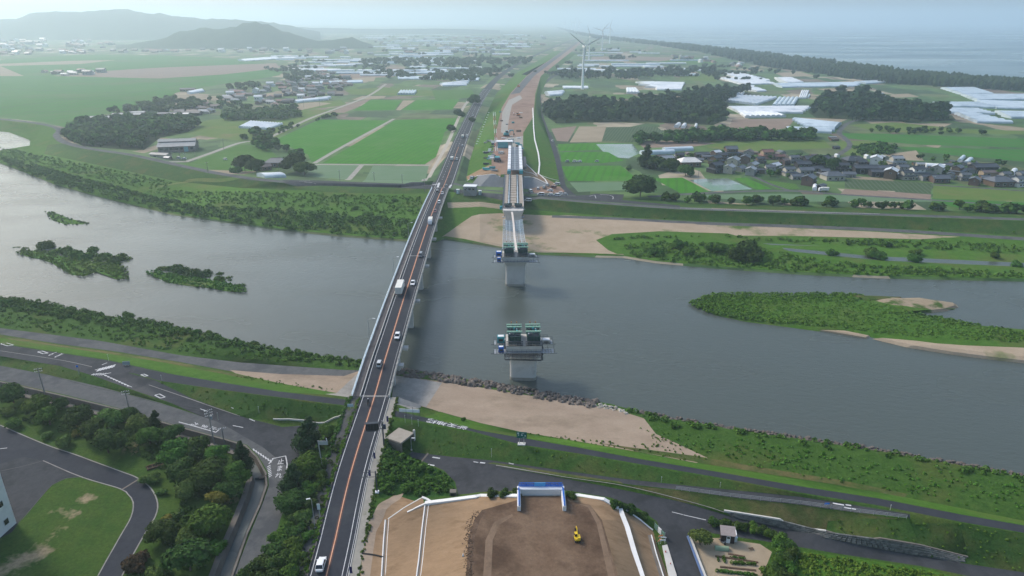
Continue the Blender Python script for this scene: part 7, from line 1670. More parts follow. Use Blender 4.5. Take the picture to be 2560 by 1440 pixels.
pale = empty('stone_patch', tuple(at(1525, 1018, 1))); tag(pale, 'short patch of pale stones at the right end of the boulder bank', 'stone patch')
for j in range(42):
    p = at(rs_.uniform(1486, 1570), 0, 1) if False else at(*(lambda u, w: (1488 + 80*u, 1008 + 18*u + 12*w))(rs_.random(), rs_.random()), 1.2)
    o = link('stone', SM[j % 5], pale); setmat(o, 0, STONEP); o.location = (p.x - pale.location.x, p.y - pale.location.y, .25 + rs_.random()*.2); o.scale = (rs_.uniform(.4, .8),)*3; o.rotation_euler = (rs_.random()*6, rs_.random()*6, 0)
shore = MB()
SHL = [at(x, y, 0) for x, y in NEARWL if x >= 1600]
for j in range(520):
    u = rs_.random()*(len(SHL)-1.001); k = int(u); p = SHL[k].lerp(SHL[k+1], u-k); s_ = rs_.uniform(.35, .9); v, f = stone_mesh(j); dy = rs_.uniform(-1.6, .6)
    shore.add([(x*s_ + p.x, y*s_ + p.y + dy, q*s_ + .15) for x, y, q in v], f)
o = kind(shore.build('shore_stones', STONE), 'stuff'); o['label'] = 'dark stones scattered along the right waterline'; o['category'] = 'stones'

# ------------------------------------------------------------------ kerbs and drains of the earthwork
def gpath(pts, step=2.0, dz=0.0): return [drape(p, dz) for p in smooth_path([G(*q) for q in pts], step)] if len(pts) > 2 else [drape(G(*pts[0]).lerp(G(*pts[1]), k/8), dz) for k in range(9)]
def kerb(pts, w, h, m, name, label, cat, dz=0.0, smooth_=False):
    P = [drape(p, dz) for a, b in zip(pts[:-1], pts[1:]) for p in [G(*a).lerp(G(*b), k/5) for k in range(5)]] + [drape(G(*pts[-1]), dz)]
    o = P[0]; t = empty(name, tuple(o)); q = [p - o for p in P]
    MB().sweep(q, [(-w/2,h),(w/2,h),(w/2,-.5),(-w/2,-.5)]).build('coping', m, t)
    return tag(t, label, cat) if label else t
kerb([(1062,1259),(1120,1252),(1190,1243),(1200,1241),(1293,1241)], 1.0, .35, WCONC, 'kerb_wall', 'white kerb wall along the river side of the earthwork, left of the abutment', 'kerb wall')
kerb([(1417,1240),(1445,1240),(1510,1250),(1546,1272)], 1.0, .35, WCONC, 'kerb_wall', 'white kerb wall along the river side of the earthwork, right of the abutment', 'kerb wall')
kerb([(1550,1273),(1556,1290),(1568,1320),(1585,1380),(1606,1445),(1630,1520)], 1.1, .25, WCONC, 'drain_channel', 'broad white drain running down the right side of the earthwork', 'drain')
kerb([(1557,1271),(1600,1300),(1632,1326)], .35, .2, WCONC, 'kerb_wall', 'thin white kerb down the right corner slope of the earthwork', 'kerb')
def udrain(pts, label, w=.9):
    P = [drape(p, .0) for a, b in zip(pts[:-1], pts[1:]) for p in [G(*a).lerp(G(*b), k/6) for k in range(6)]] + [drape(G(*pts[-1]))]
    o = P[0]; t = empty('drain_channel', tuple(o)); q = [p - o for p in P]
    for s1 in (-1, 1): MB().sweep(q, [(s1*w/2-.12,.14),(s1*w/2+.12,.14),(s1*w/2+.12,-.4),(s1*w/2-.12,-.4)]).build('drain_wall', WCONC, t)
    MB().sweep(q, [(-w/2+.12,.03),(w/2-.12,.03)], closed=False).build('drain_floor', DCONC, t)
    return tag(t, label, 'drain')
udrain([(1067,1264),(1060,1320),(1052,1400),(1046,1446),(1038,1540)], 'open drain between the two tan slopes of the earthwork')
udrain([(968,1300),(964,1350),(959,1440),(957,1540)], 'open drain at the foot of the left tan slope')
udrain([(1620,1338),(1632,1385),(1650,1442),(1672,1520)], 'open drain with white edges at the right foot of the earthwork', 1.5)
kerb([(1018,1281),(1040,1270),(1062,1260)], .35, .2, WCONC, 'kerb_wall', 'thin white kerb climbing the left corner of the earthwork', 'kerb')
kerb([(1055,1245),(1068,1250),(1088,1256)], .6, .35, WCONC, 'kerb_wall', 'short white kerb at the upper left corner of the earthwork', 'kerb')
kerb([(970,1298),(1010,1270),(1052,1246)], .3, .12, CONC2, 'kerb_wall', 'dusty pale kerb on the left corner slope of the earthwork', 'kerb')
P = [G(1655,1365), G(1668,1362), G(1692,1445), G(1672,1447)]
t = empty('concrete_apron', tuple(P[0])); MB().prism([(p.x-P[0].x, p.y-P[0].y) for p in P], -.4, .12).build('slab', CONC2, t); tag(t, 'pale concrete strip beside the side road at the earthwork', 'concrete strip')
# black hose across the dirt
hp_ = gpath([(905,1384),(925,1386),(958,1393)], 1.0, .12); t = MB().tube([p - hp_[0] for p in hp_], .16).build('hose', BLACK); t.location = hp_[0]; tag(t, 'black hose lying across the dirt beside the road', 'hose')

# ------------------------------------------------------------------ yellow excavator and far machines
YEL = mat('machine_yellow', (0.62,0.42,0.03), (0.70,0.50,0.05), 0.8, .5)
def excavator(p, rz, scale, m, label, boomup=True):
    t = empty('excavator', tuple(p), rz, scale)
    for sx in (-1, 1):
        MB().prism([(sx*.85-.25,-1.5),(sx*.85+.25,-1.5),(sx*.85+.25,1.5),(sx*.85-.25,1.5)], .05, .7).build('track', RUBBER, t)
    MB().box((0,0,.55),(1.3,1.4,.4)).build('undercarriage', DSTEEL, t)
    MB().prism([(-1.1,-1.0),(-.7,-1.5),(.7,-1.5),(1.1,-1.0),(1.1,1.0),(-1.1,1.0)], .8, 1.7).build('house', m, t)
    cb_ = MB().box((-.55,.55,2.1),(1.0,1.4,1.6),taper=.85).build('cab', GLASS, t); MB().box((-.55,.55,2.93),(.95,1.3,.1)).build('cab_roof', m, cb_)
    MB().box((.5,-1.0,1.95),(1.0,.9,.5)).build('engine_cover', m, t)
    MB().bar((.25,.9,1.3),(.25,3.0,3.1),.22,0,4,.18).bar((.25,3.0,3.1),(.25,4.4,2.7),.18,0,4,.15).build('boom', m, t)
    MB().bar((.25,4.4,2.8),(.25,4.9,1.1),.15,0,4,.12).build('stick', m, t)
    MB().add([(-.2,4.6,1.1),(.7,4.6,1.1),(.7,5.3,1.1),(-.2,5.3,1.1),(-.2,4.8,.3),(.7,4.8,.3),(.7,5.1,.35),(-.2,5.1,.35)],[(0,1,5,4),(1,2,6,5),(2,3,7,6),(3,0,4,7),(4,5,6,7)]).build('bucket', DSTEEL, t)
    MB().bar((.25,1.4,1.4),(.25,2.6,2.5),.09,0,6).build('hydraulic_ram', STEEL, t)
    return tag(t, label, 'excavator')
excavator(G(1443, 1350), R(4), .56, YEL, 'yellow excavator working on the brown earthwork top')
excavator(G(1266, 340), R(-60), 1.6, TEAL, 'teal excavator with folded arm on the far motorway works')
excavator(G(1296, 290), R(60), 1.2, mat('machine_orange', (0.45,0.16,0.05), (0.5,0.2,0.07), .8, .6), 'orange excavator on the red earth of the far motorway works')
excavator(G(1297, 218), R(20), 1.4, mat('machine_orange', (0.45,0.16,0.05)), 'rusty excavator on the farther motorway works')
# crawler crane
cr_p = G(1243, 402); t = empty('crawler_crane', tuple(cr_p), R(4)); tag(t, 'crawler crane with red and white lattice boom and teal body on the far works', 'crane')
for sx in (-1, 1): MB().box((sx*2.2,0,.7),(1.1,7.0,1.4)).build('track', RUBBER, t)
MB().box((0,-.8,2.4),(3.6,6.0,1.9)).build('house', TEAL, t); MB().box((-1.4,2.2,2.8),(1.2,1.6,2.2)).build('cab', GLASS, t)
MB().box((0,-4.2,2.2),(4.2,1.4,1.8)).build('counterweight', NAVY, t)
top = Vector((0, 44, 30)); bs = Vector((0, 2.0, 2.4)); bx = MB()
REDM = pmat('crane_red', (0.42,0.10,0.07), .6)
for seg in range(10):
    mb = MB(); a, b = seg/10, (seg+1)/10
    for sx in (-.8, .8):
        for dz in (0, 1.3): mb.bar(bs.lerp(top, a) + Vector((sx,0,dz)), bs.lerp(top, b) + Vector((sx,0,dz)), .13, 0, 4)
        mb.bar(bs.lerp(top, a) + Vector((sx,0,0)), bs.lerp(top, b) + Vector((sx,0,1.3)), .08, 0, 4)
    mb.bar(bs.lerp(top, a) + Vector((-.8,0,1.3)), bs.lerp(top, b) + Vector((.8,0,1.3)), .08, 0, 4); mb.build('boom_section', WHITE if seg % 2 else REDM, t)
MB().bar(top, (0,44,6), .07, 0, 4).bar((0,-3,4),(0,43,30.6),.07,0,4).build('cable', DSTEEL, t); MB().box((0,44,5),(.6,.6,1.4)).build('hook', REDM, t)
# white girders, grey roof grid and winch house on the works
g0 = at(1287, 433, 12.3); g1 = at(1287, 372, 12.5); gl = (g1 - g0).xy.length
t = empty('girder_shelter', tuple(g0), drz); tag(t, 'pair of long white girders with grey gridded roof between them behind the deck', 'launching girder')
for x in (-4.0, 4.4):
    MB().box((x, gl/2, 1.5), (2.2, gl, 3.0)).build('girder', WHITE, t)
    for k in range(9): MB().box((x, 3 + k*(gl-6)/8, 3.06), (2.3,.25,.12)).build('cover_joint', STEEL, t)
for k in range(12):
    for x in (-1.5, 1.7): MB().box((x, 3 + k*(gl-6)/11.5, 2.2), (2.6, (gl-6)/12.6, .2)).build('roof_panel', mat('panel_grey', (0.13,0.15,0.18), (0.17,0.19,0.22), .3, .5), t)
MB().box((.1, gl/2, 2.35), (.25, gl*.94, .15)).build('ridge_rail', PALEBLUE, t); MB().box((.1, gl/2, 1.9), (6.4, gl*.96, .2)).build('roof_frame', STEEL, t)
for x in (-4.0, 4.4): MB().box((x, -1.0, 1.0), (2.6,2.4,2.0)).build('jack_box', TEAL, t)
MB().box((7.2, gl*.35, .9), (2.6, gl*.4, 1.8)).build('side_shelter', mat('dark_tarp', (0.06,0.065,0.08), (0.09,0.095,0.11), .5, .7), t)
t = empty('site_hall', tuple(G(1261, 368)), R(3)); tag(t, 'teal slatted site hall with white roof beside the crane', 'site hall')
MB().box((0,0,2.5),(13,7,5)).build('frame', TEAL, t)
for k in range(4): MB().box((-1.5,-3.55,1.0+k*1.15),(9.6,.12,.55)).build('slat', mat('teal_light', (0.16,0.40,0.47), (0.2,0.45,0.5), .5, .5), t)
MB().box((0,0,5.2),(14,8,.35)).build('roof', WHITE, t); MB().box((4.6,-3.6,2.4),(3.4,.12,4.6)).build('door', mat('beige_door', (0.34,0.30,0.28), (0.4,0.36,0.33), .5, .8), t)
# stacks of material on the works
st_ = random.Random(9)
for i in range(48):
    left = i < 24 or i >= 34; px = st_.uniform(1212, 1234) if left else st_.uniform(1290, 1302); py = st_.uniform(352, 428) if left else st_.uniform(358, 392)
    if i >= 34: px, py = st_.uniform(1246, 1306), st_.uniform(268, 346)
    p = G(px + (428 - py)*(-.02 if left else 0) + (2 if left else 0), py); t = empty('material_stack', tuple(p), R(st_.uniform(-12, 12))); m = st_.choice([STEEL, WOODB, TEAL, CONC2, DSTEEL, WHITE]); w, d, h = st_.uniform(2.2, 5), st_.uniform(1.2, 2.2), st_.uniform(.5, 1.8)
    for k in range(3): MB().box((0, (k-1)*d/3, h/2), (w, d/3.4, h*st_.uniform(.75, 1))).build('bundle', m, t)
    MB().box((0,0,.06),(w*.9,d,.12)).build('bearer', WOODB, t)
    tag(t, ('stack of building material on the red earth of the far motorway' if i >= 34 else 'stack of building material on the left edge of the far works' if left else 'stack of site gear on the right edge of the far works'), 'material stack', 'material on the far works')
for i, (px, py) in enumerate([(1272,352),(1280,350),(1274,356),(1281,357)]):
    vehicle(PROTO, 'hatch', G(px, py), R(80), 'white' if i % 2 else 'silver', ['white','silver'][i % 2 == 0] + ' car parked behind the site hall, ' + ['back left','back right','front left','front right'][i], 'car', 'parked cars')
for i, (px, py) in enumerate([(1250,384),(1256,384)]): vehicle(TRUCK, 'dump', G(px, py), R(170), None, 'tipper beside the crane on the works, ' + ['left','right'][i] + ' of two', 'lorry', 'tippers on the works')
# white drains on the far embankment
for pts, lab, w in (([(1332,270),(1334,320),(1337,350),(1346,385),(1349,410),(1346,436)],'long white drain down the right slope of the far embankment',1.1),([(1308,402),(1325,420),(1342,437)],'white diagonal drain on the bare slope by the far abutment',.6),([(1348,436),(1362,448),(1370,462)],'white drain beside the right end of the concrete slope',.6),([(1308,425),(1330,433),(1344,441)],'thin white kerb on the bare slope by the far abutment',.4),([(1196,439),(1250,442)],'white kerb on top of the concrete slope, left part',.6),([(1310,442),(1335,444),(1371,461)],'white kerb on top of the concrete slope, right part',.6),([(1168,452),(1195,439)],'white kerb down the left end of the concrete slope',.5),([(1350,438),(1372,446),(1396,452)],'beige kerb at the foot of the right far slope',.5)):
    kerb(pts, w, .3, WCONC if 'beige' not in lab else CONC2, 'drain_channel', lab, 'drain')
for i in range(14):
    u = i/13; p = G(1222 - 30*u, 282 + 78*u); o = MB().box((0,0,.3),(1.6,1.1,.6)).build('sandbag_pile', WHITE); o.location = p; tag(o, 'white bag in the dotted row on the left far embankment', 'sandbag', 'white bags on the embankment')
# site office and toilets on the levee
t = empty('site_office', tuple(G(1176, 487)), R(-6)); tag(t, 'two-storey grey site office with outside stair on the far levee', 'site office')
MB().box((0,0,2.9),(8.0,5.5,5.8)).build('wall', WALLS['grey'], t); MB().box((0,0,5.95),(8.4,5.9,.3)).build('roof', WHITE, t)
MB().sweep([(-3.2,-3.1,5.0),(2.6,-3.1,.3)], [(-.5,.2),(.5,.2),(.5,0),(-.5,0)]).build('stair', STEEL, t)
for x in (-2.4, 0, 2.4): MB().box((x,-2.8,4.3),(1.4,.12,1.1)).build('window', GLASS, t)
for i, (px, py) in enumerate([(1145,484),(1189,486),(1200,487)]):
    t = empty('toilet_cabin', tuple(G(px, py)), R(-8)); MB().box((0,0,1.3),(1.8,1.8,2.6)).build('wall', mat('cabin_blue', (0.25,0.36,0.40), (0.3,0.4,0.44), .5, .6), t); MB().box((0,0,2.7),(2.0,2.0,.25)).build('roof', WHITE, t); MB().box((0,-.93,1.2),(.9,.06,2.0)).build('door', PALEBLUE, t)
    tag(t, ['small cabin left of the grey site office','small cabin right beside the grey site office','outer small cabin right of the grey site office'][i], 'cabin')

# ------------------------------------------------------------------ markings: letters, crossings, diamonds
def text_mesh(s_):
    cu = bpy.data.curves.new('lettering', 'FONT'); cu.body = s_; cu.align_x = 'CENTER'; cu.align_y = 'CENTER'; cu.size = 1.0; cu.offset = 0.012
    o = bpy.data.objects.new('tmp_text', cu); C.objects.link(o); bpy.context.view_layer.update()
    me = bpy.data.meshes.new_from_object(o.evaluated_get(bpy.context.evaluated_depsgraph_get())); bpy.data.objects.remove(o); me.materials.clear(); me.materials.append(W_PAINT); return me
mk_root = kind(empty('road_marking', (0, 0, 0)), 'structure')
def lay(me, c, xdir, sx, sy, dz=.03):
    """lay lettering flat on the ground, its reading direction along xdir"""
    x = xdir.normalized(); x.z = 0; x.normalize(); y = Vector((-x.y, x.x, 0)); m2 = me.copy()
    for v in m2.vertices:
        p = c + x*(v.co.x*sx) + y*(v.co.y*sy); v.co = (p.x, p.y, gz(p.x, p.y) + dz)
    return link('lettering', m2, mk_root)
a, b = G(1170, 1069), G(1068, 1049)
lay(text_mesh('新天神橋'), (a + b)/2, b - a, (b - a).length/4.0, 2.5)
for ch, px, py in (('止',702,1155),('ま',699,1172),('れ',696,1190)):
    c = G(px, py); lay(text_mesh(ch), c, G(px + 10, py - 1) - c, 1.7, 2.6)
for ch, px, py in (('止',533,1071),('ま',511,1066),('れ',486,1060)):
    c = G(px, py); up = G(px + 12, py + 3.4) - c; lay(text_mesh(ch), c, Vector((up.y, -up.x, 0)), 1.6, 2.4)
for ch, px, py in (('R',148,888),('9',133,884)):
    c = G(px, py); lay(text_mesh(ch), c, G(px - 12, py - 3) - c, 1.6, 4.2)
def line(pts, w, name='line', m=W_PAINT, dz=.03, par=None):
    P = [drape(G(*pts[0]).lerp(G(*pts[1]), k/6), dz) for k in range(7)] if len(pts) == 2 else [drape(p, dz) for p in smooth_path([G(*q) for q in pts], 1.5)]
    return MB().sweep(P, [(-w/2,0),(w/2,0)], closed=False).build(name, m, par or mk_root)
for px, py, w, h in ((18,861,16,3.2),(107,881,13,3.0),(400,990,13,4.6),(361,938,9,2.4)):
    q = [(px - w, py - h*.4), (px - w*.1, py - h*1.1), (px + w, py + h*.6), (px + w*.1, py + h*1.2)]
    for i in range(4): line([q[i], q[(i+1) % 4]], .32)
for k in range(6): line([(243 + k*7.2, 928.5 - k*1.8), (252 + k*7.2, 920.5 - k*1.8)], .55, 'crossing_bar')
for p in ([(237,925),(285,913)],[(240,928),(287,916)],[(250,937),(278,932)],[(255,912),(268,907)]): line(p, .3, 'stop_line')
for k in range(6): line([(228 + k*5, 938 + k*.2), (236 + k*6, 934 - k*.3)], .25, 'hatch_line')
for k in range(9): line([(262 + k*7, 938 + k*3.2), (266 + k*7, 940 + k*3.2)], .5, 'dash')
line([(228,938),(250,933),(262,938),(330,968)], .18, 'edge_line'); line([(0,877),(150,900),(230,917)], .2, 'kerb_line', M_conc)
line([(372,962),(480,999),(600,1040)], .25, 'kerb_line', M_conc)
for p in ([(447,1055),(477,1063),(540,1081)],[(540,1081),(552,1070)]): line(p, .3, 'stop_line')
for p in ([(582,1064),(608,1069)],[(623,1047),(637,1053)],[(500,1022),(520,1029)],[(576,1018),(584,1021)]): line(p, .3, 'dash')
for p in ([(680,1147),(714,1140)],[(714,1140),(718,1162),(716,1178)],[(672,1160),(683,1147)]): line(p, .3, 'stop_line')
for k in range(8): line([(633 + k*6.0, 1122 + k*4.0), (636 + k*6.0, 1127 + k*4.2)], .35, 'dash')
for k in range(7): line([(668 + k*.6, 1168 + k*4.2), (676 + k*.6, 1163 + k*4.2)], .3, 'hatch_line')
for p in ([(1081,1143),(1100,1146)],[(1070,1161),(1086,1164)],[(1184,1154),(1196,1156)],[(1200,1156.5),(1213,1158)],[(1272,1157),(1284,1160)],[(2082,1258),(2110,1263)],[(2114,1262),(2128,1264)],[(2110,1268),(2140,1274)]): line(p, .45, 'dash')
line([(1052,1155),(1070,1133)], .5, 'joint_line', DCONC); line([(1680,1280),(1720,1290),(1765,1300)], .2, 'edge_line'); line([(1240,1163),(1400,1190),(1550,1212),(1690,1245),(1810,1280)], .3, 'kerb_line', M_conc)
for p in ([(1075,463),(1096,460)],[(1080,470),(1092,474)],[(1128,462),(1121,474)],[(1098,457),(1092,476)]): line(p, 1.4, 'crossing_bar')
for p in ([(1473,491),(1486,488),(1490,496)],[(1500,486),(1530,490),(1532,498)],[(748,453),(775,452)],[(760,455),(790,460)],[(1700,520),(1900,526),(2200,535)]): line(p, .35, 'edge_line')
# kerbs of the yard and lawn at the lower left
for pts, w in (([(245,1440),(300,1342),(328,1292),(333,1256),(320,1236),(300,1222),(205,1193),(108,1152)],.45),([(305,1440),(330,1392),(362,1335),(388,1292),(394,1258),(378,1222),(345,1196),(300,1178),(200,1141),(110,1110),(0,1063)],.5),([(55,1300),(100,1246),(130,1213),(165,1196),(200,1193)],.25)):
    line(pts, w*.6, 'kerb', M_asph_old if w < .4 else M_conc, .06)
line([(305,1224),(347,1198)], .5, 'drain_grate', DCONC); line([(108,1152),(60,1165),(0,1178)], .2, 'lane_line', M_asph_old); line([(0,1122),(18,1120)], .25, 'lane_line')
# canal walls
for pth, s1, lab in ((_ca, 1, 'right concrete wall of the canal beside the lane'), (_cb, -1, 'brown concrete wall of the canal beside the garden trees')):
    o = pth[0]; t = empty('canal_wall', tuple(o)); q = [p - o for p in pth]
    wd = .5 if s1 > 0 else 1.3
    MB().sweep(q, [(min(0, -s1*wd),.28),(max(0, -s1*wd),.28),(max(0, -s1*wd),-.1),(min(0, -s1*wd),-.1)]).build('coping', M_conc if False else DCONC, t); MB().sweep([p + Vector((0,0,0)) for p in q], [(s1*.10,.26),(s1*.42,-2.2)], closed=False).build('face', DCONC, t); tag(t, lab, 'canal wall')
gate = (G(640,1200), G(668,1192)); t = empty('sluice_gate', tuple(gate[0])); d_ = gate[1] - gate[0]
MB().bar((0,0,.3), tuple(d_ + Vector((0,0,.3))), .35, 0, 4).build('beam', DCONC, t); MB().box(tuple(d_*.5 + Vector((0,0,-.5))), (abs(d_.x)*.9,.15,1.3)).build('gate_leaf', DSTEEL, t); tag(t, 'small sluice beam across the canal at its bend', 'sluice')
# timber planter frame in the garden
pp_ = G(388, 1166); t = empty('planter_frame', tuple(pp_), R(38)); 
for k in range(4): MB().box((-1.8 + k*1.2,0,.25),(.12,1.5,.3)).build('cross_slat', WOODB, t)
for y in (-.8,.8): MB().box((0,y,.25),(4.2,.14,.4)).build('side_board', WOODB, t)
MB().box((0,0,.08),(4.0,1.5,.12)).build('soil', mat('black_soil', (0.02,0.018,0.016)), t); tag(t, 'dark timber planter frame beside the yard road', 'planter')
# retaining walls
kerb([(683,1049),(720,1049),(770,1053),(812,1058)], .3, .35, CONC2, 'retaining_wall', 'low concrete wall at the foot of the grass slope left of the road', 'wall')
kerb([(812,1058),(835,1046),(852,1040)], .3, .4, CONC2, 'retaining_wall', 'sloping concrete wall end beside the road bank', 'wall')
kerb([(1810,1276),(1950,1298),(2065,1327)], .4, .15, CONC2, 'wall_coping', 'pale coping along the left part of the stone wall at the right', 'coping')
kerb([(2065,1327),(2200,1345),(2300,1362),(2420,1392)], .4, .12, DCONC, 'wall_coping', 'dark coping along the right part of the stone wall', 'coping')
# stones of the wall
sw_ = empty('stone_wall', tuple(G(1950,1310))); tag(sw_, 'dark stone retaining wall beside the right lower road', 'wall')
tp = [G(*p) for p in [(1830,1281),(1950,1300),(2065,1329),(2200,1347),(2300,1364),(2410,1392)]]; bt = [G(*p) for p in [(1838,1293),(1960,1320),(2065,1345),(2250,1380),(2330,1393),(2410,1404)]]
blk = MB().box((0,0,0),(1,1,1),taper=.86).mesh('stone', mat('wall_stone', (0.10,0.105,0.10), (0.15,0.155,0.148), 1.5, .95, .3, 4.0, objr=.3))
for rw in range(4):
    for cidx in range(66):
        u = min(4.999, (cidx + (rw % 2)*.5)/66*5); k = int(u); a = tp[k].lerp(tp[k+1], u-k); b = bt[k].lerp(bt[k+1], u-k); p = a.lerp(b, (rw+.5)/4)
        n_ = Vector((b.x-a.x, b.y-a.y, 0)).normalized(); hgt = max(.3, (a.z-b.z)/4)
        o = link('stone', blk, sw_); o.location = (p.x - sw_.location.x, p.y - sw_.location.y, p.z - sw_.location.z); o.scale = (.95, .5, hgt*.94); dd = tp[k+1] - tp[k]; o.rotation_euler = (0, 0, math.atan2(dd.y, dd.x))

# ------------------------------------------------------------------ poles, signs, rails
POLE = mat('pole_concrete', (0.17,0.17,0.17), (0.22,0.22,0.22), 1.0, .85)
def upole(base, h, rz, label, arms=2, tr=False):
    t = empty('utility_pole', tuple(base), rz); MB().bar((0,0,-.2),(0,0,h),.19,0,8,.12).build('pole', POLE, t)
    for k in range(arms):
        c_ = MB().box((0,0,h-.4-.8*k),(2.2,.12,.12)).build('crossarm', STEEL, t)
        for x in (-.9,-.4,.4,.9): MB().bar((x,0,h-.35-.8*k),(x,0,h-.1-.8*k),.05,0,6).build('insulator', WHITE, c_)
    if tr: MB().bar((.4,0,h-3.2),(.4,0,h-2.2),.3,0,8).build('transformer', STEEL, t)
    return tag(t, label, 'utility pole', 'utility poles')
def pole_px(bx, by, tx, ty, rz, label, **k):
    b = G(bx, by); d = ray(tx, ty); s_ = (b - CAM).xy.length/ d.xy.length; h = max(4, (CAM + d*s_).z - b.z); return upole(b, h, rz, label, **k)
pole_px(112,984,93,920,R(20),'utility pole leftmost beside the lower road'); pole_px(327,1040,312,976,R(20),'utility pole in the middle beside the lower road'); pole_px(536,1112,516,1024,R(35),'tall utility pole with transformer near the junction',arms=3,tr=True); pole_px(563,1118,556,1068,R(20),'thin pole right of the tall junction pole',arms=1)
for i, (bx, by, ty, lab) in enumerate([(465,404,382,'beside the long annex'),(452,402,380,'at the shed drive, left'),(488,390,369,'at the shed drive, right'),(520,430,405,'in the crop field by the levee road'),(560,372,347,'on the track behind the shed'),(698,430,408,'in front of the farmhouse trees'),(850,452,425,'at the left of the pale paddies'),(1006,460,436,'between the pale paddies'),(936,452,430,'on the path between the pale paddies'),(1062,478,447,'at the far left corner of the bridge'),(800,268,246,'on the track above the village meadow'),(760,270,250,'below the bright greenhouse strip'),(1745,450,425,'at the left of the flooded paddy'),(2135,420,392,'at the village lane, left'),(2330,470,440,'at the corner of the village field'),(2520,462,436,'at the right end of the village')]):
    pole_px(bx, by, bx - 1, ty, R(10), 'far utility pole ' + lab, arms=1)
def wire(p, q, sag, label):
    mb = MB(); pts = [p.lerp(q, k/10) - Vector((0,0,sag*4*(k/10)*(1-k/10))) for k in range(11)]; mb.tube([x - p for x in pts], .025, 0, 3); o = mb.build('power_line', BLACK); o.location = p; return tag(o, label, 'power line')
for (a, b, lab) in (((93,920),(312,976),'power line between the left and middle poles'),((312,976),(516,1024),'power line between the middle pole and the junction pole')):
    pa = [o for o in C.objects if o.name.startswith('utility_pole')]
    A = min(pa, key=lambda o: abs(project(o.location)[0] - (112 if a[0] < 100 else 327))); B = min(pa, key=lambda o: abs(project(o.location)[0] - (327 if a[0] < 100 else 536)))
    hA = max(c.bound_box[k][2] for c in A.children for k in range(8)); hB = max(c.bound_box[k][2] for c in B.children for k in range(8))
    for k, w_ in enumerate(('upper', 'lower')): wire(A.location + Vector((0,0,hA - .2 - .8*k)), B.location + Vector((0,0,hB - .2 - .8*k)), .8, w_ + ' ' + lab)
# guard fence on the right ramp
gp = [drape(p) for p in smooth_path([G(*q) for q in [(1690,1224),(1850,1245),(2000,1261),(2150,1282),(2266,1297)]], 2.0)]
t = empty('guard_fence', tuple(gp[0])); q = [p - gp[0] for p in gp]
for p in q: MB().box((p.x,p.y,p.z+.5),(.08,.08,1.1)).build('post', STEEL, t)
for hh in (.3,.65,1.0): MB().sweep([p + Vector((0,0,hh)) for p in q], [(-.03,.04),(.03,.04),(.03,-.03),(-.03,-.03)]).build('rail', mat('rail_grey', (0.26,0.28,0.30), (0.32,0.34,0.36), .5, .5), t)
tag(t, 'long grey guard fence beside the ramp on the right levee', 'fence')
# sign boards
def board_sign(base, w, h, lift, m, label, rz=0.0, slab=True, deco=None, name='road_sign', posts=2, thick=.1, cat='sign'):
    t = empty(name, tuple(base), rz)
    for x in ((-w*.22, w*.22) if posts == 2 else (0,)): MB().bar((x,.06,0),(x,.06,lift+h*.8),.08,0,6).build('post', STEEL, t)
    bd = MB().box((0,-.06,lift+h/2),(w,thick,h)).build('board', m, t)
    if slab: MB().box((0,0,.12),(w*.75,1.2,.34)).build('base', CONC2, t)
    if deco: deco(bd, w, h, lift)
    return tag(t, label, cat)
def green_deco(bd, w, h, z):
    pw = pmat('sign_white', (0.5,0.6,0.57), .5)
    MB().bar((-w*.34,-.115,z+h*.78),(-w*.34,-.13,z+h*.78),h*.13,0,14).build('emblem', pw, bd); MB().box((-w*.30,-.12,z+h*.48),(w*.07,.012,h*.2)).build('mark', pw, bd)
    for x, zz, ww, hh in ((.02,.80,.05,.10),(.10,.80,.07,.10),(.20,.78,.05,.12),(.0,.52,.10,.22),(.08,.50,.05,.20),(.32,.42,.05,.26),(.38,.42,.05,.24),(.2,.12,.2,.04)): MB().box((x*w,-.12,z+zz*h),(ww*w,.012,hh*h)).build('mark', pw, bd)
board_sign(G(1304,1111), 2.7, 1.9, 2.0, pmat('sign_green', (0.01,0.12,0.10), .5), 'green sign board with white emblem on two posts on the right levee slope', R(-6), deco=green_deco)
board_sign(G(877,1024), 1.7, .9, 1.0, pmat('sign_blue', (0.35,0.45,0.52), .5), 'small blue-white sign at the left corner of the bridge', 0, False, posts=1)
board_sign(G(800,1296), .7, 1.6, 2.6, pmat('sign_pale', (0.5,0.58,0.62), .5), 'narrow pale sign on a post on the left pavement', 0, False, posts=1)
board_sign(G(2066,1266), 1.1, .5, .5, BLUE, 'small blue sign on the ramp behind the guard fence', 0, False, posts=1)
board_sign(G(317,914), 2.2, 1.3, .3, pmat('sign_grey', (0.24,0.29,0.31), .5), 'grey board on the grass edge of the levee road', R(10), False)
board_sign(G(198,936), .6, .6, 2.6, BLUE, 'round-looking blue sign on a pole beside the levee crossing', 0, False, posts=1)
t = empty('notice_board', tuple(G(1024,1038)), math.atan2(-(G(1050,1036).y - G(998,1030).y)*-1, G(1050,1036).x - G(998,1030).x)); tag(t, 'row of three white notice panels on posts on the levee beside the lettering', 'notice board')
for k in range(3): MB().box(((k-1)*2.0,0,1.5),(1.9,.1,1.0)).build('panel', WHITE, t)
for k in range(4): MB().bar(((k-1.5)*2.0,.08,0),((k-1.5)*2.0,.08,2.6),.06,0,6).build('post', DSTEEL, t)
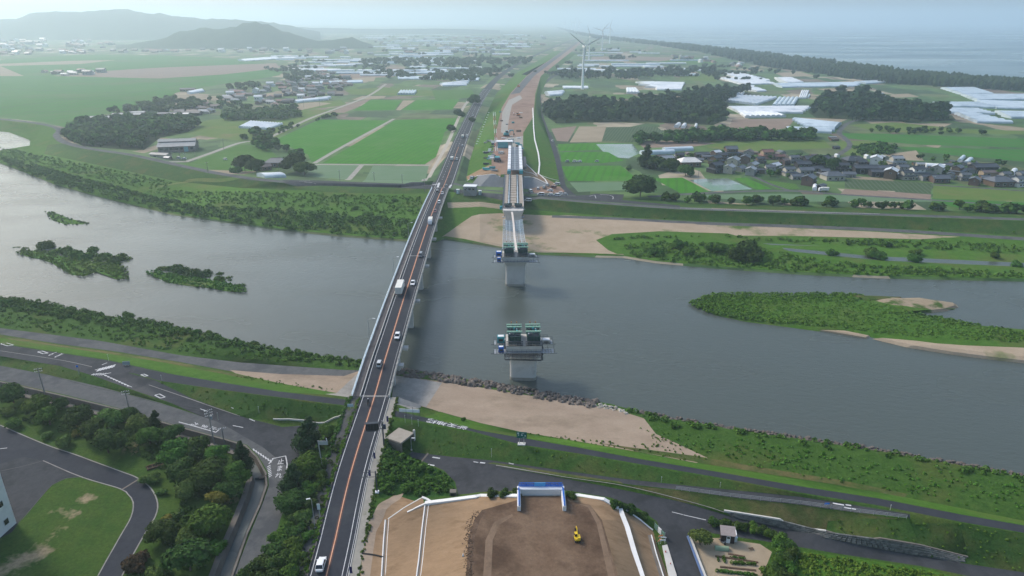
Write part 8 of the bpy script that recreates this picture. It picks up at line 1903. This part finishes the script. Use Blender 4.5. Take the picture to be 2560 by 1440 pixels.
# overhead message board, seen from behind
b = G(960,1113); t = empty('message_board', tuple(b), R(6)); tag(t, 'black electronic message board on an arm over the right lane, seen from behind', 'message board')
MB().bar((0,0,-.2),(0,0,7.4),.2,0,8).build('pole', DSTEEL, t)
for z in (5.2,6.9): MB().bar((0,0,z),(-4.2,0,z),.1,0,5).build('arm', DSTEEL, t)
bb = MB().box((-2.7,0,6.0),(3.3,.5,2.1)).build('cabinet', BLACK, t); MB().box((-2.7,0,7.1),(3.5,.9,.12)).build('hood', DSTEEL, t)
for x in (-3.9,-3.1,-2.3,-1.5): MB().box((x,-.27,6.0),(.08,.05,2.0)).build('rib', DSTEEL, bb)
MB().box((-2.7,-.2,4.85),(3.0,.5,.2)).build('catwalk', DSTEEL, t); MB().box((.5,.3,5.6),(.7,.4,1.4)).build('control_box', NAVY, t)
b = G(943,1231); t = empty('sign_support', tuple(b), R(4)); tag(t, 'empty dark sign frame on a pole beside the road above the dirt', 'sign frame')
MB().bar((0,0,-.2),(0,0,6.2),.16,0,8).build('pole', DSTEEL, t)
for z in (4.6,6.0): MB().bar((0,0,z),(-3.4,0,z),.07,0,5).build('arm', DSTEEL, t)
for x in (-3.2,-2.2): MB().bar((x,0,4.6),(x,0,6.0),.05,0,5).build('upright', DSTEEL, t)
MB().box((0,0,.15),(.9,.9,.4)).build('base', WHITE, t)
b = G(806,1168); t = empty('sign_gantry', tuple(b), R(0)); tag(t, 'grey sign panel on a tall pole among the trees left of the road', 'sign')
MB().bar((0,0,-.2),(-.3,0,8.0),.13,0,8).build('pole', STEEL, t); MB().box((.9,0,7.3),(2.4,.12,1.0)).build('panel', mat('panel_back', (0.30,0.34,0.34), (0.36,0.40,0.40), 1, .6), t); MB().bar((-.3,.1,7.9),(2.1,.1,7.9),.06).bar((-.3,.1,6.8),(2.1,.1,6.8),.06).build('arm', STEEL, t); MB().bar((1.9,.1,7.9),(1.8,.1,8.6),.1).build('camera', WHITE, t)
street_lamp(G(788,1322), 8.2, -1.0, R(20), 'street lamp on the left pavement near the bottom of the photo')
street_lamp(G(1029,1126), 3.6, .3, 0, 'short lamp beside the underpass mouth')
# thin marker posts on the slopes
for i, (px, py, h, lab) in enumerate([(1229,1143,2.6,'on the slope below the lettering'),(1653,1206,1.6,'at the ramp start'),(1800,1218,1.4,'between ramp and levee path'),(648,1033,2.2,'on the left grass slope'),(272,902,2.4,'at the levee crossing'),(405,952,2.0,'at the split of the levee road'),(1013,1057,2.4,'first below the notice panels'),(1030,1062,2.4,'second below the notice panels'),(1046,1066,2.2,'third below the notice panels'),(546,1050,2.4,'at the tip of the left grass wedge'),(2225,1275,1.4,'near the end of the guard fence')]):
    p = G(px, py); t = empty('marker_post', tuple(p)); MB().bar((0,0,-.1),(0,0,h),.05,0,6).build('post', mat('post_pale', (0.42,0.45,0.38), (0.5,0.52,0.46), 1, .7), t); MB().box((0,0,h),(.16,.06,.2)).build('cap', WHITE, t); tag(t, 'thin pale marker post ' + lab, 'post', 'marker posts')
PURP = mat('banner_purple', (0.035,0.03,0.10), (0.05,0.045,0.13), 2, .8)
for px, py, lab in ((934,1152,'dark purple banner on the right pavement, upper one'),(922,1196,'dark purple banner on the right pavement, beside the sign frame'),(967,1060,'dark blue banner behind the message board'),(875,1440,'dark blue banner on the right pavement at the bottom')):
    p = G(px, py); t = empty('banner', tuple(p)); MB().bar((0,0,0),(0,0,2.6),.025,0,5).build('pole', WHITE, t); mb = MB()
    mb.add([(0,0,2.5),(.6,.05,2.5),(.55,.1,1.6),(.62,0,.7),(.02,.02,.7),(0,.06,1.6)], [(0,1,2,5),(5,2,3,4)]); mb.build('cloth', PURP, t); tag(t, lab, 'banner')
# underpass portal
u0 = G(1006,1122); t = empty('underpass', tuple(u0), R(-30)); tag(t, 'concrete underpass mouth with slanted top slab right of the road', 'underpass')
MB().box((-1.6,1.2,2.9),(5.2,5.6,.5)).build('top_slab', mat('slab_tan', (0.27,0.245,0.205), (0.33,0.30,0.26), .6, .9), t)
for y in (-1.5,3.9): MB().box((-1.4,y,1.2),(5.0,.45,3.4)).build('side_wall', DCONC, t)
MB().box((-2.6,1.2,1.3),(.2,5.0,3.0)).build('painted_shade', BLACK, t); MB().box((1.0,4.1,2.2),(.5,.5,3.6)).build('pillar', CONC2, t)  # black panel paints the shade inside the mouth
u1 = G(1133,1238); t = empty('culvert', tuple(u1)); MB().box((0,0,.6),(1.6,1.4,1.4)).build('headwall', DCONC, t); MB().box((0,-.72,.55),(.9,.1,.9)).build('painted_opening', BLACK, t); tag(t, 'small dark culvert headwall at the lower corner of the green mound', 'culvert')  # no real hole: culvert shade is a black sheet on the headwall

# weeds along the pavements
def edge_weeds(name, label, path, off, n, size, lf, seed):
    rs = np.random.RandomState(seed); P = offset_path(path, off); c = []
    for _ in range(n):
        u = rs.random()*(len(P)-1.01); k = int(u); p = Vector(P[k]).lerp(Vector(P[k+1]), u-k); c.append((p.x + rs.normal()*.25, p.y + rs.normal()*.25, p.z + .05))
    c = np.array(c); rad = rs.uniform(size*.4, size, n); V = leaves_np(c, rad, n*14, rs, size*.4); o = link(name, np_mesh(name, V, np.arange(len(V)).reshape(-1, 4), [lf])); o['label'] = label; o['category'] = 'weeds'; kind(o, 'stuff')
edge_weeds('weeds', 'weeds growing along the kerb of the left pavement', road_near, -4.4, 420, .4, LF_GRASS, 31)
edge_weeds('weeds', 'weeds along the outer edge of the left pavement', road_near, -7.3, 420, .5, LF_MID, 32)
edge_weeds('weeds', 'weeds along the outer edge of the right pavement', road_near, 6.9, 300, .4, LF_MID, 33)
# clods on the dark rim of the earthwork
cl_ = MB()
for j in range(420):
    u = rs_.random(); px = 1168 + 6*u + rs_.gauss(0, 5) + (26*(1-u)**6); py = 1275 + 175*u; p = G(px, py); s_ = rs_.uniform(.05, .22); v, f = stone_mesh(j); cl_.add([(x*s_ + p.x, y*s_ + p.y, q*s_ + p.z) for x, y, q in v], f)
o = kind(cl_.build('soil_clods', M_dkbrown), 'stuff'); o['label'] = 'dark clods of soil along the rim of the earthwork'; o['category'] = 'soil'

# ------------------------------------------------------------------ vegetable garden
g = G(1817,1350); t = empty('garden_shed', tuple(g), R(-10)); tag(t, 'small dark timber shed with grey-brown roof in the vegetable garden', 'shed')
MB().box((0,0,1.15),(2.9,2.0,2.3)).build('wall', mat('shed_timber', (0.035,0.025,0.024), (0.05,0.036,0.034), 3, .85), t)
MB().add([(-1.7,-1.3,2.2),(1.7,-1.3,2.2),(1.7,1.25,2.9),(-1.7,1.25,2.9),(-1.7,-1.3,2.3),(1.7,-1.3,2.3),(1.7,1.25,3.0),(-1.7,1.25,3.0)],[(0,3,2,1),(4,5,6,7),(0,1,5,4),(1,2,6,5),(2,3,7,6),(3,0,4,7)]).build('roof', mat('shed_tin', (0.26,0.225,0.215), (0.31,0.27,0.26), 1.5, .6), t)
MB().box((.1,-1.03,1.0),(.85,.08,1.9)).build('door', WHITE, t); MB().box((.1,-1.08,1.55),(.6,.04,.5)).build('window', GLASS, t); MB().box((1.68,0,2.65),(.12,2.5,.25)).build('verge_board', WHITE, t); MB().bar((1.5,1.2,1.5),(1.5,1.2,3.9),.03).build('aerial', STEEL, t)
t = empty('water_tank', tuple(G(1836,1352))); MB().box((0,0,.6),(.9,.9,1.2)).build('tank', mat('tank_white', (0.45,0.5,0.52), (.5,.54,.56), 1, .5), t); MB().box((0,0,1.25),(1,1,.1)).build('lid', PALEBLUE, t); tag(t, 'pale water tank beside the garden shed', 'tank')
t = empty('wheelbarrow', tuple(G(1806,1357)), R(30)); MB().add([(-.3,-.45,.3),(.3,-.45,.3),(.3,.45,.3),(-.3,.45,.3),(-.45,-.7,.65),(.45,-.7,.65),(.45,.7,.65),(-.45,.7,.65)],[(0,3,2,1),(0,1,5,4),(1,2,6,5),(2,3,7,6),(3,0,4,7)]).build('tray', STEEL, t); MB().bar((-.06,-.75,.2),(.06,-.75,.2),.2,0,10).build('wheel', RUBBER, t); MB().bar((-.3,.5,.4),(-.3,1.2,.6),.03).bar((.3,.5,.4),(.3,1.2,.6),.03).build('handle', WOODB, t); tag(t, 'small barrow in front of the garden shed', 'wheelbarrow')
t = empty('crop_tunnel', tuple(G(1804,1373)), R(-6)); mb = MB()
tunnel(Vector((-1.5,0,0)), Vector((1.5,0,0)), 1.2, .8, .1, mb); mb.build('cover', mat('tunnel_green', (0.20,0.28,0.19), (0.25,0.33,0.23), 2, .7), t); tag(t, 'low pale green crop tunnel below the garden shed', 'crop tunnel')
t = empty('log_heap', tuple(G(1877,1371))); 
for k in range(7): MB().bar((-.6 + .1*k,-.3*(k % 3),.1 + .08*(k % 2)),(.5,.2 - .12*k,.15),.07,0,6).build('stick', WOODB, t)
tag(t, 'little heap of sticks on the bare garden soil', 'heap')
def veg_row(p0, p1, n, size, label, lf=LF_MID):
    a, b = G(*p0), G(*p1); rs = np.random.RandomState(n); pts = np.array([[*(a.lerp(b, (k + rs.random()*.5)/n))[:3]] for k in range(n)]); rad = rs.uniform(size*.6, size*1.2, n); pts[:, 2] += rad*.5
    V = leaves_np(pts, rad, n*40, rs, size*.3); o = link('vegetable_row', np_mesh('vegetable_row', V, np.arange(len(V)).reshape(-1, 4), [lf])); tag(o, label, 'vegetables', 'vegetable rows')
for p0, p1, n, s_, lab in (((1826,1393),(1865,1398),9,.28,'short row of small plants in the upper garden'),((1828,1408),(1890,1412),14,.42,'row of bushy plants in the middle of the garden'),((1792,1428),(1895,1440),26,.4,'long dense row of greens near the bottom of the garden'),((1809,1394),(1812,1408),5,.4,'little clump of tall plants at the left of the garden'),((1795,1394),(1796,1406),4,.25,'thin upright plants at the left end of the garden')): veg_row(p0, p1, n, s_, lab)
for p0, p1, lab in (((1788,1390),(1895,1406),'long earth ridge across the upper garden'),((1800,1417),(1890,1426),'earth ridge below the bushy plants'),((1820,1384),(1862,1392),'short earth ridge near the crop tunnel')):
    pts = [drape(G(*p0).lerp(G(*p1), k/6)) for k in range(7)]; o = MB().sweep([p - pts[0] for p in pts], [(-.4,-.05),(-.15,.14),(.15,.14),(.4,-.05)]).build('soil_ridge', M_dkbrown); o.location = pts[0]; tag(o, lab, 'soil ridge')
fp = [drape(G(1724,1345).lerp(G(1764,1450), k/10)) for k in range(11)]; t = empty('garden_wall', tuple(fp[0])); q = [p - fp[0] for p in fp]
MB().sweep(q, [(-.25,.7),(.25,.7),(.25,-.2),(-.25,-.2)]).build('wall', CONC2, t); MB().sweep(q, [(.3,.75),(.75,.6),(.75,.5),(.3,.5)]).build('blue_sheet', pmat('sheet_blue', (0.05,0.10,0.22), .6), t); tag(t, 'low pale wall with blue sheeting along the vegetable garden', 'wall')
# road-works clutter at the right foot of the earthwork
ORG = pmat('barrier_orange', (0.70,0.20,0.05), .5); REDC = pmat('cone_red', (0.5,0.06,0.05), .6)
for i, (px, py, a) in enumerate([(1652,1346,20),(1658,1350,-10),(1648,1357,40),(1656,1357,0)]):
    t = empty('road_barrier', tuple(G(px, py)), R(a)); MB().box((0,0,.75),(1.3,.08,.28)).build('board', ORG if i % 2 == 0 else WHITE, t)
    for x in (-.5,.5): MB().bar((x,-.3,0),(x,0,.95),.03).bar((x,.3,0),(x,0,.95),.03).build('leg', WHITE, t)
    tag(t, ['orange barrier at the back of the little heap beside the side road','white barrier in the little heap beside the side road','orange barrier at the left of the little heap','white barrier at the front of the little heap'][i], 'barrier')
for i, (px, py) in enumerate([(1664,1382),(1676,1413),(1158,1390)]):
    t = empty('traffic_cone', tuple(G(px, py))); MB().bar((0,0,.03),(0,0,.75),.2,0,10,.04).build('cone', REDC if i < 2 else WHITE, t); MB().box((0,0,.03),(.42,.42,.06)).build('base', RUBBER, t); tag(t, ['red cone on the concrete strip, upper','red cone on the concrete strip, lower','white cone alone at the edge of the brown earthwork'][i], 'traffic cone')
t = empty('site_gate', tuple(G(1640,1325)), R(-65)); 
for k in range(3): MB().box((k*1.3,0,.8),(1.1,.15,1.5)).build('panel', mat('panel_green', (0.10,0.20,0.16), (0.15,0.25,0.2), 2, .6) if k != 1 else WHITE, t)
for k in range(4): MB().bar((k*1.3-.65,0,0),(k*1.3-.65,0,1.9),.05).build('post', STEEL, t)
tag(t, 'green and white site gate panels at the right corner of the earthwork', 'gate')

# ------------------------------------------------------------------ labels: things that share one get their place in the row
import collections
shared = collections.defaultdict(list)
for o in C.objects:
    if o.parent is None and o.get('label') and o.get('kind') is None: shared[o['label']].append(o)
def ordw(n):
    return '%d%s' % (n, 'th' if 10 <= n % 100 <= 20 else {1:'st',2:'nd',3:'rd'}.get(n % 10, 'th'))
for lab, os_ in shared.items():
    if len(os_) < 2: continue
    os_.sort(key=lambda o: project(o.location)[0])
    for i, o in enumerate(os_):
        o['label'] = ' '.join(lab.split()[:12]) + ', ' + (ordw(i + 1) + ' from the left')
# ------------------------------------------------------------------ the hazy air
hb = MB(); hb.box((0, 18000, 150), (70000, 38000, 320))
hm = bpy.data.materials.new('hazy_air'); hm.use_nodes = True
for nd in list(hm.node_tree.nodes):
    if nd.type != 'OUTPUT_MATERIAL': hm.node_tree.nodes.remove(nd)
pv = hm.node_tree.nodes.new('ShaderNodeVolumePrincipled')
pv.inputs['Color'].default_value = (0.72, 0.89, 1.0, 1); pv.inputs['Density'].default_value = HAZE; pv.inputs['Anisotropy'].default_value = 0.45
hm.node_tree.links.new(pv.outputs['Volume'], [x for x in hm.node_tree.nodes if x.type == 'OUTPUT_MATERIAL'][0].inputs['Volume'])
kind(hb.build('haze', hm), 'stuff')
